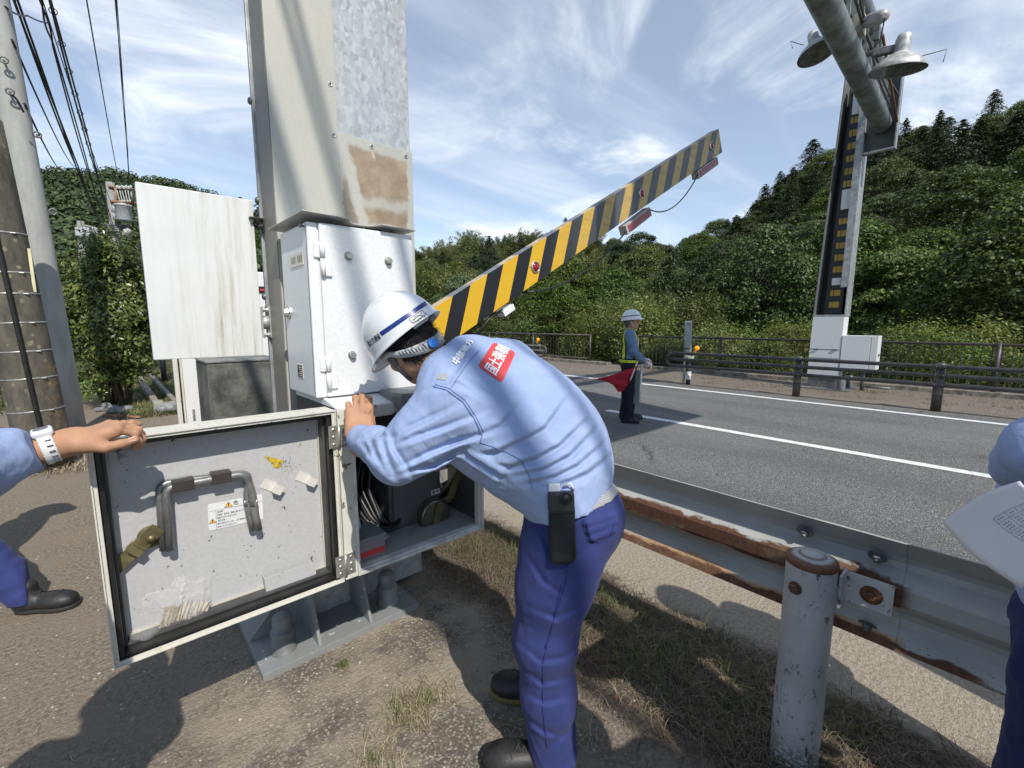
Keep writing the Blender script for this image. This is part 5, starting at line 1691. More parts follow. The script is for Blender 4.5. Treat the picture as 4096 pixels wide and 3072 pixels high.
bandM = simple('steel_band', (.45, .44, .41), .4, .6, .2, 30)
def opos(z): return ob_ + (ot_ - ob_) * (z / 2.954), .215 - .030 * z / 3.4
for z in (.22, .62, .95, 1.22, 1.50, 1.78, 1.98, 2.35):
    c, r = opos(z); m = MB(); m.lathe(c, nrm(ot_ - ob_), [(r + .003, 0), (r + .0045, .002), (r + .0045, .012), (r + .003, .014)], 40)
    d = nrm([.55, -.83, 0]); m.box(c + d * (r + .004) - np.array([.02, .010, -.002]), c + d * (r + .004) + np.array([.02, .010, .012]), .003); m.build('band', bandM, op_o)
m = MB()
pts = []
for z in np.linspace(0, 2.6, 12):
    c, r = opos(z); d = nrm([.12 - .05 * z, -1, 0]); pts.append(c + d * (r + .018))
m.tube(pts, .020, 12); m.build('conduit', rubberM, op_o)
m = MB(); c, r = opos(2.02); d = nrm([.9, -.45, 0]); p = c + d * (r + .006)
m.box(p + np.array([-.012, -.02, -.21]), p + np.array([.012, .02, .21]), .003); m.build('tag_plate', simple('yellowed_plate', (.62, .58, .36), .4), op_o)
# old broken wire loops on the grey pole
m = MB(); r = ray(40, 380); c = EYE + r * (7.62 / math.hypot(r[0], r[1])); r = ray(95, 450); e = EYE + r * (7.68 / math.hypot(r[0], r[1])); m.tube(sag(c, e, -.05), .010, 6); m.build('wire', rubberM, gp_o)

# cables overhead
def cable(name, label, pts, r, rings=0, strands=1, group='overhead cables'):
    sm_ = []
    for i in range(len(pts) - 1):
        a, b = np.array(pts[i], float), np.array(pts[i + 1], float)
        sm_ += sag(a, b, .012 * np.linalg.norm(b - a), 14)[:-1 if i < len(pts) - 2 else None]
    o = thing(name, label, 'cable', pts[0], group)
    m = MB()
    if strands == 1: m.tube(sm_, r, 8)
    else:
        for k in range(strands):
            an = 6.283 * k / strands
            m.tube([p + np.array([math.cos(an + .35 * i) * r * 1.1, 0, math.sin(an + .35 * i) * r * 1.1]) for i, p in enumerate(sm_)], r * .62, 6)
    m.build('line', simple('cable_black', (.016, .016, .017), .5), o)
    if rings:
        for p in [sm_[0] + (sm_[min(13, len(sm_) - 1)] - sm_[0]) * s for s in np.linspace(.06, .98, rings)]:
            i = int(np.argmin([abs(q_[1] - p[1]) for q_ in sm_])); z0 = np.interp(-p[1], [-q_[1] for q_ in sm_[:14]], [q_[2] for q_ in sm_[:14]])
            p = np.array([p[0], p[1], z0])
            m = MB(); m.tube([p + np.array([.055 * math.cos(a), .01 * a / 6, .055 * math.sin(a) + .02]) for a in np.linspace(0, 6.283, 11)], .008, 5)
            m.build('hanger_ring', rubberM, o)
    return o
FP = np.array([.72, 28.0, 0])
cable('overhead_cable', 'thick twisted black cable, leftmost of the thick overhead lines', [(.25, 28, 6.0), (-.646, 12.04, 7.0), (-.62, 7.7, 7.05), (-.43, -2.2, 7.0), (-.5, -14, 7.3)], .030, 0, 3)
cable('overhead_cable', 'kinked black overhead cable with a splice, between the two other thick lines', [(.40, 28, 6.1), (-.26, 13.0, 6.85), (-.33, 11.5, 7.0), (-.45, 7.7, 7.05), (-.5, 4.5, 7.2)], .024, 0, 2)
cable('overhead_cable', 'black overhead cable hung in wire rings', [(.62, 28, 6.2), (-.2, 11.64, 7.0), (-.32, 7.7, 7.1), (-.20, -2.2, 7.0), (-.2, -14, 7.3)], .027, 16, 2)
cable('overhead_cable', 'thin wire just right of the ringed overhead cable', [(.70, 28, 7.0), (-.295, 11.73, 7.0), (-.4, 7.7, 7.05)], .009)
cable('overhead_cable', 'single thin grey wire in open sky between the ringed cable and the triple line', [(1.05, 28, 8.2), (.29, 12.2, 7.5), (-.2, 3, 7.4)], .012)
cable('overhead_cable', 'triple thin power line nearest the tall column', [(1.45, 28, 8.2), (.70, 11.9, 7.5), (.3, 3, 7.4)], .013, 0, 3)
cable('overhead_cable', 'upper thin stay wire slanting from the pale grey pole', [hb for hb in (EYE + ray(48, 160) * (7.7 / math.hypot(*ray(48, 160)[:2])), EYE + ray(300, 668) * (30 / math.hypot(*ray(300, 668)[:2])))], .012)
cable('overhead_cable', 'lower thin stay wire slanting from the pale grey pole', [hb for hb in (EYE + ray(98, 415) * (7.7 / math.hypot(*ray(98, 415)[:2])), EYE + ray(255, 680) * (30 / math.hypot(*ray(255, 680)[:2])))], .012)
cable('overhead_cable', 'short service wire with a loop near the top left corner', [EYE + ray(22, 28) * (7.8 / math.hypot(*ray(22, 28)[:2])), EYE + ray(110, 62) * (10.5 / math.hypot(*ray(110, 62)[:2])), EYE + ray(200, 92) * (12.5 / math.hypot(*ray(200, 92)[:2]))], .012)

# far pole with transformer
def hp(px, py, d): r = ray(px, py); return EYE + r * (d / math.hypot(r[0], r[1]))
fpm = simple('far_pole_concrete', (.24, .235, .22), .85)
tp = thing('transformer_pole', 'distant utility pole with insulators and a white transformer left of the blank white board', 'utility pole', hp(480, 1290, 28))
b = hp(476, 1200, 28); tpt = hp(440, 730, 28)
m = MB(); m.tube([np.array([b[0], b[1], 0]), tpt], .16, 12); m.build('shaft', fpm, tp)
insM = simple('porcelain', (.50, .50, .50), .4); rustb = simple('rust_arm', (.30, .16, .09), .6)
m = MB(); m.tube([hp(432, 745, 27.8), hp(540, 758, 27.8)], .05, 6); m.tube([hp(440, 805, 27.8), hp(548, 812, 27.8)], .06, 6, 0); m.tube([hp(462, 748, 27.8), hp(466, 830, 27.8)], .05, 6); m.build('crossarm', rustb, tp)
for k in range(7):
    c = hp(470 + k * 9, 752 + 3 * (k % 2), 27.6); m = MB(); m.lathe(c, (0, 0, 1), [(0, -.03), (.06, 0), (.03, .04), (.06, .07), (.03, .11), (0, .13)], 10); m.build('insulator', insM, tp)
    if k < 5:
        m = MB(); m.tube(sag(hp(468 + k * 11, 762, 27.5), hp(486 + k * 9, 800, 27.5), .22), .018, 6); m.build('lead', insM, tp)
m = MB(); c = hp(498, 885, 27.4); m.lathe(c, (0, 0, 1), [(0, 0), (.28, 0), (.30, .05), (.30, .62), (.33, .64), (.33, .70), (.1, .78), (0, .78)], 20); m.build('transformer', simple('transformer_grey', (.36, .37, .38), .4), tp)
for (px, py) in ((465, 850), (470, 880), (512, 940), (505, 948)):
    c = hp(px, py, 27.5); m = MB(); m.lathe(c, (0, 0, 1), [(0, 0), (.17, .02), (.13, .14), (.18, .2), (0, .34)], 12); m.build('insulator', insM, tp)
m = MB()
for k in range(4): m.tube([hp(418, 900 + k * 7, 27.7), hp(520, 903 + k * 8, 27.7)], .05, 6)
m.box(hp(470, 935, 27.75) - np.array([.05, .05, .1]), hp(470, 890, 27.75) + .05); m.build('cable_rack', steelD, tp)
m = MB(); m.tube([hp(524, 760, 27.7), hp(530, 812, 27.7)], .06, 6); m.build('spacer', steelD, tp)
t2 = thing('transformer_pole', 'second smaller distant pole top with grey boxes above the leafy bush', 'utility pole', hp(325, 1200, 24))
m = MB(); p = hp(325, 1250, 24); m.tube([np.array([p[0], p[1], 0]), hp(322, 885, 24)], .11, 10); m.build('shaft', fpm, t2)
m = MB(); m.tube([hp(322, 900, 24), hp(382, 912, 24)], .05, 6); m.build('crossarm', fpm, t2)
m = MB(); m.tube([hp(300, 925, 24), hp(400, 925, 24)], .05, 6); m.build('crossarm', fpm, t2)
for px in (316, 330, 345, 384):
    c = hp(px, 935, 23.8); m = MB(); m.box(c - .10, c + np.array([.10, .10, .22]), .02); m.build('switch_box', simple('switch_grey', (.42, .43, .43), .5), t2)

# ---------------------------------------------------------------- blank board bracketed to the column
t = NT('stained_board')
q = t.xyz(t.co())
st = t.rng(t.noise(2.4, 7, .7, t.co((13, 13, .75))), .42, .75)
zone = t.rng(t.math('ADD', q[0], t.math('MULTIPLY', t.noise(3, 4, .6), .25)), -.02, .22)
top_ = t.rng(t.math('ADD', q[2], t.math('MULTIPLY', t.noise(7, 4, .6), .2)), .86, .98)
low = t.rng(q[2], .35, .0)
f = t.math('MULTIPLY', st, t.math('ADD', .18, t.math('MULTIPLY', zone, t.math('ADD', .55, t.math('MULTIPLY', low, .5)))))
f = t.math('MAXIMUM', f, t.math('MULTIPLY', top_, t.math('MULTIPLY', t.rng(t.noise(5, 5, .6), .5, .75), .45)))
c = t.mix(t.rng(t.noise(1.3, 4, .6), .3, .7), (.60, .60, .585), (.69, .69, .68))
c = t.mix(f, c, t.mix(t.rng(t.noise(30, 4, .6), .3, .7), (.33, .31, .20), (.43, .40, .30)))
c = t.mix(t.math('MULTIPLY', t.rng(t.noise(60, 5, .75, t.co((1, 1, .35))), .60, .68), t.math('MULTIPLY', f, .75)), c, (.17, .17, .10))
t.set(c, .5); t.bump(t.noise(50, 4, .6), .06, .003); boardM = t.m
bd_ = thing('blank_board', 'large blank white board with greenish run stains bracketed to the column', 'board', (.35, 2.45, 1.34))
m = MB(); m.box((.143, 2.45, 1.345), (.567, 2.485, 2.072), .004); m.build('panel', boardM, bd_)
m = MB(); m.box((.150, 2.486, 1.352), (.560, 2.515, 2.065), .003); m.build('backing', simple('board_back', (.25, .25, .24), .5), bd_)
m = MB(); m.tube([(.567, 2.475, 1.505), (.612, 2.475, 1.505)], .033, 20); m.box((.566, 2.44, 1.43), (.574, 2.51, 1.58), .001); m.box((.600, 2.43, 1.43), (.608, 2.51, 1.585), .001)
for (x, s) in ((.574, 1), (.600, -1)):
    for dz in (-.06, .06): m.hexbolt((x, 2.452, 1.505 + dz), (s, 0, 0), .011, .010)
m.build('tube_bracket', boltpaint, bd_)
m = MB(); m.box((.545, 2.42, 1.985), (.612, 2.50, 1.992), .001); m.box((.60, 2.42, 1.93), (.606, 2.50, 1.985), .001); m.hexbolt((.571, 2.46, 1.965), (0, -1, 0), .012, .010); m.hexbolt((.598, 2.44, 1.955), (-1, 0, 0), .012, .010); m.build('angle_bracket', simple('dark_bracket', (.03, .03, .03), .5), bd_)

# cabinets and concrete block farther back
wc = thing('roadside_cabinet', 'tall white roadside cabinet behind the blank board and the grey block', 'cabinet', (.86, 5.1, 0))
m = MB(); m.box((.485, 5.0, .0), (1.30, 5.5, 2.00), .01); m.build('body', whiteT, wc)
m = MB(); m.box((.420, 4.97, 0), (.455, 5.03, 1.9), .004); m.box((.468, 4.985, 0), (.484, 5.02, 1.98), .003); m.build('door_edge', mossyM, wc)
m = MB(); m.box((.456, 5.0, 0), (.467, 5.03, 1.95)); m.build('gap_seal', rubberM, wc)
m = MB(); m.box((1.13, 4.985, 1.80), (1.29, 4.999, 1.86), .002); m.box((1.16, 4.975, 1.815), (1.24, 4.986, 1.835), .002, 1); m.build('marker_strip', [blackM, redM], wc)
m = MB(); m.box((.53, 4.985, .62), (.548, 4.999, .72), .003); m.build('hinge', zincM, wc)
t = NT('sooty_concrete')
c = t.mix(t.rng(t.noise(3.2, 6, .7), .36, .66), (.040, .042, .036), (.165, .165, .15))
c = t.mix(t.math('MULTIPLY', t.rng(t.noise(4, 6, .7, t.co((3, 3, .6))), .5, .75), .6), c, (.030, .032, .024))
t.set(c, .85); t.bump(t.noise(40, 4, .7), .3, .005)
m = MB(); m.box((.560, 4.2, 0), (1.10, 4.75, 1.19), .02); o = m.build('concrete_block', t.m, None, (.83, 4.5, 0)); props(o, 'dark sooty grey block between the white cabinet and the column', 'block')
m = MB(); m.box((.555, 4.195, 1.19), (1.105, 4.755, 1.205), .004); o2 = m.build('lid', simple('lead_grey_lid', (.19, .19, .185), .5, .2, .35, 8), o)

# ---------------------------------------------------------------- bush, drain, stones
bushM = leaf_mat('glossy_bush_leaves', (.045, .080, .012), (.215, .275, .055), .03, .25, .32, .5)
def bush(name, label, c, rad, n, size, mat, cat='bush', stem=True, clumps=60, flat=.8):
    o = thing(name, label, cat, (c[0], c[1], max(0, c[2] - rad[2])))
    C, N, S = [], [], []
    for k in range(clumps):
        d = rs.randn(3); d /= np.linalg.norm(d)
        p = np.array(c) + d * np.array(rad) * (.55 + .40 * rs.rand())
        m_ = int(n / clumps)
        q = rs.randn(m_, 3); q /= np.linalg.norm(q, axis=1, keepdims=True); q *= rs.rand(m_, 1) ** .4
        rc = .30 * min(rad) * (.7 + .8 * rs.rand())
        C.append(p + q * rc * np.array([1, 1, flat])); N.append(q * .6 + d * .8 + np.array([0, 0, .5]) + rs.randn(m_, 3) * .5); S.append(size * (.5 + .9 * rs.rand(m_)))
    C, N, S = map(np.concatenate, (C, N, S))
    link('leaves', set_mesh('leaves', *leaf_cards(C, N, S, rs, .40, None, .08)), mat, o)
    if stem:
        m = MB()
        for k in range(6):
            a = k * 1.05; e = np.array(c) + np.array([math.cos(a) * rad[0] * .6, math.sin(a) * rad[1] * .6, rad[2] * .3])
            m.tube([np.array([c[0], c[1], 0]) + np.array([math.cos(a), math.sin(a), 0]) * .06, (np.array([c[0], c[1], .2]) + e) / 2 + rs.randn(3) * .08, e], .03, 6, rs=[.035, .025, .01])
        m.build('stems', bark, o)
    return o
bush('camellia_bush', 'large glossy-leaved bush between the pale pole and the blank board', (.16, 10.7, 1.75), (.80, .75, 1.45), 30000, .075, bushM, clumps=190)
bush('camellia_bush', 'lower dark bush at the foot of the large glossy bush', (-.05, 10.9, .75), (.55, .5, .62), 3500, .075, bushM, clumps=40)
bush('camellia_bush', 'leafy bush showing left of the old pole foot', (-1.6, 9.0, .45), (.6, .5, .5), 3500, .08, bushM, clumps=40)
dk = simple('drain_concrete', (.22, .20, .165), .9, 0, .4, 8, .4, 40, .006)
m = MB(); m.box((.50, 9.6, -.05), (.60, 16, .16), .02); m.box((.78, 9.8, -.05), (.86, 16, .14), .02); o = m.build('drain_channel', dk, None, (.68, 9.6, 0)); props(o, 'narrow mossy concrete drain running away beside the large bush', 'drain')
m = MB(); m.box((.48, 9.35, 0), (.62, 9.60, .22), .02); o = m.build('concrete_post', simple('stub_concrete', (.30, .28, .24), .9), None, (.55, 9.5, 0)); props(o, 'short pale concrete stub at the near end of the drain', 'post')
stoneM = simple('rubble_stone', (.20, .205, .20), .85, 0, .45, 12, .5, 30, .01)
for k, (px, py, r, lb) in enumerate(((402, 1632, .07, 'leftmost grey stone of the row under the bush'), (432, 1618, .08, 'second grey stone of the row under the bush'), (470, 1640, .11, 'biggest round grey stone under the bush'), (505, 1632, .09, 'grey stone of the row nearest the drain stub'), (445, 1640, .06, 'small grey stone wedged in the row under the bush'), (675, 1640, .16, 'broad flat stone in the dry grass right of the drain'))):
    p = gp(px, py + 14); f = Field(p - r * 1.6, p + r * 1.8, r * .16); f.ell(p + np.array([0, 0, r * .5]), (r, r * .9, r * .75)); f.noise(r * .35, 1.3 / r, k)
    o = link('stone', f.mesh('stone'), stoneM, None, p); props(o, lb, 'stone', 'stones below the bush')
m = MB(); m.tube([gp(420, 1668) + np.array([0, 0, .02]), gp(560, 1676) + np.array([0, 0, .03])], .03, 8, rs=[.035, .02]); o = m.build('log', simple('rotten_wood', (.22, .12, .065), .9, 0, .3), None, gp(460, 1660)); props(o, 'thin reddish rotten log lying in front of the stones', 'log')
p = gp(395, 1590); m = MB(); m.tube([p, p + np.array([0, 0, 1.0])], .012, 8); o = m.build('stake', simple('reddish_stake', (.34, .16, .09), .7), None, p); props(o, 'thin reddish stake under the large glossy bush', 'stake')
p = np.array([1.0, 14.2, 0]); m = MB(); m.tube([p, p + np.array([0, 0, .8])], .06, 8); m.box(p + np.array([-.18, -.03, .78]), p + np.array([.22, .2, .88]), .01, 1); o = m.build('marker_stand', [blackM, simple('stand_top', (.45, .45, .43), .5)], None, p); props(o, 'small dark stand with pale slanted top far along the drain', 'stand')
# ---------------------------------------------------------------- people
def cloth(name, col, wr=.5, fine=900, sc=18, rough=.85, streak=(1, 1, .45), sheen=.06):
    t = NT(name)
    v = t.co(streak, (20, 30, 15))
    w = t.noise(sc, 5, .6, v, 1.2)
    f = t.mix(t.rng(t.noise(6, 4, .6), .3, .7), tuple(c * .92 for c in col), tuple(min(1, c * 1.06) for c in col))
    f = t.mix(1.0, f, t.rng(t.noise(fine, 2, .6), .25, .75, .90, 1.07), 'MULTIPLY')
    t.set(f, rough, Sheen_Weight=sheen, Specular_IOR_Level=.2)
    b1 = t.node('ShaderNodeBump'); b1.inputs['Strength'].default_value = .25; b1.inputs['Distance'].default_value = .0006
    t.l.new(t.noise(fine, 2, .5), b1.inputs['Height'])
    t.bump(w, wr, .018, b1.outputs[0])
    return t.m
shirtM = cloth('light_blue_cotton', (.295, .375, .575), .30)
shirtM2 = cloth('grey_blue_cotton', (.135, .215, .340), .4)
trouM = cloth('royal_blue_twill', (.034, .046, .158), .25, 1100, 12)
navyM = cloth('navy_twill', (.010, .011, .018), .4)
def skin(name, col):
    t = NT(name)
    c = t.mix(t.rng(t.noise(14, 5, .65), .3, .7), tuple(a * .86 for a in col), tuple(min(1, a * 1.1) for a in col))
    c = t.mix(t.math('MULTIPLY', t.rng(t.noise(40, 3, .6), .55, .75), .35), c, (col[0] * .95, col[1] * .62, col[2] * .52))
    t.set(c, .60, Specular_IOR_Level=.3, Subsurface_Weight=.12, Subsurface_Scale=.008)
    t.bump(t.math('ADD', t.noise(260, 3, .6), t.math('MULTIPLY', t.noise(70, 4, .7), .8)), .35, .0016)
    return t.m
skinM = skin('tanned_skin', (.43, .235, .140)); skinN = skin('nape_skin', (.30, .16, .10))
hairM = NT('black_hair'); hairM.set((.010, .009, .009), .42, Specular_IOR_Level=.5)
hairM.bump(hairM.noise(90, 4, .7, hairM.co((3, 3, .5), (30, 20, 0))), .9, .008); hairM = hairM.m
greyhair = simple('grey_hair', (.075, .075, .078), .6, 0, .4, 50, .5, 120, .004)
t = NT('helmet_shell'); t.set(t.mix(t.rng(t.noise(6, 3, .5), .3, .7), (.72, .73, .735), (.78, .785, .79)), .24, Coat_Weight=.25); t.bump(t.noise(14, 3, .5), .03, .01); helmM = t.m
stripeB = simple('blue_stripe', (.012, .030, .19), .35, 0, .1); stripeG = simple('green_stripe', (.02, .13, .09), .4, 0, .1)
shoeM = simple('black_leather', (.017, .016, .015), .52, 0, .5, 14, .35, 70, .004); soleM = simple('shoe_sole', (.020, .018, .016), .7)
soleY = simple('shoe_welt', (.18, .13, .04), .6)
strapG = simple('grey_head_band', (.42, .43, .43), .45, 0, .1); strapB = simple('chin_strap', (.10, .105, .11), .7, 0, .2, 60)
blueK = simple('blue_knob', (.05, .25, .72), .35); whiteV = simple('white_print', (.74, .74, .76), .6); blackP = simple('black_print', (.02, .02, .022), .5)
redV = simple('red_patch', (.62, .055, .060), .55, 0, .1, 30); watchM = simple('white_resin', (.74, .74, .74), .35); gloveM = simple('white_glove', (.66, .66, .66), .8, 0, .1, 40, .2)

def hand(F, W, d, b, s, curls, thumb, sc=1.0, splay=(.10, .03, -.04, -.12)):
    """palm and five fingers; d wrist-to-knuckles, b out of the back of the hand, s to the thumb side"""
    d, b = nrm(d), np.asarray(b, float); b = nrm(b - d * np.dot(b, d)); s = np.asarray(s, float); s = nrm(s - d * np.dot(s, d) - b * np.dot(s, b))
    W = np.array(W, float)
    F.box(W + d * .050 * sc, (.042 * sc, .050 * sc, .0155 * sc), (s, d, b), .0145 * sc, .012)
    F.cone(W - d * .03 * sc, W + d * .02 * sc, .028 * sc, .030 * sc, .02)
    F.ell(W + d * .03 * sc + s * .024 * sc - b * .010 * sc, (.020 * sc, .034 * sc, .017 * sc), (s, d, b), .015)
    Ln = (.073, .081, .075, .058); r0 = (.0098, .0100, .0095, .0083)
    tips = []
    for i in range(4):
        root = W + d * (.096, .100, .096, .086)[i] * sc + s * (.031 - .0205 * i) * sc + b * (.002, .003, .002, 0)[i] * sc
        base = W + d * .055 * sc + s * (.024 - .016 * i) * sc
        F.cone(base, root, .0105 * sc, r0[i] * 1.10 * sc, .010)
        an = 0.0; p = root; dv = nrm(d + s * splay[i])
        for j, fr in enumerate((.46, .30, .24)):
            an += curls[i][j]
            v = dv * math.cos(an) - b * math.sin(an)
            q = p + v * Ln[i] * fr * sc
            F.cone(p, q, r0[i] * (1.0, .93, .84)[j] * sc, r0[i] * (.93, .84, .70)[j] * sc, .0035)
            F.ell(p + b * .0012 * sc, (r0[i] * 1.12 * sc,) * 3, None, .004)
            p = q
        F.ell(p - v * .004 + np.cross(v, s) * 0, (.0074 * sc,) * 3, None, .004); tips.append((p, v))
    root = W + d * .026 * sc + s * .034 * sc - b * .008 * sc
    p = root; tv = nrm(np.array(thumb[0]))
    for j, (L, ra, rb) in enumerate(((.040, .0155, .0120), (.032, .0118, .0105), (.026, .0105, .0082))):
        v = nrm(np.array(thumb[min(j, len(thumb) - 1)]))
        q = p + v * L * sc
        F.cone(p, q, ra * sc, rb * sc, .006 if j else .014); p = q
    tips.append((p, v))
    return tips
def head(F, c, f, l, u, k=1.0, neck=None, nr=.056):
    """skull, jaw, brow, nose, lips and ears about the head centre c (frame: forward f, left l, up u)"""
    A = (f, l, u)
    P_ = lambda a, b_, z: c + (f * a + l * b_ + u * z) * k
    F.ell(P_(-.006, 0, .030), (.098 * k, .078 * k, .092 * k), A, .02)
    F.ell(P_(.022, 0, -.035), (.070 * k, .062 * k, .085 * k), A, .03)
    F.ell(P_(.048, 0, -.088), (.035 * k, .036 * k, .028 * k), A, .03)
    for s in (-1, 1):
        F.cone(P_(-.005, s * .055, -.060), P_(.045, s * .022, -.092), .022 * k, .020 * k, .025)
        F.ell(P_(.058, s * .040, -.020), (.026 * k, .026 * k, .020 * k), A, .02)
        F.ell(P_(.094, s * .032, .006), (.014 * k, .018 * k, .011 * k), A, .012, 's')
        F.ell(P_(.080, s * .032, .005), (.013 * k, .015 * k, .011 * k), A, .003)
        F.cone(P_(.092, s * .014, .026), P_(.078, s * .052, .026), .009 * k, .008 * k, .012)
        F.ell(P_(-.008, s * .080, -.008), (.020 * k, .008 * k, .034 * k), A, .008)
        F.ell(P_(.000, s * .088, -.006), (.010 * k, .006 * k, .018 * k), A, .004, 's')
    F.cone(P_(.092, 0, .016), P_(.115, 0, -.022), .008 * k, .013 * k, .010)
    for s in (-1, 1): F.ell(P_(.102, s * .012, -.026), (.012 * k, .009 * k, .008 * k), A, .006)
    F.ell(P_(.090, 0, -.053), (.012 * k, .024 * k, .006 * k), A, .006); F.ell(P_(.088, 0, -.064), (.012 * k, .021 * k, .007 * k), A, .006)
    F.ell(P_(.102, 0, -.0585), (.006 * k, .020 * k, .0015 * k), A, .003, 's')
    if neck is not None: F.cone(P_(-.020, 0, -.045), neck, nr * k, (nr + .006) * k, .035)
def head_eyes(c, f, l, u, k=1.0):
    m = MB()
    P_ = lambda a, b_, z: c + (f * a + l * b_ + u * z) * k
    for s in (-1, 1):
        m.lathe(P_(.0925, s * .032, .006), f, [(.008 * k, 0), (.005 * k, .0018), (0, .0022)], 12, 0)
        m.tube([P_(.098, s * .014, .027), P_(.097, s * .032, .033), P_(.086, s * .052, .028)], .0035 * k, 6, 1)
        m.tube([P_(.0945, s * .021, .010), P_(.0975, s * .032, .014), P_(.088, s * .045, .010)], .0016 * k, 5, 1)
    return m
def helmet(par, c, f, l, u, stripe=None, k=1.0, ridges=True, material=None):
    """safety helmet: ribbed dome, rolled rim, front peak; c is the middle of the rim plane"""
    A = (np.array(f), np.array(l), np.array(u))
    nu_, nv = 96, 40
    vs, fs = [], []
    def prof(th):                                            # rim outline
        cf, sf = math.cos(th), math.sin(th)
        return .146 * cf * (1.0 if cf > 0 else .985), .114 * sf
    for j in range(nv + 1):
        t_ = j / nv
        for i in range(nu_):
            th = 2 * math.pi * i / nu_
            a, b_ = prof(th)
            if t_ <= .14:                                    # flare and peak
                s = 1 - t_ / .14
                pk = max(0.0, math.cos(th)) ** 3 * .042 + .007 + max(0.0, -math.cos(th)) ** 4 * .008
                fl = s ** 1.5 * pk
                g = math.hypot(a, b_)
                a2, b2 = a + a / g * fl, b_ + b_ / g * fl
                z = .004 + t_ / .14 * .012 - s * (.007 + .010 * max(0.0, math.cos(th)) ** 2)
            else:
                w_ = (t_ - .14) / .86 * math.pi / 2
                e = math.cos(w_) ** .82 if w_ < math.pi / 2 - 1e-6 else 0.0
                a2, b2 = a * e, b_ * e
                z = .016 + .128 * math.sin(w_)
                if ridges:
                    up_ = max(0.0, math.sin(w_)) ** 1.2
                    fr = min(max((a2 + .115) / .05, 0), 1) * min(max((.120 - a2) / .05, 0), 1)
                    for off in (-.036, 0.0, .036):
                        z += .0085 * math.exp(-(abs(b2 - off * (1 - .1 * a2 / .14)) / .0080) ** 3) * fr * up_
            vs.append(np.array(c) + (A[0] * a2 + A[1] * b2 + A[2] * z) * k)
    for j in range(nv):
        for i in range(nu_):
            fs.append((j * nu_ + i, j * nu_ + (i + 1) % nu_, (j + 1) * nu_ + (i + 1) % nu_, (j + 1) * nu_ + i))
    m = MB(); m.add(vs, fs, 0, True)
    o = m.build('helmet', material or helmM, par)
    s_ = o.modifiers.new('s', 'SOLIDIFY'); s_.thickness = .003 * k; s_.offset = -1
    return o, np.array(vs), fs
def conform_to(bvh, off):
    def fn(p, n):
        n = nrm(n)
        h = bvh.ray_cast(V3(p + n * .12), V3(-n), .35)
        return (np.array(h[0]) + np.array(h[1]) * off) if h[0] is not None else p - n * .02
    return fn
def conform_view(bvh, off):
    """drop a photo-plane sketch point onto the modelled cloth"""
    def fn(px, py):
        r = nrm(ray(px, py))
        h = bvh.ray_cast(V3(EYE), V3(r), 20)
        return None if h[0] is None else np.array(h[0]) + np.array(h[1]) * off
    return fn
def patch(mb, c, u, v, w, h, fn, off, nx=14, ny=14, mi=0, rnd=.12):
    u, v = nrm(u), nrm(v); n = np.cross(u, v)
    vs, fs = [], []
    for j in range(ny + 1):
        for i in range(nx + 1):
            a, b_ = i / nx * 2 - 1, j / ny * 2 - 1
            k = max(abs(a), abs(b_)); q = math.hypot(a, b_)
            if k > 0:                                        # round the corners
                lim = 1.0
                aa, bb = abs(a) - (1 - rnd), abs(b_) - (1 - rnd)
                if aa > 0 and bb > 0:
                    g = math.hypot(aa, bb)
                    if g > rnd: a, b_ = math.copysign(1 - rnd + aa / g * rnd, a), math.copysign(1 - rnd + bb / g * rnd, b_)
            vs.append(fn(np.array(c) + u * a * w / 2 + v * b_ * h / 2, n))
    for j in range(ny):
        for i in range(nx): fs.append((j * (nx + 1) + i, j * (nx + 1) + i + 1, (j + 1) * (nx + 1) + i + 1, (j + 1) * (nx + 1) + i))
    mb.add(vs, fs, mi, True)
def fine_text(mb, s, c, u, v, size, fn, mi=0, wmax=None, bold=0.0):
    me = text_mesh(s, size)
    bm = bmesh.new(); bm.from_mesh(me)
    bmesh.ops.triangulate(bm, faces=bm.faces[:])
    for _ in range(2):
        lg = [e for e in bm.edges if e.calc_length() > size * .16]
        if lg: bmesh.ops.subdivide_edges(bm, edges=lg, cuts=1); bmesh.ops.triangulate(bm, faces=bm.faces[:])
    u, v = nrm(u), nrm(v); n = np.cross(u, v)
    xs = [q.co.x for q in bm.verts]; sq = 1.0
    if wmax: sq = wmax / (max(xs) - min(xs))
    bm.verts.index_update()
    offs = [(0, 0)] + ([(bold * size * math.cos(a), bold * size * math.sin(a)) for a in (0, 1.57, 3.14, 4.71)] if bold else [])
    for k, (ox, oy) in enumerate(offs):
        vs = [fn(np.array(c) + u * (q.co.x * sq + ox) + v * (q.co.y + oy), n) for q in bm.verts]
        mb.add(vs, [[q.index for q in f.verts] for f in bm.faces], mi)
    bm.free(); bpy.data.meshes.remove(me)
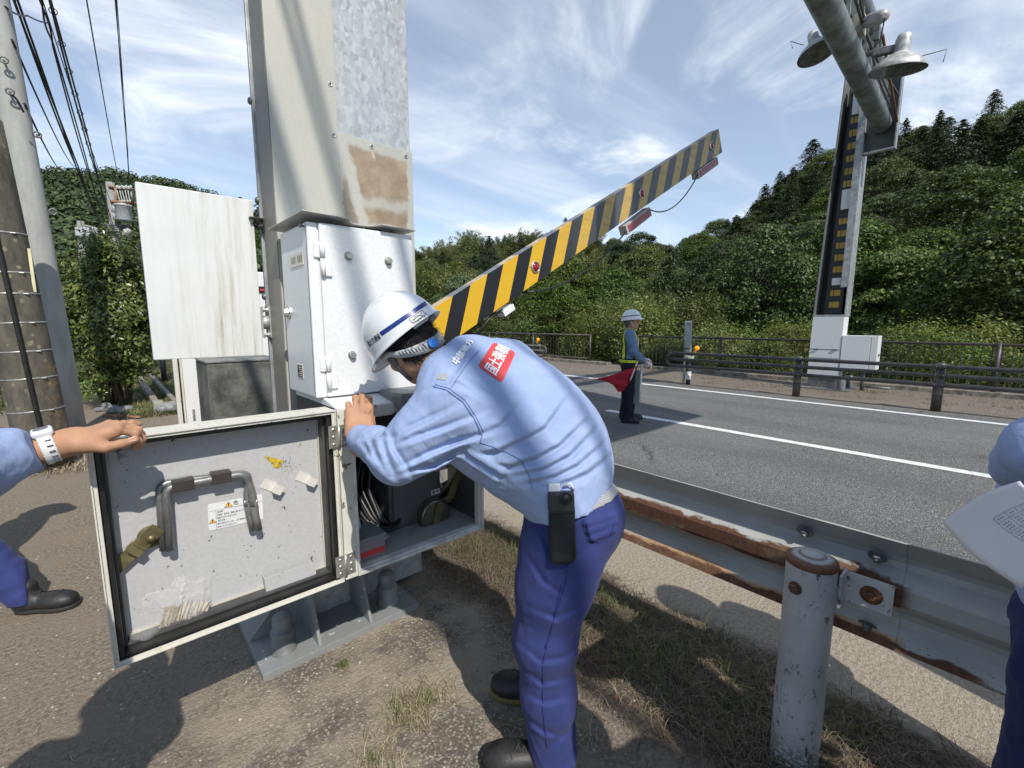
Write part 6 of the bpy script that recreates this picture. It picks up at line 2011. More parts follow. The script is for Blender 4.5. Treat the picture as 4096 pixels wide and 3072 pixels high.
def shoe(par, heel, d, L=.285, w=.050, name='shoe', welt=None):
    d = nrm(d); s = np.cross([0, 0, 1.0], d); up_ = np.array([0, 0, 1.0]); heel = np.array(heel, float)
    F = Field(np.minimum(heel, heel + d * L) - .08, np.maximum(heel, heel + d * L) + np.array([.08, .08, .20]), .005)
    A = (d, s, up_)
    F.ell(heel + d * .05 + up_ * .055, (.055, w * .78, .052), A, .03); F.ell(heel + d * L * .52 + up_ * .046, (.10, w * .90, .040), A, .05)
    F.ell(heel + d * (L - .062) + up_ * .040, (.066, w, .040), A, .05); F.cone(heel + d * .06 + up_ * .05, heel + d * .06 + up_ * .13, .046, .042, .03)
    F.put(lambda P: -(P[2] - (heel[2] + .018)), F.lo, F.lo + (F.n - 1) * F.vox, 0.0, 'i')
    bsh = F.mesh(name); bb = bvh_of(bsh); so_ = link(name, bsh, shoeM, par)
    m = MB()
    def top_at(a, b_):
        o_ = heel + d * a + s * b_ + up_ * .3; h = bb.ray_cast(V3(o_), Vector((0, 0, -1)))
        return (np.array(h[0]) + np.array(h[1]) * .0015) if h[0] is not None else heel + d * a + s * b_ + up_ * .09
    for k in range(4):
        for sg in (-1, 1): m.tube([top_at(.105 + .020 * k, sg * .020), top_at(.112 + .020 * k, 0), top_at(.121 + .020 * k, -sg * .020)], .0024, 5)
    for sg in (-1, 1): m.tube([top_at(.095 + .014 * k, sg * (.024 - .001 * k)) for k in range(7)], .0016, 5)
    m.tube([top_at(.19 + .012 * math.cos(a) , .040 * math.sin(a)) for a in np.linspace(-1.5, 1.5, 11)], .0014, 5)
    m.build('laces', simple('shoe_lace', (.035, .034, .033), .8), so_)
    F = Field(np.minimum(heel, heel + d * L) - .08, np.maximum(heel, heel + d * L) + np.array([.08, .08, .06]), .005)
    F.ell(heel + d * .055 + up_ * .010, (.060, w * .84, .05), A, .02); F.ell(heel + d * L * .52 + up_ * .010, (.11, w * .92, .05), A, .05); F.ell(heel + d * (L - .066) + up_ * .010, (.073, w * 1.06, .05), A, .05)
    F.put(lambda P: np.maximum(P[2] - (heel[2] + .024), -(P[2] - heel[2] - .002)), F.lo, F.lo + (F.n - 1) * F.vox, 0.0, 'i')
    link('sole', F.mesh('sole'), welt or soleM, par)

# ================================================================ the bent worker
wk = thing('person', 'worker in light blue shirt and white helmet bending over to look into the open cabinet', 'person', (1.0, .95, 0))
T = [at(2285, 2075, 1.48), at(2240, 1925, 1.48), at(2130, 1790, 1.475), at(2030, 1670, 1.47), at(1925, 1565, 1.47), at(1835, 1480, 1.475)]
away = nrm(np.array([FW[0], FW[1], 0]))
def tframe(i):
    tv = nrm(T[min(i + 1, 5)] - T[max(i - 1, 0)])
    ph = R((14, 20, 30, 38, 42, 42)[i])
    lv = away * math.cos(ph) + np.array([0, 0, 1.0]) * math.sin(ph) + RT * .05
    lv = nrm(lv - tv * lv.dot(tv)); nv_ = np.cross(tv, lv)
    if nv_[2] < 0: nv_ = -nv_
    return tv, lv, nv_
LAT = (.170, .172, .185, .198, .205, .165); NOR = (.125, .128, .138, .142, .135, .105)
lo = np.array([.30, .45, .70]); hi = np.array([1.75, 1.85, 1.60])
S0 = at(1800, 1640, 1.385); EL = at(1592, 1828, 1.36); WR = at(1437, 1752, 1.575)
S1 = T[4] + tframe(4)[1] * .19
def shirt_field(vox):
    F = Field((.42, .62, .84), (1.42, 1.62, 1.52), vox)
    for i in range(6):
        F.ell(T[i], (.135 if i < 5 else .10, LAT[i], NOR[i]), tframe(i), .07)
    F.ell(T[4] - tframe(4)[1] * .10 + tframe(4)[0] * .0, (.11, .11, .105), tframe(4), .06)
    F.ell(T[4] + tframe(4)[1] * .12, (.10, .11, .10), tframe(4), .06)
    # front of the shirt hanging slack, bloused over the belt
    for (px, py, d, r) in ((1940, 1835, 1.45, .068), (2035, 1905, 1.45, .066), (2120, 1950, 1.46, .058), (1870, 1760, 1.47, .080)):
        F.ell(at(px, py, d), (r, r * 1.2, r), tframe(2), .06)
    F.ell(at(2345, 1880, 1.50), (.075, .12, .085), tframe(1), .08)
    for (px, py, r) in ((2275, 1760, .125), (2190, 1660, .125), (2100, 1580, .115)): F.ell(at(px, py, 1.51), (r, r * 1.25, r), tframe(2), .08)
    # near sleeve
    F.chain([S0, S0 * .5 + EL * .5 + np.array([0, 0, -.004]), EL], [.104, .092, .071], .05)
    F.chain([EL, EL * .5 + WR * .5 + np.array([0, 0, .004]), WR + (WR - EL) * -.06], [.069, .057, .051], .03)
    F.chain([EL + np.array([0, 0, -.004]), EL + (S0 - EL) * .35 + np.array([0, 0, -.012])], [.068, .078], .04)
    # far sleeve, reaching into the cabinet
    F.chain([S1, at(1800, 1700, 1.72), at(1640, 1730, 1.80)], [.09, .08, .065], .05)
    return F
F0 = shirt_field(.008)
bv = conform_view(bvh_of(F0.mesh('s0')), 0.0)
F = shirt_field(.0042)
def creases(F, dirv, along, across, amp, where=None, seed=1, power=4.0):
    """long sharp folds running along dirv"""
    d = nrm(dirv); e = nrm(np.cross(d, [.31, .2, .93])); g = np.cross(d, e)
    i, P = F.shell()
    q = [P[0] * a[0] + P[1] * a[1] + P[2] * a[2] for a in (d, e, g)]
    w = [vnoise(*P, 5.0, seed + k) * .05 for k in range(2)]
    r = across / along
    n1 = 1 - np.abs(vnoise(q[0], (q[1] + w[0]) * r, (q[2] + w[1]) * r, along, seed))
    n2 = 1 - np.abs(vnoise(q[0] * 1.5, (q[1] + w[1]) * 1.8 * r, (q[2] + w[0]) * 1.8 * r, along, seed + 5))
    v = n1 ** power + .35 * n2 ** power - .35
    m = 1.0 if where is None else where(P)
    F.d[i] -= (amp * v * m).astype(np.float32)
def near(c, r0, r1):
    return lambda P: np.clip((r1 - np.sqrt((P[0] - c[0]) ** 2 + (P[1] - c[1]) ** 2 + (P[2] - c[2]) ** 2)) / (r1 - r0), 0, 1)
def folds(F, bv, lines, amp=.0120, a_=.024, b_=.0085):
    """pleats along polylines on the cloth: a soft swell on one side, a tight valley on the other"""
    i, P = F.shell(.035)
    Q = np.stack(P, 1); D = np.zeros(len(Q)); side_ = 1.0
    for r, push, pl in lines:
        P_ = [bv(x, y) for x, y in pl]
        P_ = [p for p in P_ if p is not None]
        if len(P_) < 2: continue
        n = len(P_) - 1; best = np.full(len(Q), 1e9); S_ = np.zeros(len(Q)); T_ = np.zeros(len(Q))
        for k in range(n):
            ab = P_[k + 1] - P_[k]; L2 = ab.dot(ab)
            nv_ = nrm(EYE - P_[k]); sv = nrm(np.cross(ab, nv_))
            t_ = np.clip((Q - P_[k]).dot(ab) / L2, 0, 1)
            pr = P_[k] + ab * t_[:, None]
            ds = np.linalg.norm(Q - pr, axis=1)
            m_ = ds < best
            best[m_] = ds[m_]; S_[m_] = ((Q[m_] - pr[m_]).dot(sv)); T_[m_] = (k + t_[m_]) / n
        sgn = 1.0 if push > 0 else -1.0
        wgt = np.sin(np.pi * np.clip(.10 + .82 * T_, 0, 1)) ** .8 * (push * sgn / .65)
        s_ = S_ * sgn
        up_ = np.exp(-np.abs(s_ - .010) / a_ * 1.0) * (s_ > -.004) * np.clip((s_ + .004) / .010, 0, 1)
        dn = np.exp(-((s_ + .006) / b_) ** 2)
        lat = np.clip(1 - best / .075, 0, 1)
        D += amp * (r / .016) * wgt * lat * (up_ - .95 * dn)
    F.d[i] -= np.clip(D, -.016, .018).astype(np.float32)
RIDGE = [
    (.018, .70, [(1650, 1850), (1730, 1812), (1830, 1772), (1925, 1745)]), (.016, .65, [(1590, 1782), (1690, 1746), (1790, 1710), (1880, 1675)]),
    (.014, .6, [(1580, 1758), (1640, 1715), (1720, 1678), (1800, 1638)]), (.014, .6, [(1640, 1892), (1740, 1868), (1840, 1812)]),
    (.013, .75, [(1560, 1758), (1572, 1800), (1605, 1850), (1630, 1892)]), (.012, .7, [(1520, 1752), (1530, 1800), (1552, 1860), (1572, 1902)]),
    (.011, .65, [(1475, 1762), (1495, 1815), (1530, 1868)]), (.010, .6, [(1445, 1758), (1500, 1745), (1555, 1755)]), (.010, .6, [(1450, 1785), (1480, 1828), (1520, 1868)]),
    (.018, .6, [(2330, 1690), (2240, 1780), (2140, 1835), (2060, 1850)]), (.017, .65, [(2360, 1735), (2280, 1820), (2180, 1875), (2100, 1890)]),
    (.016, .65, [(2390, 1790), (2310, 1860), (2220, 1905), (2150, 1920)]), (.014, .6, [(2420, 1835), (2350, 1890), (2280, 1920), (2220, 1935)]),
    (.016, .55, [(2080, 1760), (2000, 1800), (1930, 1815)]), (.014, .6, [(2110, 1850), (2040, 1870), (1980, 1860)]), (.015, .55, [(2250, 1610), (2180, 1710), (2080, 1770)]),
    (.012, .6, [(1870, 1530), (1920, 1565), (1960, 1590)]), (.012, .55, [(1750, 1560), (1830, 1545), (1900, 1580)]), (.012, .5, [(1810, 1510), (1840, 1470), (1870, 1420)]),
    (.012, .55, [(2170, 1950), (2230, 1968), (2290, 1945)]), (.012, .5, [(2050, 1640), (2000, 1700), (1950, 1720)]),
]
VALLEY = [(.014, -.45, [(1660, 1880), (1740, 1835), (1850, 1770)]), (.012, -.45, [(1590, 1850), (1615, 1900), (1640, 1950)]), (.013, -.4, [(2310, 1770), (2230, 1845), (2130, 1890)]),
          (.013, -.4, [(2350, 1830), (2270, 1890), (2180, 1935)]), (.011, -.5, [(1880, 1550), (1930, 1580), (1955, 1600)]), (.012, -.4, [(1640, 1810), (1720, 1760), (1810, 1700)]), (.010, -.4, [(1500, 1820), (1512, 1880), (1540, 1940)])]
folds(F, bv, RIDGE)
# the loose pocket flap on the chest
for (a, b_) in (((1850, 1822), (1985, 1908)), ((1885, 1806), (2008, 1880))):
    pa, pb = bv(*a), bv(*b_)
    if pa is not None and pb is not None: F.cone(pa, pb, .013, .015, .012)
# open neck, cuff, waist
tv5, lv5, nv5 = tframe(5)
F.cone(T[5] - tv5 * .01 + nv5 * .0, T[5] + tv5 * .16, .062, .070, .008, 's')
cd_ = nrm(WR - EL); F.put(lambda P: np.where(d_cone(P, WR + cd_ * .05, WR - cd_ * .02, .09, .09) < .0, d_plane(P, WR - cd_ * .010, cd_), -1.0), WR - .12, WR + .12, 0.0, 'i')
BN = nrm(-RT * .27 + UP * .96); BP = at(2285, 1985, 1.47)
F.put(lambda P: np.where((P[0] - BP[0]) ** 2 + (P[1] - BP[1]) ** 2 + (P[2] - BP[2]) ** 2 < .09, -d_plane(P, BP - BN * .025, BN), -1.0), BP - .3, BP + .3, .0, 'i')
creases(F, -RT * .8 + UP * .25, 2.6, 15, .0030, near(at(2270, 1880, 1.36), .12, .30), 21)
creases(F, -RT * .85 + UP * .45, 2.4, 15, .0026, near((S0 + EL) / 2, .12, .24), 31)
creases(F, RT * .25 + UP * .9, 3.2, 18, .0026, near(EL * .6 + WR * .4, .08, .17), 41)
creases(F, RT * .7 - UP * .6, 2.4, 11, .0016, None, 51)
F.noise(.0014, 42, 5)
shirt_me = F.mesh('shirt')
shirt_bvh = bvh_of(shirt_me)
shirt_o = link('shirt', shirt_me, shirtM, wk)
# collar
F = Field(T[5] - .16, T[5] + .18, .004)
F.ell(T[5] + tv5 * .015, (.055, .092, .080), (tv5, lv5, nv5), .01)
F.put(lambda P: np.abs(d_plane(P, T[5] + tv5 * .022, nrm(tv5 - nv5 * .25))) - .030, F.lo, F.lo + (F.n - 1) * F.vox, .012, 'i')
F.cone(T[5] - tv5 * .08, T[5] + tv5 * .12, .062, .068, .004, 's')
link('collar', F.mesh('collar'), shirtM, wk)
cvs = conform_view(shirt_bvh, .0012)
def seam(pts, r=.0016, mat=None, name='seam'):
    P_ = []
    for i in range(len(pts) - 1):
        for s in np.linspace(0, 1, 8, endpoint=False):
            q = cvs(pts[i][0] + (pts[i + 1][0] - pts[i][0]) * s, pts[i][1] + (pts[i + 1][1] - pts[i][1]) * s)
            if q is not None: P_.append(q)
    if len(P_) > 2:
        m = MB(); m.tube(P_, r, 5); m.build(name, mat or shirtM, shirt_o)
seamD = cloth('seam_thread', (.17, .24, .45), .1)
seam([(1735, 1545), (1790, 1562), (1850, 1605), (1895, 1670), (1930, 1740), (1920, 1775)], .0022, seamD)
seam([(1742, 1538), (1798, 1555), (1858, 1598), (1903, 1664), (1938, 1734)], .0012, seamD)
seam([(1800, 1560), (1835, 1505), (1880, 1440), (1920, 1400)], .0013, seamD)
seam([(1925, 1770), (2010, 1800), (2085, 1840), (2115, 1900), (2130, 1960)], .0014, seamD)
seam([(1860, 1830), (1992, 1918)], .0012, seamD)
# lettering and red patch on the back
fnb = conform_to(shirt_bvh, .0022); fnb2 = conform_to(shirt_bvh, .0045)
tv3, lv3, nv3 = tframe(4)
def quadmap(A, B, C_, D_, off):
    """corner sketch points: near head side, near tail side, far tail side, far head side; a runs near to far, b tail to head"""
    A, B, C_, D_ = [np.array(q, float) for q in (A, B, C_, D_)]
    f_ = conform_view(shirt_bvh, off); last = [None]
    def fn(p, n):
        a, b_ = (p[0] + 1) / 2, (p[1] + 1) / 2
        q = (B * (1 - a) + C_ * a) * (1 - b_) + (A * (1 - a) + D_ * a) * b_
        h = f_(q[0], q[1])
        while h is None or (last[0] is not None and np.linalg.norm(h - last[0]) > .25):
            q = q + np.array([-3.0, 4.0]); h = f_(q[0], q[1])
            if q[1] > 2400: break
        last[0] = h
        return h
    return fn
q1 = ((1911, 1466), (2007, 1533), (2063, 1412), (1973, 1370))
m = MB(); patch(m, (0, 0, 0), (1, 0, 0), (0, 1, 0), 2, 2, quadmap(*q1, .0022), 0, 40, 26, 0, .22); po = m.build('back_patch', redV, shirt_o)
m = MB(); fine_text(m, '国土強靭', (.06, 0, 0), (1, 0, 0), (0, 1, 0), 1.15, quadmap(*q1, .0042), 0, 1.86, .016); m.build('back_lettering', whiteV, po)
q2 = ((1800, 1440), (1842, 1472), (1902, 1372), (1868, 1358))
m = MB(); fine_text(m, '中部地方', (0, 0, 0), (1, 0, 0), (0, 1, 0), 1.5, quadmap(*q2, .0042), 0, 2.0, .02); m.build('yoke_lettering', whiteV, shirt_o)
un = nrm(cvs(1990, 1440) - cvs(1960, 1500)); vn = nrm(cvs(1935, 1440) - cvs(1990, 1480)); vn = nrm(vn - un * vn.dot(un))
m = MB(); c_ = cvs(1772, 1508); patch(m, c_, un, vn, .020, .026, fnb, 0, 4, 4, 0, .2); m.build('shoulder_tab', simple('grey_tab', (.33, .36, .36), .6), shirt_o)

# trousers
LEG = [(2280, 2060, 1.47, .140), (2248, 2200, 1.46, .130), (2216, 2340, 1.455, .116), (2182, 2553, 1.475, .097), (2194, 2770, 1.495, .083), (2212, 3000, 1.522, .081)]
LP_ = [at(a, b, c) for a, b, c, d in LEG]; LR_ = [d for a, b, c, d in LEG]
rdir = nrm(np.array([.866, .5, 0]))
RLEG = [LP_[0] + rdir * .12, LP_[2] + rdir * .15 + np.array([.02, .05, 0]), np.array([1.225, 1.16, .50]), np.array([1.215, 1.16, .10])]
def trouser_field(vox):
    F = Field((.72, .62, .02), (1.48, 1.45, 1.06), vox)
    F.chain(LP_, LR_, .05)
    F.chain(RLEG, [.13, .112, .095, .085], .04)
    F.ell(at(2300, 2040, 1.515), (.138, .165, .132), None, .06); F.ell(at(2352, 2085, 1.50), (.082, .10, .10), None, .05)
    F.put(lambda P: d_plane(P, BP + BN * .025, BN), F.lo, F.lo + (F.n - 1) * F.vox, .0, 'i')
    return F
F0 = trouser_field(.009); bvt = conform_view(bvh_of(F0.mesh('t0')), 0.0)
F = trouser_field(.0046)
TR = [(.012, .65, [(2160, 2130), (2190, 2200), (2200, 2290)]), (.011, .6, [(2220, 2330), (2260, 2260), (2330, 2220)]), (.012, .6, [(2150, 2450), (2230, 2480), (2320, 2430)]),
      (.012, .65, [(2100, 2600), (2160, 2650), (2250, 2640), (2310, 2600)]), (.011, .65, [(2110, 2700), (2170, 2740), (2260, 2720)]), (.012, .7, [(2115, 2890), (2170, 2930), (2240, 2950)]),
      (.011, .65, [(2300, 2880), (2255, 2930), (2195, 2980)]), (.010, .6, [(2330, 2480), (2280, 2560), (2260, 2620)]), (.013, .55, [(2120, 2250), (2170, 2330), (2240, 2380)]), (.011, .6, [(2120, 2790), (2180, 2815), (2260, 2800)])]
folds(F, bvt, TR, .0085)
# pocket flap
for (a, b_) in (((2345, 2090), (2450, 2060)), ((2355, 2120), (2455, 2085)), ((2365, 2150), (2450, 2115))):
    pa, pb = bvt(*a), bvt(*b_)
    if pa is not None and pb is not None: F.cone(pa, pb, .014, .014, .006)
ank = LP_[-1]; F.put(lambda P: -(P[2] - (ank[2] - .022)), ank - .2, ank + .2, 0.0, 'i')
creases(F, RT * .9 + UP * .35, 3.0, 15, .0030, near(LP_[3], .08, .22), 61)
creases(F, RT * .8 - UP * .5, 3.0, 16, .0034, near(LP_[5], .08, .24), 71)
creases(F, UP * .9 + RT * .35, 2.2, 13, .0022, None, 81)
F.noise(.0010, 45, 9)
tr_me = F.mesh('trousers'); tr_bvh = bvh_of(tr_me)
tro = link('trousers', tr_me, trouM, wk)
cvs = conform_view(tr_bvh, .0012); shirt_keep = shirt_o; shirt_o = tro
seamT = cloth('trouser_seam', (.022, .028, .15), .1)
seam([(2270, 2250), (2262, 2330), (2240, 2400), (2225, 2450), (2190, 2570), (2172, 2650), (2172, 2830), (2190, 3010)], .0016, seamT)
seam([(2248, 2335), (2225, 2420), (2205, 2530), (2175, 2600)], .0014, seamT)
seam([(2345, 2092), (2362, 2155), (2395, 2172), (2440, 2142), (2462, 2085)], .0016, seamT)
shirt_o = shirt_keep
# belt
F = Field(BP - .30, BP + .30, .005)
F2 = trouser_field(.012)
F.chain([LP_[0]], [.14]) if False else None
F.ell(at(2300, 2040, 1.515), (.151, .178, .143), None, .06); F.ell(at(2280, 2060, 1.47), (.147, .147, .147), None, .05)
F.put(lambda P: np.abs(d_plane(P, BP - BN * .008, BN)) - .0150, F.lo, F.lo + (F.n - 1) * F.vox, 0.0, 'i')
belt = link('belt', F.mesh('belt'), None, wk)
t = NT('grey_webbing'); t.set(t.mix(t.rng(t.math('SINE', t.math('MULTIPLY', t.xyz(t.co())[2], 1400)), -.6, .6), (.22, .22, .225), (.36, .36, .37)), .7); belt.data.materials.append(t.m)
# black pouch on the belt
pu = MB()
def pbox(F, a, b_, r0, r1): F.cone(a, b_, r0, r1, .01)
F = Field(at(2245, 2090, 1.30) - .20, at(2245, 2090, 1.30) + .20, .004)
pa, pb = at(2243, 2030, 1.315), at(2248, 2225, 1.315)
pd = nrm(pb - pa); ps = nrm(np.cross(pd, away)); pn = np.cross(ps, pd)
F.box((pa + pb) / 2 + pd * .004, (.036, .085, .026), (ps, pd, pn), .016); F.noise(.0015, 40, 2)
pouch = link('pouch', F.mesh('pouch'), simple('black_neoprene', (.010, .010, .011), .75, 0, .25, 120, .35, 300, .001), wk)
m = MB(); m.box((-.038, -.030, -.030), (.038, .030, .012), .008, 0, (pa - pd * .020, ps, pd, pn)); m.lathe(pa - pd * .035 - pn * .026 + ps * .012, -pn, [(.0, .01), (.012, .01), (.012, 0), (.018, 0), (.018, .012)], 20); m.build('pouch_cap', blackP, pouch)
m = MB(); m.box((-.030, -.012, -.012), (.004, .012, .010), .004, 0, (pa - pd * .060 + ps * -.005, ps, pd, pn)); m.tube([pa - pd * .06 + ps * .01, pa - pd * .072 + ps * .028 - pn * .01, pa - pd * .05 + ps * .04], .004, 6); m.build('clip', whiteV, pouch)
m = MB(); m.box((.036, -.07, -.006), (.041, .08, .010), .002, 0, ((pa + pb) / 2, ps, pd, pn)); m.build('strap', blackP, pouch)
# shoes
hd_ = nrm(np.array([-.74, .67, 0])); anx = np.array([ank[0], ank[1], 0])
shoe(wk, anx - hd_ * .055, hd_, .29, .052)
hd2 = nrm(np.array([-.60, .80, 0])); shoe(wk, np.array([1.225, 1.07, 0]), hd2, .285, .052, 'shoe', soleY)

# head, neck, forearm and hand: one skin
fh = nrm(-.62 * RT - .42 * UP + .66 * FW); uh = -.55 * RT + .83 * UP - .16 * FW; uh = nrm(uh - fh * uh.dot(fh)); lh = np.cross(uh, fh)
HC = at(1640, 1388, 1.545)
F = Field(HC - .24, HC + .26, .0042)
head(F, HC, fh, lh, uh, 1.0, T[5] - tv5 * .02, .058)
bodyF = F
head_me = F.mesh('head')
Hd = nrm(np.array([.02, .10, 1.0]) + (-.06) * RT)
F = Field(WR - np.array([.16, .16, .12]), WR + np.array([.16, .20, .24]), .0024)
hd_dir = nrm(at(1436, 1640, 1.615) - WR); bk = nrm(EYE - WR + np.array([0, 0, .15])); sd_ = RT + UP * .1
tips = hand(F, WR + hd_dir * .0, hd_dir, bk, sd_, [(.42, .55, .45), (.30, .62, .5), (.32, .62, .5), (.40, .6, .5)], [FW * 1.0 + UP * .45 - RT * .25, FW * .9 + UP * .7 - RT * .3], 1.16, (.0, .0, -.01, -.03))
F.cone(WR, EL * .45 + WR * .55, .030, .040, .02)
for i in range(4):                                            # knuckles and tendons
    kx = WR + hd_dir * (.096, .100, .096, .086)[i] + nrm(sd_) * (.031 - .0205 * i) + bk * .006
    F.ell(kx, (.0095, .0095, .008), None, .008); F.cone(kx, WR + hd_dir * .03 + nrm(sd_) * (.012 - .008 * i) + bk * .010, .004, .004, .010)
hand_me = F.mesh('hand')
core = Field((.42, .60, .05), (1.42, 1.62, 1.52), .012)
for i in range(6): core.ell(T[i], (.12 if i < 5 else .07, LAT[i] * .8, NOR[i] * .75), tframe(i), .06)
core.chain([S0, EL, EL * .5 + WR * .5], [.06, .055, .045], .04).chain([S1, at(1800, 1700, 1.72), at(1640, 1730, 1.80)], [.05, .045, .04], .04)
core.chain(LP_, [r * .72 for r in LR_], .04).chain(RLEG, [.09, .08, .06, .05], .04)
core_me = core.mesh('core')
bm = bmesh.new()
for me_ in (core_me, head_me, hand_me): bm.from_mesh(me_)
me = bpy.data.meshes.new('body'); bm.to_mesh(me); bm.free()
me.polygons.foreach_set('use_smooth', [True] * len(me.polygons))
link('body', me, skinM, wk)
# nails
m = MB()
for (p, v) in tips[:4]:
    nb = nrm(bk - v * bk.dot(v)); sx = np.cross(v, nb)
    m.add([p - v * .010 + nb * .0078 - sx * .0042, p + v * .001 + nb * .0066 - sx * .0046, p + v * .001 + nb * .0066 + sx * .0046, p - v * .010 + nb * .0078 + sx * .0042], [(0, 1, 2, 3)])
m.build('nails', simple('nail', (.52, .34, .26), .3), wk)
# hair: cap plus tufts
F = Field(HC - .17, HC + .17, .0036)
F.ell(HC + (fh * -.010 + uh * .030), (.104, .086, .098), (fh, lh, uh), .01); F.ell(HC + fh * -.050 + uh * -.030, (.058, .074, .062), (fh, lh, uh), .04)
F.put(lambda P: -d_plane(P, HC + uh * -.070 - fh * .05, nrm(uh * .9 - fh * .75)), F.lo, F.lo + (F.n - 1) * F.vox, .02, 'i')
F.put(lambda P: d_plane(P, HC + fh * .055, nrm(fh + uh * -.2)), F.lo, F.lo + (F.n - 1) * F.vox, .01, 'i')
for s in (-1, 1): F.ell(HC + (lh * s * .088 + uh * -.012 - fh * .0), (.024, .03, .040), (fh, lh, uh), .008, 's')
F.noise(.004, 60, 4).noise(.003, 130, 6)
hair_me = F.mesh('hair')
ho = link('hair', hair_me, hairM, wk)
hr = np.random.RandomState(5)
vv = np.array([v.co for v in hair_me.vertices]) + ORG[ho.name]; nn_ = np.array([v.normal for v in hair_me.vertices])
pick = hr.choice(len(vv), min(3600, len(vv)), False)
C_ = vv[pick]; Nn = nn_[pick]
dv = -uh * .9 - fh * .25 + Nn * .55 + hr.randn(len(pick), 3) * .30
dv /= np.linalg.norm(dv, axis=1, keepdims=True)
sd3 = np.cross(dv, Nn); sd3 /= np.maximum(np.linalg.norm(sd3, axis=1, keepdims=True), 1e-6)
Lh = (.012 + .016 * hr.rand(len(pick)))[:, None]
V_ = np.stack([C_ - sd3 * .0012, C_ + sd3 * .0012, C_ + dv * Lh * .6 + sd3 * .0006, C_ + dv * Lh], 1).reshape(-1, 3)
link('hair_tufts', set_mesh('hair_tufts', V_, np.arange(4 * len(pick)).reshape(-1, 4)), hairM, wk)
# helmet with stripe, letters, sticker
HP = HC + uh * .038 + fh * .002 + RT * .012
hl, hv, hf = helmet(wk, HP, fh, lh, uh, k=1.06)
hb = BVHTree.FromPolygons([V3(p) for p in hv], hf)
hfn = conform_to(hb, .0012); hfn2 = conform_to(hb, .0022); hfn3 = conform_to(hb, .003)
hv_ = conform_view(hb, .001)
m = MB()
a_, b__ = np.array([1523, 1337]), np.array([1704, 1212])
vs, fs = [], []
for i in range(31):
    p_ = a_ + (b__ - a_) * (i / 30); pr = np.array([-.56, -.83]) * 9
    for s in (-1, -.33, .33, 1):
        q = hv_(*(p_ + pr * s)); vs.append(q if q is not None else vs[-4])
for i in range(30):
    for j in range(3): fs.append((i * 4 + j, i * 4 + j + 1, (i + 1) * 4 + j + 1, (i + 1) * 4 + j))
m.add(vs, fs, 0, True); m.build('stripe', stripeB, hl)
qc = hv_(1502, 1358); uu = nrm(hv_(1520, 1340) - hv_(1485, 1366)); vq = nrm(uh - uu * uh.dot(uu))
m = MB(); fine_text(m, '国土交通省', qc - uu * .012, uu, vq, .021, hfn, 0, .075, .02); m.build('helmet_lettering', blackP, hl)
qc = hv_(1678, 1272); uu = nrm(hv_(1705, 1252) - hv_(1650, 1290)); vq = nrm(uh - uu * uh.dot(uu))
m = MB(); patch(m, qc, uu, vq, .058, .036, hfn, 0, 6, 5, 0, .08)
nq = np.cross(uu, vq)
def line(m, x0, y0, x1, y1, w_=.0019):
    a = np.array([x0, y0]); b = np.array([x1, y1]); d_ = (b - a) / np.linalg.norm(b - a); e = np.array([-d_[1], d_[0]]) * w_ / 2
    n = 6; v_ = []
    for i in range(n + 1):
        for s in (-1, 1):
            q = a + (b - a) * i / n + e * s; v_.append(hfn2(qc + uu * q[0] + vq * q[1], nq))
    m.add(v_, [(2 * i, 2 * i + 1, 2 * i + 3, 2 * i + 2) for i in range(n)], 1)
for (x0, y0, x1, y1) in ((-.027, .016, .027, .016), (-.027, -.016, .027, -.016), (-.027, -.016, -.027, .016), (.027, -.016, .027, .016), (-.027, -.004, .027, -.004), (0, -.016, 0, -.004)): line(m, x0, y0, x1, y1)
fine_text(m, '血液型', qc + uu * -.0135 + vq * -.010, uu, vq, .0075, hfn2, 1, .021); fine_text(m, 'A', qc + uu * .013 + vq * -.010, uu, vq, .010, hfn2, 1)
hr2 = np.random.RandomState(9)
for k in range(22):
    x = -.020 + .040 * (k / 22); y = .006 + hr2.randn() * .003; an = hr2.rand() * 3.14
    line(m, x - .0028 * math.cos(an), y - .0028 * math.sin(an), x + .0028 * math.cos(an), y + .0028 * math.sin(an), .0016)
m.build('sticker', [simple('sticker_white', (.74, .74, .74), .4), blackP], hl)
# head band with blue knob, chin strap
m = MB(); vs, fs = [], []
n = 40
for i in range(n + 1):
    th = R(62) + R(236) * i / n
    a, b_ = math.cos(th), math.sin(th)
    back = max(0, -a)
    ctr = HC + fh * (.112 * a - .004) + lh * .096 * b_ + uh * (.018 - .066 * back ** .8)
    hw = .010 + .010 * back
    tilt = uh * 1.0 + (fh * a + lh * b_) * .10
    vs += [ctr - tilt * hw, ctr + tilt * hw]
for i in range(n): fs.append((2 * i, 2 * i + 1, 2 * i + 3, 2 * i + 2))
m.add(vs, fs, 0, True)
bo_ = m.build('head_band', strapG, wk); s_ = bo_.modifiers.new('s', 'SOLIDIFY'); s_.thickness = .006; s_.offset = 0
m = MB()
for k in range(9):
    th = R(112 + 5.2 * k)
    a, b_ = math.cos(th), math.sin(th); back = max(0, -a)
    ctr = HC + fh * (.112 * a - .004) * 1.03 + lh * .0995 * b_ + uh * (.018 - .066 * back ** .8)
    m.tube([ctr - uh * .006, ctr + uh * .011], .0016, 6)
m.build('ratchet_slots', blackP, bo_)
th = R(168); kc = HC + fh * (.114 * math.cos(th) - .006) + lh * .096 * math.sin(th) - uh * .047; ka = nrm(-fh + lh * .22 + uh * .05)
m = MB(); m.lathe(kc, ka, [(.0, .0), (.017, 0), (.017, .008), (.014, .011), (.0135, .0085), (.010, .0085), (.0095, .011), (.006, .011), (.0055, .0085), (0, .0085)], 30); m.build('knob', blueK, bo_)
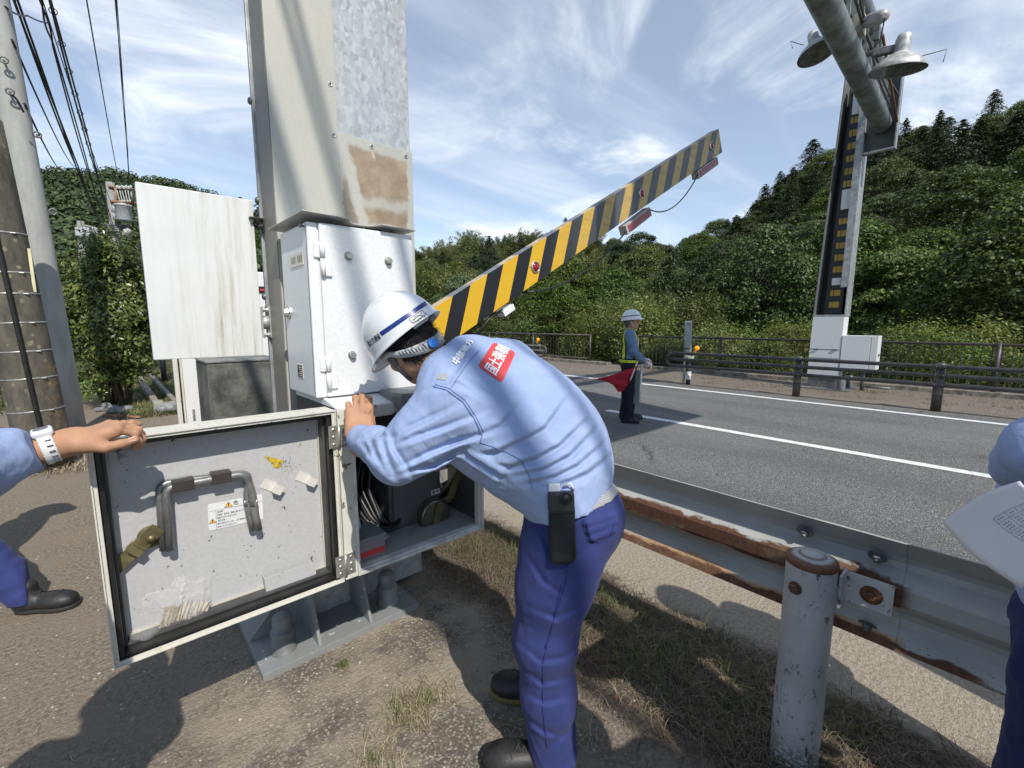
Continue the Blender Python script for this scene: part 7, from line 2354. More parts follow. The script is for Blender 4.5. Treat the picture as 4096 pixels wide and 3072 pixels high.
m = MB(); q0 = HC + lh * .090 + uh * .020 + fh * .0; q1 = HC + lh * .088 - uh * .03 + fh * .012; q2 = HC + lh * .066 - uh * .085 + fh * .030; q3 = HC - uh * .122 + fh * .052
vs, fs = [], []
for i, q in enumerate((q0, q1, q2, q3)):
    w_ = (.016, .010, .008, .008)[i]; vs += [q - fh * w_, q + fh * w_]
for i in range(3): fs.append((2 * i, 2 * i + 1, 2 * i + 3, 2 * i + 2))
m.add(vs, fs, 0, True); cs_ = m.build('chin_strap', strapB, wk); s_ = cs_.modifiers.new('s', 'SOLIDIFY'); s_.thickness = .003
# ================================================================ standing figures
def standing(name_label, base, face, H=1.68, lean=0.0, shirt=None, trou=None, arms=None, gaze=None, helm=True, hairm=None, vox=.011, group=None, parts=True, legs=None, headvox=.006, nohand=()):
    """arms: two (elbow, wrist, hand direction, back of hand, thumb side) in (left, right) order, in local (forward, left, up) metres"""
    base = np.array(base, float); f = nrm(np.array([face[0], face[1], 0.0])); u = np.array([0, 0, 1.0]); l = np.cross(u, f)
    k = H / 1.70
    L = lambda a, b_, z: base + (f * a + l * b_ + u * z) * k
    V = lambda v: f * v[0] + l * v[1] + u * v[2]
    o = thing('person', name_label, 'person', base, group)
    A = (f, l, u)
    legs = legs or ((0.0, .0), (0.02, .0))
    # shirt
    def shirtF(vx, inf=0.0):
        F = Field(L(0, 0, .80) - .62, L(0, 0, 1.20) + np.array([.62, .62, .42]), vx)
        F.ell(L(.0, 0, 1.28), (.110 + inf, .185 + inf, .14), A, .06); F.ell(L(.005, 0, 1.12), (.118 + inf, .165 + inf, .15), A, .06); F.ell(L(.005, 0, .98), (.125 + inf, .165 + inf, .12), A, .06)
        F.cone(L(-.005, -.15, 1.385), L(-.005, .15, 1.385), .062 + inf, .062 + inf, .06); F.cone(L(-.008, 0, 1.36), L(-.004, 0, 1.44), .075, .058, .04)
        return F
    F = shirtF(vox)
    for s, (el, wr, hd__, bk_, th_) in zip((1, -1), arms):
        S = L(-.005, s * .185, 1.375); E = L(*el); Wp = L(*wr)
        F.chain([S, (S + E) / 2, E], [.072, .064, .056], .035); F.chain([E, (E + Wp) / 2, Wp - nrm(Wp - E) * .015], [.055, .050, .043], .02)
    F.put(lambda P: np.where(np.hypot(P[0] - base[0], P[1] - base[1]) < .32, -(P[2] - .915 * k), -1.0), F.lo, F.lo + (F.n - 1) * F.vox, .0, 'i')
    creases(F, u * .8 + f * .4 + l * .3, 3.0, 13, .007, None, 27)
    F.noise(.002, 33, 5)
    sh = link('shirt', F.mesh('shirt'), shirt, o)
    # trousers
    F = Field(L(0, 0, 0) - np.array([.45, .45, 0]), L(0, 0, .97) + np.array([.45, .45, .05]), vox)
    F.ell(L(.0, 0, .90), (.125, .165, .12), A, .05)
    for s, (fa, la) in zip((1, -1), legs):
        F.chain([L(.0, s * .088, .86), L(fa * .45 + .02, s * (.092 + la * .4), .50), L(fa, s * (.095 + la), .075)], [.112, .092, .084], .04)
    F.put(lambda P: np.maximum(P[2] - .985 * k, -(P[2] - .055 * k)), F.lo, F.lo + (F.n - 1) * F.vox, .0, 'i')
    creases(F, f * .7 + u * .4 + l * .3, 3.0, 13, .007, None, 17)
    F.noise(.002, 34, 8)
    link('trousers', F.mesh('trousers'), trou, o)
    for s, (fa, la) in zip((1, -1), legs):
        shoe(o, L(fa - .055, s * (.098 + la), 0) * np.array([1, 1, 0]), f + l * s * .18, .275 * k, .050)
    # body
    gz = nrm(V(gaze)) if gaze is not None else f
    hu = nrm(u - gz * gz.dot(u)); hl_ = np.cross(hu, gz)
    HC_ = L(.020, 0, 1.555)
    F = Field(HC_ - np.array([.19, .19, .24]), HC_ + .2, headvox)
    head(F, HC_, gz, hl_, hu, k * .98, L(-.004, 0, 1.36), .056)
    hm_ = F.mesh('h')
    ms = [hm_]
    core = Field(L(0, 0, 0) - np.array([.6, .6, 0]), L(0, 0, 1.48) + np.array([.6, .6, 0]), .014)
    core.ell(L(.0, 0, 1.25), (.09, .15, .18), A, .05); core.ell(L(0, 0, .98), (.095, .135, .14), A, .05)
    core.cone(L(-.005, -.15, 1.36), L(-.005, .15, 1.36), .045, .045, .05)
    hands = []
    for s, (el, wr, hd__, bk_, th_), (fa, la) in zip((1, -1), arms, legs):
        E, Wp = L(*el), L(*wr)
        core.chain([L(-.005, s * .17, 1.36), E, Wp if s not in nohand else E * .4 + Wp * .6], [.048, .042, .028], .03)
        core.chain([L(0, s * .088, .88), L(fa * .45 + .02, s * (.092 + la * .4), .50), L(fa, s * (.095 + la), .07)], [.075, .055, .04], .03)
        if s in nohand: continue
        G = Field(Wp - .20, Wp + .20, headvox * .55)
        tp = hand(G, Wp + V(nrm(hd__)) * .012, V(hd__), V(bk_), V(th_), [(.5, .7, .5)] * 4, [V(nrm(np.array(hd__) + np.array(th_) * .7)), V(nrm(np.array(hd__) + np.array(th_) * .2))], k * 1.0, (.03, .0, -.02, -.05))
        G.cone(Wp + V(nrm(hd__)) * .02, Wp * .6 + E * .4, .029, .036, .02)
        hands.append(G.mesh('g'))
    ms += [core.mesh('c')] + hands
    bm = bmesh.new()
    for me_ in ms: bm.from_mesh(me_)
    me = bpy.data.meshes.new('body'); bm.to_mesh(me); bm.free()
    me.polygons.foreach_set('use_smooth', [True] * len(me.polygons))
    link('body', me, skinM, o)
    head_eyes(HC_, gz, hl_, hu, k * .98).build('eyes', blackP, o)
    F = Field(HC_ - .16, HC_ + .16, headvox)
    F.ell(HC_ + (gz * -.010 + hu * .03), (.103, .084, .097), (gz, hl_, hu), .01); F.ell(HC_ + gz * -.050 + hu * -.025, (.052, .070, .058), (gz, hl_, hu), .03)
    F.put(lambda P: -d_plane(P, HC_ + hu * -.055 - gz * .05, nrm(hu * .9 - gz * .65)), F.lo, F.lo + (F.n - 1) * F.vox, .01, 'i'); F.put(lambda P: d_plane(P, HC_ + gz * .035, gz), F.lo, F.lo + (F.n - 1) * F.vox, .01, 'i')
    for s in (-1, 1): F.ell(HC_ + hl_ * s * .088 + hu * -.012, (.024, .03, .042), (gz, hl_, hu), .008, 's')
    F.noise(.004, 60, 4)
    link('hair', F.mesh('hair'), hairm or hairM, o)
    info = dict(o=o, f=f, l=l, u=u, L=L, V=V, A=A, k=k, shirt=sh, shirtF=shirtF, HC=HC_, gz=gz, hl=hl_, hu=hu)
    if helm:
        info['helm'] = helmet(o, HC_ + hu * .040 + gz * .004, gz, hl_, hu, k=1.0)
        for s in (-1, 1):
            m = MB(); m.tube([HC_ + hl_ * s * .082 + hu * .03 - gz * .01, HC_ + hl_ * s * .080 - hu * .05 + gz * .012, HC_ + hl_ * s * .025 - hu * .112 + gz * .045], .006, 6); m.build('chin_strap', strapG, o)
    return info

# ---------------------------------------------------------------- the flagman
FB = np.array([5.90, 3.905, 0])
ff = nrm(np.array([.59, -.80, 0]))
fm = standing('older flagman in white helmet, blue shirt and yellow-edged safety vest standing on the road', FB, ff, 1.66, shirt=shirtM2, trou=navyM,
              arms=[((.05, .26, 1.10), (.21, .07, .985), (.9, -.35, -.35), (.2, .35, .9), (.5, -.85, .1)), ((.06, -.25, 1.12), (.22, -.04, .955), (.8, .5, -.45), (.3, -.3, .9), (.5, .85, .1))],
              gaze=(1.0, -.02, .10), hairm=greyhair, vox=.010, legs=((.03, .02), (-.04, .03)))
o, L, A, k = fm['o'], fm['L'], fm['A'], fm['k']
hl, hv, hf = fm['helm']; hb = BVHTree.FromPolygons([V3(p) for p in hv], hf)
HPc = fm['HC'] + fm['hu'] * .040
m = MB(); n = 60; vs, fs = [], []
for i in range(n + 1):
    th = 6.2832 * i / n + .45
    if i == n: th = .45 + 6.2832 * .86
    th = .42 + (6.2832 - .84) * i / n
    d = fm['gz'] * math.cos(th) + fm['hl'] * math.sin(th)
    for z in (.048, .062):
        h = hb.ray_cast(V3(HPc + d * .3 + fm['hu'] * z), V3(-d)); vs.append(np.array(h[0]) + d * .0015)
for i in range(n): fs.append((2 * i, 2 * i + 1, 2 * i + 3, 2 * i + 2))
m.add(vs, fs, 0, True); m.build('stripe', stripeG, hl)
# vest: dark backing with yellow bands, cut from a slightly larger shirt
def vest_part(name, mat, inf, regions, vox=.008):
    F = fm['shirtF'](vox, inf)
    G = F.copy(); G.d = np.full(F.n, 1.0, np.float32)
    for (c, h, Ax) in regions: G.box(L(*c), h, Ax, .004, 0)
    F.d = np.maximum(F.d, G.d)
    H_ = fm['shirtF'](vox, inf - .016)
    F.d = np.maximum(F.d, -H_.d)
    return link(name, F.mesh(name), mat, o)
yelV = simple('lime_yellow_band', (.60, .68, .03), .5, 0, .12, 30); darkV = cloth('dark_vest', (.012, .016, .030), .2)
def strap(side, x, w, z0=1.20, hz=.26): return ((x, side * .105, z0), (.13, w, hz), fm['A'])
vest_part('vest', darkV, .012, [((.0, .105, 1.22), (.2, .050, .25), A), ((.0, -.105, 1.22), (.2, .050, .25), A), ((0, 0, .96), (.25, .25, .045), A)])
vest_part('vest_band', yelV, .018, [((.0, .128, 1.24), (.2, .020, .24), A), ((.0, -.128, 1.24), (.2, .020, .24), A), ((0, 0, .955), (.25, .25, .028), A)])
# arm badge
bdg = MB(); c = L(.055, .02, 0); 
sb = bvh_of(fm['shirt'].data, ORG[fm['shirt'].name])
cvf = conform_view(sb, .004); c = cvf(2497, 1372)
if c is None: c = L(.02, -.20, 1.24)
nb = nrm(EYE - c); ub = RT * .97 - UP * .10; vb = np.cross(nb, ub)
fnv = lambda p, n: (lambda h: (np.array(h[0]) + np.array(h[1]) * .005) if h[0] is not None else p)(sb.ray_cast(V3(p + nb * .15), V3(-nb), .4))
fnv2 = lambda p, n: fnv(p, n) + nb * .003
ring = [fnv(c + ub * .046 * math.cos(a) + vb * .050 * math.sin(a), nb) for a in np.linspace(0, 6.283, 21)[:-1]]
bdg.add([fnv(c, nb)] + ring, [(0, i + 1, (i + 1) % 20 + 1) for i in range(20)], 0)
ring = [fnv(c + ub * .032 * math.cos(a) - vb * .006 + vb * .026 * math.sin(a), nb) + nb * .0015 for a in np.linspace(0, 6.283, 13)[:-1]]
bdg.add([fnv(c, nb) + nb * .0015] + ring, [(0, i + 1, (i + 1) % 12 + 1) for i in range(12)], 1)
put_text(bdg, 'TS', c, ub, vb, .042, 0, conform=lambda p, n: fnv2(p, n))
bdg.build('arm_badge', [simple('badge_green', (.012, .115, .075), .6), simple('badge_white', (.55, .58, .58), .6)], fm['shirt'])
# gloves over both hands
for (wr, d) in (((.235, .05, .972), (.9, -.35, -.35)), ((.24, -.02, .94), (.8, .5, -.45))):
    c = L(*wr) + fm['V'](nrm(d)) * .06
    F = Field(c - .13, c + .13, .006)
    ax = fm['V'](nrm(d)); s_ = nrm(np.cross(ax, [0, 0, 1]))
    F.cone(c - ax * .06, c - ax * .01, .036, .044, .02); F.ell(c + ax * .005, (.052, .042, .034), (ax, s_, np.cross(ax, s_)), .02)
    for i in range(4): F.chain([c + ax * .03 + s_ * (.028 - .018 * i), c + ax * .055 + s_ * (.026 - .017 * i) - np.array([0, 0, .022]), c + ax * .040 + s_ * (.024 - .016 * i) - np.array([0, 0, .050])], [.0125, .0115, .0105], .004)
    F.chain([c - ax * .02 - s_ * .035, c + ax * .02 - s_ * .045 - np.array([0, 0, .02])], [.014, .011], .01)
    link('glove', F.mesh('glove'), gloveM, o)
hc = L(.32, .01, .93)
# the red flag, furled low, and the white flag on its stick: held things of their own
def clothsheet(name, label, ctrl, nu_, nv_, mat, th=.004, base=None, cat='flag'):
    """ctrl: grid of sketch points (px, py, depth) interpolated smoothly"""
    G = np.array([[at(*q) for q in row] for row in ctrl]); R_, C_ = G.shape[:2]
    def cr(P, t_):
        x = t_ * (len(P) - 1); i = min(int(x), len(P) - 2); s = x - i
        p0, p1, p2, p3 = P[max(i - 1, 0)], P[i], P[i + 1], P[min(i + 2, len(P) - 1)]
        return .5 * (2 * p1 + (p2 - p0) * s + (2 * p0 - 5 * p1 + 4 * p2 - p3) * s * s + (3 * p1 - p0 - 3 * p2 + p3) * s ** 3)
    vs = []
    for j in range(nv_ + 1):
        row = [cr(list(G[:, c]), j / nv_) for c in range(C_)]
        for i in range(nu_ + 1): vs.append(cr(row, i / nu_))
    fs = [(j * (nu_ + 1) + i, j * (nu_ + 1) + i + 1, (j + 1) * (nu_ + 1) + i + 1, (j + 1) * (nu_ + 1) + i) for j in range(nv_) for i in range(nu_)]
    t_ = thing(name, label, cat, base if base is not None else vs[0])
    m = MB(); m.add(vs, fs, 0, True); c_ = m.build('cloth', mat, t_); s_ = c_.modifiers.new('s', 'SOLIDIFY'); s_.thickness = th
    return t_
dF = float(np.dot(hc - EYE, FW))
d0 = dF - .12
redC = cloth('red_flag_cloth', (.300, .014, .026), .3, 500, 10)
rf = clothsheet('red_flag', 'red signal flag hanging slantwise from the flagman\'s hands', [
    [(2540, 1458, d0 + .02), (2500, 1480, d0), (2450, 1500, d0 - .04), (2378, 1518, d0 - .10)],
    [(2543, 1462, d0 + .0), (2510, 1500, d0 - .05), (2460, 1520, d0 - .03), (2412, 1524, d0 - .10)],
    [(2544, 1470, d0 - .02), (2520, 1510, d0 + .03), (2470, 1535, d0 - .06), (2430, 1528, d0 - .08)],
    [(2542, 1480, d0 - .01), (2525, 1515, d0 - .02), (2490, 1555, d0 + .02), (2452, 1540, d0 - .04)],
    [(2538, 1492, d0 + .01), (2515, 1530, d0 + .01), (2492, 1565, d0 - .02), (2470, 1566, d0 - .02)]], 36, 28, redC)
m = MB(); m.tube([at(2560, 1420, d0 + .06), at(2544, 1462, d0 + .0), at(2520, 1522, d0 - .03)], .011, 10); m.build('stick', simple('white_stick', (.62, .60, .56), .5), rf)
wf = clothsheet('white_flag', 'rolled white flag held upright against the flagman\'s thigh', [
    [(2566, 1490, d0 + .12), (2550, 1478, d0 + .16), (2540, 1500, d0 + .2)],
    [(2562, 1540, d0 + .10), (2546, 1545, d0 + .17), (2535, 1550, d0 + .2)],
    [(2560, 1590, d0 + .10), (2545, 1595, d0 + .16), (2534, 1600, d0 + .2)],
    [(2556, 1610, d0 + .10), (2545, 1610, d0 + .16), (2533, 1616, d0 + .2)]], 14, 16, cloth('white_flag_cloth', (.52, .52, .52), .3, 500, 9), .004)
m = MB(); m.tube([at(2569, 1430, d0 + .10), at(2557, 1612, d0 + .09)], .017, 12); m.build('stick', simple('white_stick2', (.58, .57, .53), .5), wf)

# ---------------------------------------------------------------- man at the left edge with his hand on the door
PAc = np.array([-.46, .80, 0])
pa_f = nrm(np.array([.35, .95, 0]))
WA = at(262, 1772, 1.135); KA = at(470, 1712, 1.205)
pl_ = np.cross([0, 0, 1.0], pa_f)
def loc(p, base, f, k): 
    v = (np.array(p) - base) / k; l_ = np.cross([0, 0, 1.0], f); return (v.dot(f), v.dot(l_), v[2])
kA = 1.70 / 1.70
SA = PAc + pl_ * -.19 + np.array([0, 0, 1.38]); EA = at(-170, 1850, .95)
hdA = nrm(KA - WA); bkA = nrm(np.array([0, 0, 1.0]) - FW * .10)
# his near arm is modelled on its own below, so the generic one is tucked along it
dA = tuple(float(q) for q in (hdA.dot(pa_f), hdA.dot(pl_), hdA[2]))
A_info = standing('man in light blue shirt resting a hand with white watch on the door', PAc, pa_f, 1.70, shirt=shirtM, trou=trouM,
                  arms=[((.02, .27, 1.10), (.10, .24, .86), (.2, 0, -1), (0, 1, 0), (1, 0, 0)), (loc(EA, PAc, pa_f, kA), loc(WA - hdA * .10, PAc, pa_f, kA), dA, (0, 0, 1), (0, -1, 0))],
                  gaze=(.9, -.3, -.3), vox=.011, nohand=(-1,))
oA = A_info['o']
# detailed hand, watch and cuff on that arm
F = Field(WA - .17, KA + .17, .0024)
sA = nrm(-FW + RT * .2 - UP * .25)
tips = hand(F, WA, hdA, bkA, sA, [(.62, 1.05, .55), (.60, .95, .45), (.52, .65, .35), (.10, .20, .2)], [nrm(hdA * .90 - UP * .42 - FW * .25), nrm(hdA * .99 - UP * .10), nrm(hdA * .99 - UP * .02)], 1.07, (.05, .03, .0, -.06))
F.cone(WA, WA - hdA * .10, .030, .034, .02)
bA = nrm(bkA - hdA * bkA.dot(hdA)); sA2 = nrm(sA - hdA * sA.dot(hdA) - bA * sA.dot(bA))
for i in range(4):
    kx = WA + hdA * (.096, .100, .096, .086)[i] * 1.07 + sA2 * (.031 - .0205 * i) * 1.07 + bA * .009
    F.ell(kx, (.0105,) * 3, None, .008); F.cone(kx, WA + hdA * .03 + sA2 * (.012 - .008 * i) + bA * .012, .004, .004, .012)
hm_ = F.mesh('hand')
bm = bmesh.new(); bdy = [c for c in oA.children if c.name.startswith('body')][0]
bm.from_mesh(bdy.data); hm_.transform(Matrix.Translation(-V3(ORG[bdy.name]))); bm.from_mesh(hm_); bm.to_mesh(bdy.data); bm.free()
bdy.data.polygons.foreach_set('use_smooth', [True] * len(bdy.data.polygons))
m = MB(); p, v = tips[4]; nb_ = nrm(sA * .75 + bA * .55); nb_ = nrm(nb_ - v * nb_.dot(v)); sx = np.cross(v, nb_)
m.add([p - v * .013 + nb_ * .0092 - sx * .0062, p + v * .001 + nb_ * .0080 - sx * .0066, p + v * .004 + nb_ * .0070, p + v * .001 + nb_ * .0080 + sx * .0066, p - v * .013 + nb_ * .0092 + sx * .0062], [(0, 1, 2, 3, 4)])
m.build('nail', simple('thumb_nail', (.58, .36, .28), .3), oA)
F = Field(WA - .16, WA + .10, .003)
F.cone(WA - hdA * .048, WA - hdA * .014, .0405, .0395, .0); F.cone(WA - hdA * .09, WA + hdA * .03, .0335, .0330, .0, 's')
F.put(lambda P: np.maximum(d_plane(P, WA - hdA * .016, hdA), -d_plane(P, WA - hdA * .044, hdA)), F.lo, F.lo + (F.n - 1) * F.vox, .002, 'i')
F.box(WA - hdA * .030 + bA * .0425, (.020, .023, .0085), (hdA, sA2, bA), .006, .004)
watch = link('wristwatch', F.mesh('wristwatch'), watchM, oA)
m = MB(); c = WA - hdA * .030 + bA * .0513; m.lathe(c, bA, [(.0, .0), (.014, 0), (.014, .0012), (0, .0014)], 24, 0); m.build('watch_face', simple('watch_face_grey', (.16, .165, .17), .35), watch)
m = MB()
for i in range(7):
    a = R(-40 + 20 * i) ; q = WA - hdA * .022 + (sA2 * math.cos(a) - bA * math.sin(a)) * .0415
    m.tube([q - hdA * .009, q + hdA * .002], .0018, 6, 1)
m.build('strap_slots', [watchM, simple('watch_grey', (.10, .10, .11), .4)], watch)
F = Field(WA - .42, WA + .06, .004)
c0 = WA - hdA * .052; e0 = EA
F.chain([c0, c0 - hdA * .07 + (e0 - c0) * .05, c0 * .45 + e0 * .55, e0], [.0475, .054, .064, .072], .03)
F.cone(c0 - hdA * .11 + np.array([0, 0, -.035]), e0 + np.array([0, 0, -.02]), .046, .062, .05)
F.put(lambda P: d_plane(P, c0, hdA), F.lo, F.lo + (F.n - 1) * F.vox, .002, 'i')
F.cone(c0 - hdA * .1, c0 + hdA * .05, .034, .0395, .004, 's')
F.noise(.004, 22, 3).noise(.0014, 60, 4)
for i in range(14):
    a = R(i * 26); d_ = bA * math.cos(a) + sA2 * math.sin(a)
    F.cone(c0 - hdA * .006 + d_ * .0475, c0 - hdA * .045 + d_ * .0515, .0022, .0018, .006); F.cone(c0 - hdA * .070 + d_ * .053, c0 - hdA * .090 + d_ * .056, .0028, .0018, .006)
link('cuff', F.mesh('cuff'), shirtM, oA)

# ---------------------------------------------------------------- stepping leg behind the door, farther left
PBf = nrm(np.array([.93, -.36, 0]))
standing('man beyond the left edge, only a blue trouser leg and black shoe showing', np.array([-.66, 3.40, 0]) + (gp(300, 2350) - gp(300, 2400)) - PBf * .215, PBf, 1.70, shirt=shirtM, trou=trouM,
         arms=[((-.14, .27, 1.12), (-.20, .24, .88), (-.1, 0, -1), (0, 1, 0), (1, 0, 0)), ((-.14, -.25, 1.12), (-.20, -.22, .88), (-.1, 0, -1), (0, -1, 0), (1, 0, 0))], vox=.012, legs=((-.25, .0), (.52, .02)), headvox=.008)
# ---------------------------------------------------------------- man at the right edge with the papers
PRf = nrm(np.array([.05, 1.0, 0]))
PR = np.array([1.385, -.165, 0]) + RT * .012
pi_ = standing('man at the right edge in blue shirt and navy trousers holding papers', PR, PRf, 1.72, shirt=shirtM, trou=cloth('navy_trousers', (.014, .020, .080), .12),
         arms=[((.105, .225, 1.275), (.14, .07, 1.19), (.1, -1, .05), (1, 0, .2), (0, 0, 1)), ((.03, -.27, 1.12), (.14, -.07, 1.10), (.2, 1, 0), (1, 0, .2), (0, 0, 1))], gaze=(.9, .1, -.4), vox=.009, helm=False, nohand=(1, -1), legs=((-.01, .0), (-.04, .03)))
pp = thing('paper_sheet', 'white printed sheets held out by the man at the right edge', 'paper', at(3950, 2150, .82))
c00, c10, c11, c01 = at(3770, 2090, .76), at(4080, 1925, .66), at(4340, 2140, .60), at(4085, 2370, .66)
m = MB(); n = 16; vs = []
for j in range(n + 1):
    for i in range(n + 1):
        a, b_ = i / n, j / n
        q = (c00 * (1 - a) + c10 * a) * (1 - b_) + (c01 * (1 - a) + c11 * a) * b_
        vs.append(q + np.array([0, 0, .012 * math.sin(a * 3.1) - .008 * math.sin(b_ * 4)]))
m.add(vs, [(j * (n + 1) + i, j * (n + 1) + i + 1, (j + 1) * (n + 1) + i + 1, (j + 1) * (n + 1) + i) for j in range(n) for i in range(n)], 0, True)
po = m.build('sheet', simple('paper_white', (.66, .66, .69), .8, 0, .04), pp); s_ = po.modifiers.new('s', 'SOLIDIFY'); s_.thickness = .0012
pn = nrm(np.cross(c10 - c00, c01 - c00)); pn = pn if pn[2] > 0 else -pn
def PPt(a, b_):
    q = (c00 * (1 - a) + c10 * a) * (1 - b_) + (c01 * (1 - a) + c11 * a) * b_
    return q + np.array([0, 0, .012 * math.sin(a * 3.1) - .008 * math.sin(b_ * 4)]) + pn * .0022
m = MB()
def pline(a0, b0, a1, b1, w=.004):
    d = np.array([a1 - a0, b1 - b0]); e = np.array([-d[1], d[0]]) / np.hypot(*d) * w; v_ = []
    for i in range(7):
        s = i / 6; v_ += [PPt(a0 + d[0] * s - e[0], b0 + d[1] * s - e[1]), PPt(a0 + d[0] * s + e[0], b0 + d[1] * s + e[1])]
    m.add(v_, [(2 * i, 2 * i + 1, 2 * i + 3, 2 * i + 2) for i in range(6)])
for b_ in (.28, .36, .52, .68): pline(.45, b_, .95, b_, .002)
for a in (.45, .60, .80): pline(a, .28, a, .68, .002)
for b_ in (.32, .40, .44, .48, .56, .60, .64):
    for a in (.48, .51, .54, .64, .67, .72, .84, .88): pline(a, b_, a + .018, b_, .006)
for b_ in (.78, .82): 
    for a in np.arange(.40, .85, .022): pline(a, b_, a + .013, b_, .006)
m.build('print', simple('print_grey', (.12, .12, .13), .8), pp)
# two more of the party stand behind the camera; only their shadows enter the picture
for (b_, fc, lb) in (((.80, -.50, 0), (.2, 1), 'helmeted man standing behind the camera, back from the bent worker'), ((1.86, -.42, 0), (-.1, 1), 'man in helmet standing behind the camera close to the guard rail')):
    standing(lb, b_, fc, 1.68, shirt=shirtM, trou=trouM, arms=[((.0, .28, 1.10), (.08, .27, .86), (.2, 0, -1), (0, 1, 0), (1, 0, 0)), ((.0, -.28, 1.10), (.08, -.27, .86), (.2, 0, -1), (0, -1, 0), (1, 0, 0))], vox=.016, headvox=.010)
# ---------------------------------------------------------------- ground cover and small things
gs = np.random.RandomState(21)
def blades(name, label, roots, lens, lean, mat, w=.0028, flat=.5, segs=3):
    n = len(roots)
    a = gs.rand(n) * 6.283
    d = np.stack([np.cos(a), np.sin(a), np.zeros(n)], 1)
    s = np.stack([-np.sin(a), np.cos(a), np.zeros(n)], 1)
    up_ = np.tile([0, 0, 1.0], (n, 1))
    L = lens[:, None]; ln = (lean * (.5 + gs.rand(n)))[:, None]
    V = []
    for k in range(segs + 1):
        t_ = k / segs
        p = roots + d * L * ln * t_ ** 1.5 + up_ * L * (t_ - flat * ln * t_ ** 2.2)
        p[:, 2] = np.maximum(p[:, 2], roots[:, 2] + .002)
        p = p + s * L * .12 * np.sin(t_ * 3 + a[:, None])
        ww = w * (1 - .85 * t_)
        V += [p - s * ww, p + s * ww]
    V = np.stack(V, 1).reshape(-1, 3)
    m = 2 * (segs + 1)
    F = np.concatenate([np.stack([np.arange(n) * m + 2 * k + o for o in (0, 1, 3, 2)], 1) for k in range(segs)])
    o = link(name, set_mesh(name, V, F), mat)
    return props(o, label, 'grass', kind='stuff')
strawM = leaf_mat('straw', (.17, .125, .070), (.40, .315, .185), .03, .1, .8, .1)
greenM = leaf_mat('grass_green', (.045, .070, .014), (.155, .190, .050), .03, .25, .6, .2)
def tufts(n, region, per, spread):
    R_ = []
    while len(R_) < n:
        x, y = region()
        R_.append((x, y))
    R_ = np.array(R_)
    q = np.repeat(R_, per, 0) + gs.randn(n * per, 2) * spread
    return np.concatenate([q, np.zeros((len(q), 1))], 1)
def band(y0, y1, x0=1.42, x1=2.06):
    return lambda: (x0 + (x1 - x0) * gs.beta(1.6, 1.4), y0 + (y1 - y0) * gs.rand())
r_ = tufts(330, band(-.2, 3.4), 17, .045)
blades('dry_grass', 'dry straw-coloured grass matted along the foot of the guard rail', r_, .035 + .075 * gs.rand(len(r_)), 1.1 + gs.rand(len(r_)) * .5, strawM, .0014, .70)
r_ = tufts(620, band(-.3, 3.4, 1.36, 2.10), 22, .055)
blades('grass_litter', 'flattened brown grass litter covering the soil beside the guard rail', r_, .02 + .05 * gs.rand(len(r_)), 1.4 + gs.rand(len(r_)) * .4, leaf_mat('brown_litter', (.060, .042, .026), (.215, .160, .095), .03, .05, .9, .1), .0017, .68, 2)
r_ = tufts(150, band(.2, 3.2), 12, .035)
blades('green_grass', 'thin green grass sprouting through the dry mat along the guard rail', r_, .05 + .10 * gs.rand(len(r_)), .6 + gs.rand(len(r_)) * .7, greenM, .0018, .5)
def spots(lst, sp): 
    def fn():
        p = lst[gs.randint(len(lst))]; return p[0] + gs.randn() * sp, p[1] + gs.randn() * sp
    return fn
lst = [tuple(gp(x, y)[:2]) for x, y in ((1650, 2850), (1690, 2830), (1600, 2880), (1500, 3040), (1540, 3020), (1750, 2790), (2420, 2880), (2480, 2780), (2300, 2560), (2560, 2860))]
r_ = tufts(46, spots(lst, .045), 9, .016)
blades('dry_grass', 'sparse dry tufts scattered on the bare ground around the worker\'s feet', r_, .03 + .07 * gs.rand(len(r_)), .9 + gs.rand(len(r_)) * .5, strawM, .0013, .6)
r_ = tufts(26, spots([tuple(gp(x, y)[:2]) for x, y in ((1640, 2860), (1515, 3040), (1700, 2820))], .04), 7, .012)
blades('green_grass', 'small green shoots among the sparse tufts on the bare ground', r_, .03 + .05 * gs.rand(len(r_)), .5 + gs.rand(len(r_)) * .5, greenM, .0014, .4)
c = gp(1368, 2660); n = 260
r_ = np.stack([c[0] + gs.randn(n) * .010, c[1] + gs.randn(n) * .013, np.zeros(n)], 1)
blades('moss_tuft', 'tiny bright green moss tuft on the worn pad before the column foot', r_, .006 + .010 * gs.rand(n), .8 + gs.rand(n) * .5, leaf_mat('moss_green', (.10, .15, .015), (.24, .28, .05), .02), .0012, .3, 2)
# bank at the left, dry and green grass
def bank():
    y = 9.3 + 9 * gs.rand() ** 1.5
    return (.05 + .085 * (y - 9) + (.95 + .10 * (y - 9)) * gs.rand() ** .8, y)
r_ = tufts(900, bank, 14, .07); blades('dry_grass', 'dry grass and leaf litter on the bank by the drain at the left', r_, .05 + .13 * gs.rand(len(r_)), .8 + gs.rand(len(r_)) * .6, strawM, .006, .6, 2)
r_ = tufts(420, bank, 14, .07); blades('green_grass', 'green grass growing over the bank by the drain at the left', r_, .06 + .14 * gs.rand(len(r_)), .6 + gs.rand(len(r_)) * .6, greenM, .006, .5, 2)
r_ = tufts(130, lambda: (-.75 + .75 * gs.rand(), 6.3 + .8 * gs.rand()), 9, .04); blades('dry_grass', 'thin dry litter round the foot of the old pole', r_, .04 + .08 * gs.rand(len(r_)), .9 + gs.rand(len(r_)) * .5, strawM, .004, .6, 2)
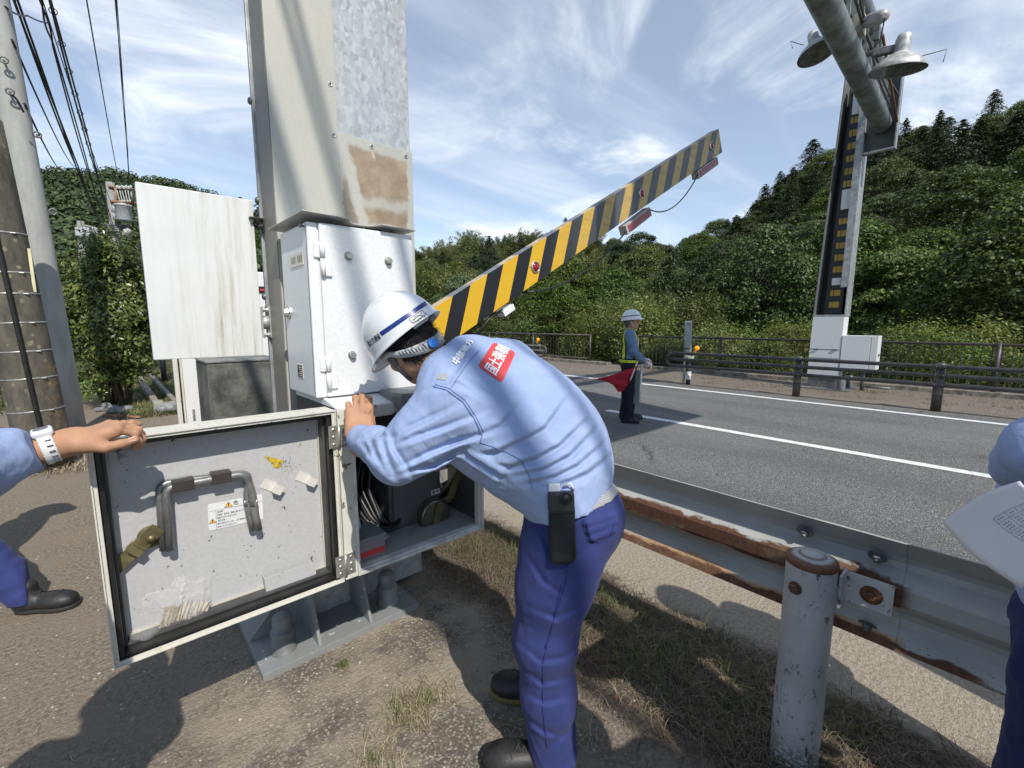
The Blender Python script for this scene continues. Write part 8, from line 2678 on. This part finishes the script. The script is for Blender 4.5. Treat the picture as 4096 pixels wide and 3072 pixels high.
r_ = tufts(70, lambda: (11.0 + 2.2 * gs.rand(), -1 + 9 * gs.rand()), 10, .09); blades('dry_grass', 'dry weeds lying on the pavement beyond the road', r_, .06 + .12 * gs.rand(len(r_)), 1.2 + gs.rand(len(r_)) * .5, strawM, .006, .7, 2)
# loose straws and twigs on the dirt
n = 420
x = -.55 + 2.3 * gs.rand(n); y = .95 + 3.6 * gs.rand(n) ** 1.3
a = gs.rand(n) * 6.283; L = .015 + .075 * gs.rand(n) ** 3
d = np.stack([np.cos(a), np.sin(a), 0 * a], 1) * L[:, None]; s = np.stack([-np.sin(a), np.cos(a), 0 * a], 1) * (.0007 + .0008 * gs.rand(n))[:, None]
p = np.stack([x, y, .004 + .004 * gs.rand(n)], 1); bend_ = np.stack([np.sin(a), -np.cos(a), 0 * a], 1) * (L * .12 * gs.randn(n))[:, None]
V = np.stack([p - d / 2 - s, p - d / 2 + s, p + bend_ - s, p + bend_ + s, p + d / 2 - s * .5, p + d / 2 + s * .5], 1).reshape(-1, 3)
F = np.concatenate([np.stack([np.arange(n) * 6 + q for q in (0, 1, 3, 2)], 1), np.stack([np.arange(n) * 6 + q for q in (2, 3, 5, 4)], 1)])
props(link('straw_litter', set_mesh('straw_litter', V, F), strawM), 'loose straws and twigs scattered on the bare dirt', 'litter', kind='stuff')
# stones pressed into the dirt
n = 5200
x = -.7 + 2.3 * gs.rand(n); y = .85 + 4.5 * gs.rand(n) ** 1.5; r = .0018 + .0045 * gs.rand(n) ** 4
base8 = np.array([(1, 0, .1), (.5, .8, .2), (-.6, .75, .1), (-1, 0, .2), (-.5, -.8, .1), (.6, -.8, .15), (.1, .1, .75)])
V = (np.stack([x, y, np.zeros(n)], 1)[:, None, :] + base8[None] * (r[:, None, None] * (.7 + .6 * gs.rand(n, 7, 1)))).reshape(-1, 3)
F = np.concatenate([np.stack([np.arange(n) * 7 + q for q in (i, (i + 1) % 6, 6, 6)], 1)[:, :3] for i in range(6)])
t = NT('pebbles'); g_ = t.node('ShaderNodeNewGeometry'); t.set(t.mix(t.rng(g_.outputs['Random Per Island'], 0, 1), (.10, .09, .08), (.48, .43, .36)), .9)
props(link('pebbles', set_mesh('pebbles', V, F), t.m), 'small pebbles pressed into the bare ground', 'pebbles', kind='stuff')
# wood chips and dead leaves one can point at
chipM = simple('wood_chip', (.42, .27, .15), .8, 0, .25, 40, .2); leafD = simple('dead_leaf', (.26, .115, .055), .7, 0, .35, 40)
def chip(px, py, L, w, ang, label, mat=chipM, th=.006):
    p = gp(px, py); a = R(ang); fr = (p + np.array([0, 0, .004]), np.array([math.cos(a), math.sin(a), .06]), np.array([-math.sin(a), math.cos(a), 0]), np.array([0, 0, 1.0]))
    m = MB(); m.prism([fr[0] + fr[1] * x_ + fr[2] * y_ for x_, y_ in ((-L / 2, -w / 2), (L * .45, -w * .55), (L / 2, w * .3), (L * .1, w / 2), (-L * .42, w * .42))], (0, 0, th))
    o = m.build('wood_chip' if mat is chipM else 'dead_leaf', mat, None, p); props(o, label, 'wood chip' if mat is chipM else 'leaf')
chip(2895, 2720, .045, .022, -30, 'largest pale wood chip, left of the white post')
chip(2320, 2822, .016, .012, 20, 'small square wood chip just right of the worker\'s trouser leg')
for (px, py, L, w, a, lb) in ((2462, 2615, .035, .018, 50, 'reddish dead leaf in the sunlit strip behind the worker'), (2465, 2790, .030, .014, 20, 'dark dead leaf at the edge of the shadow right of the worker'), (2545, 2510, .030, .016, 80, 'dead leaf in the grass up by the guard rail'), (2380, 2640, .024, .012, 0, 'curled dead leaf close to the worker\'s leg')):
    chip(px, py, L, w, a, lb, leafD, .002)
# ---------------------------------------------------------------- shrubs behind the far railing
shrubM = leaf_mat('shrub_leaves', (.075, .105, .022), (.235, .275, .075), .06, .3, .5, .25)
def shrub_mesh(h, w, nc, nl, size):
    C, N, S = [], [], []
    for k in range(nc):
        a = gs.rand() * 6.283; z = h * gs.rand() ** .8; rr = w * (1 - .55 * z / h) * gs.rand() ** .5
        c = np.array([math.cos(a) * rr, math.sin(a) * rr, z])
        q = gs.randn(nl, 3) * np.array([.15, .15, .20]) * w
        C.append(c + q); N.append(gs.randn(nl, 3) * .6 + np.array([0, 0, .9])); S.append(size * (.5 + .9 * gs.rand(nl)))
    return set_mesh('leaves', *leaf_cards(np.concatenate(C), np.concatenate(N), np.concatenate(S), gs, .42))
SP = []
for k in range(4):
    me = shrub_mesh(1.7, .95, 46, 90, .095); me.materials.append(shrubM); SP.append(me)
def stem_me():
    m = MB()
    for k in range(6):
        a = k * 1.05; m.tube([(0, 0, 0), (.12 * math.cos(a), .12 * math.sin(a), .6), (.4 * math.cos(a), .4 * math.sin(a), 1.35)], .014, 5, rs=[.018, .012, .005])
    me = m.mesh('stems'); me.materials.append(bark); return me
STM = stem_me()
def shrub(x, y, s, sz, label, grp, z=0.0):
    o = thing('roadside_shrub', label, 'shrub', (x, y, z), grp); o.scale = (s, s, sz); o.rotation_euler = (0, 0, gs.rand() * 6.28)
    for nm, me in (('leaves', SP[gs.randint(4)]), ('stems', STM)):
        k = bpy.data.objects.new(nm, me); k.parent = o; COL.objects.link(k)
for k in range(62):
    y = -9 + 19 * gs.rand(); x = 14.2 + 3.8 * gs.rand()
    shrub(x, y, .8 + .4 * gs.rand(), .50 + .35 * gs.rand() + .06 * (x - 14), 'pale green leafy shrub behind the railing near the far barrier column', 'shrubs behind the railing near the far barrier column', -.25)
for k in range(70):
    y = 8.8 + 17 * gs.rand(); x = 14.2 + 5.5 * gs.rand()
    shrub(x, y, .9 + .4 * gs.rand(), .75 + .4 * gs.rand() + .11 * (x - 14), 'tall yellow-green thicket shrub behind the railing on the left', 'thicket shrubs behind the left railing', -.2)
for k in range(26):
    y = 20 + 22 * gs.rand(); x = 3.0 + 9 * gs.rand()
    if x > 2 and y < 30 and x < 14: y += 22
    shrub(x, y, 1.3, 1.3, 'distant roadside shrub where the road ends at the hill', 'shrubs where the road ends')
n = 60
r_ = tufts(60, lambda: (13.75 + .5 * gs.rand(), 6.3 + 2.6 * gs.rand()), 26, .10); blades('tall_grass', 'long arching grass leaves behind the kerb right of the flagman', r_, .45 + .55 * gs.rand(len(r_)), .45 + gs.rand(len(r_)) * .5, leaf_mat('long_grass', (.07, .11, .03), (.22, .27, .10), .03, .3), .008, .45, 4)
r_ = tufts(120, lambda: (13.7 + .5 * gs.rand(), -10 + 30 * gs.rand()), 16, .10); blades('tall_grass', 'weeds along the foot of the railing beyond the kerb', r_, .12 + .25 * gs.rand(len(r_)), .5 + gs.rand(len(r_)) * .5, greenM, .007, .4, 3)
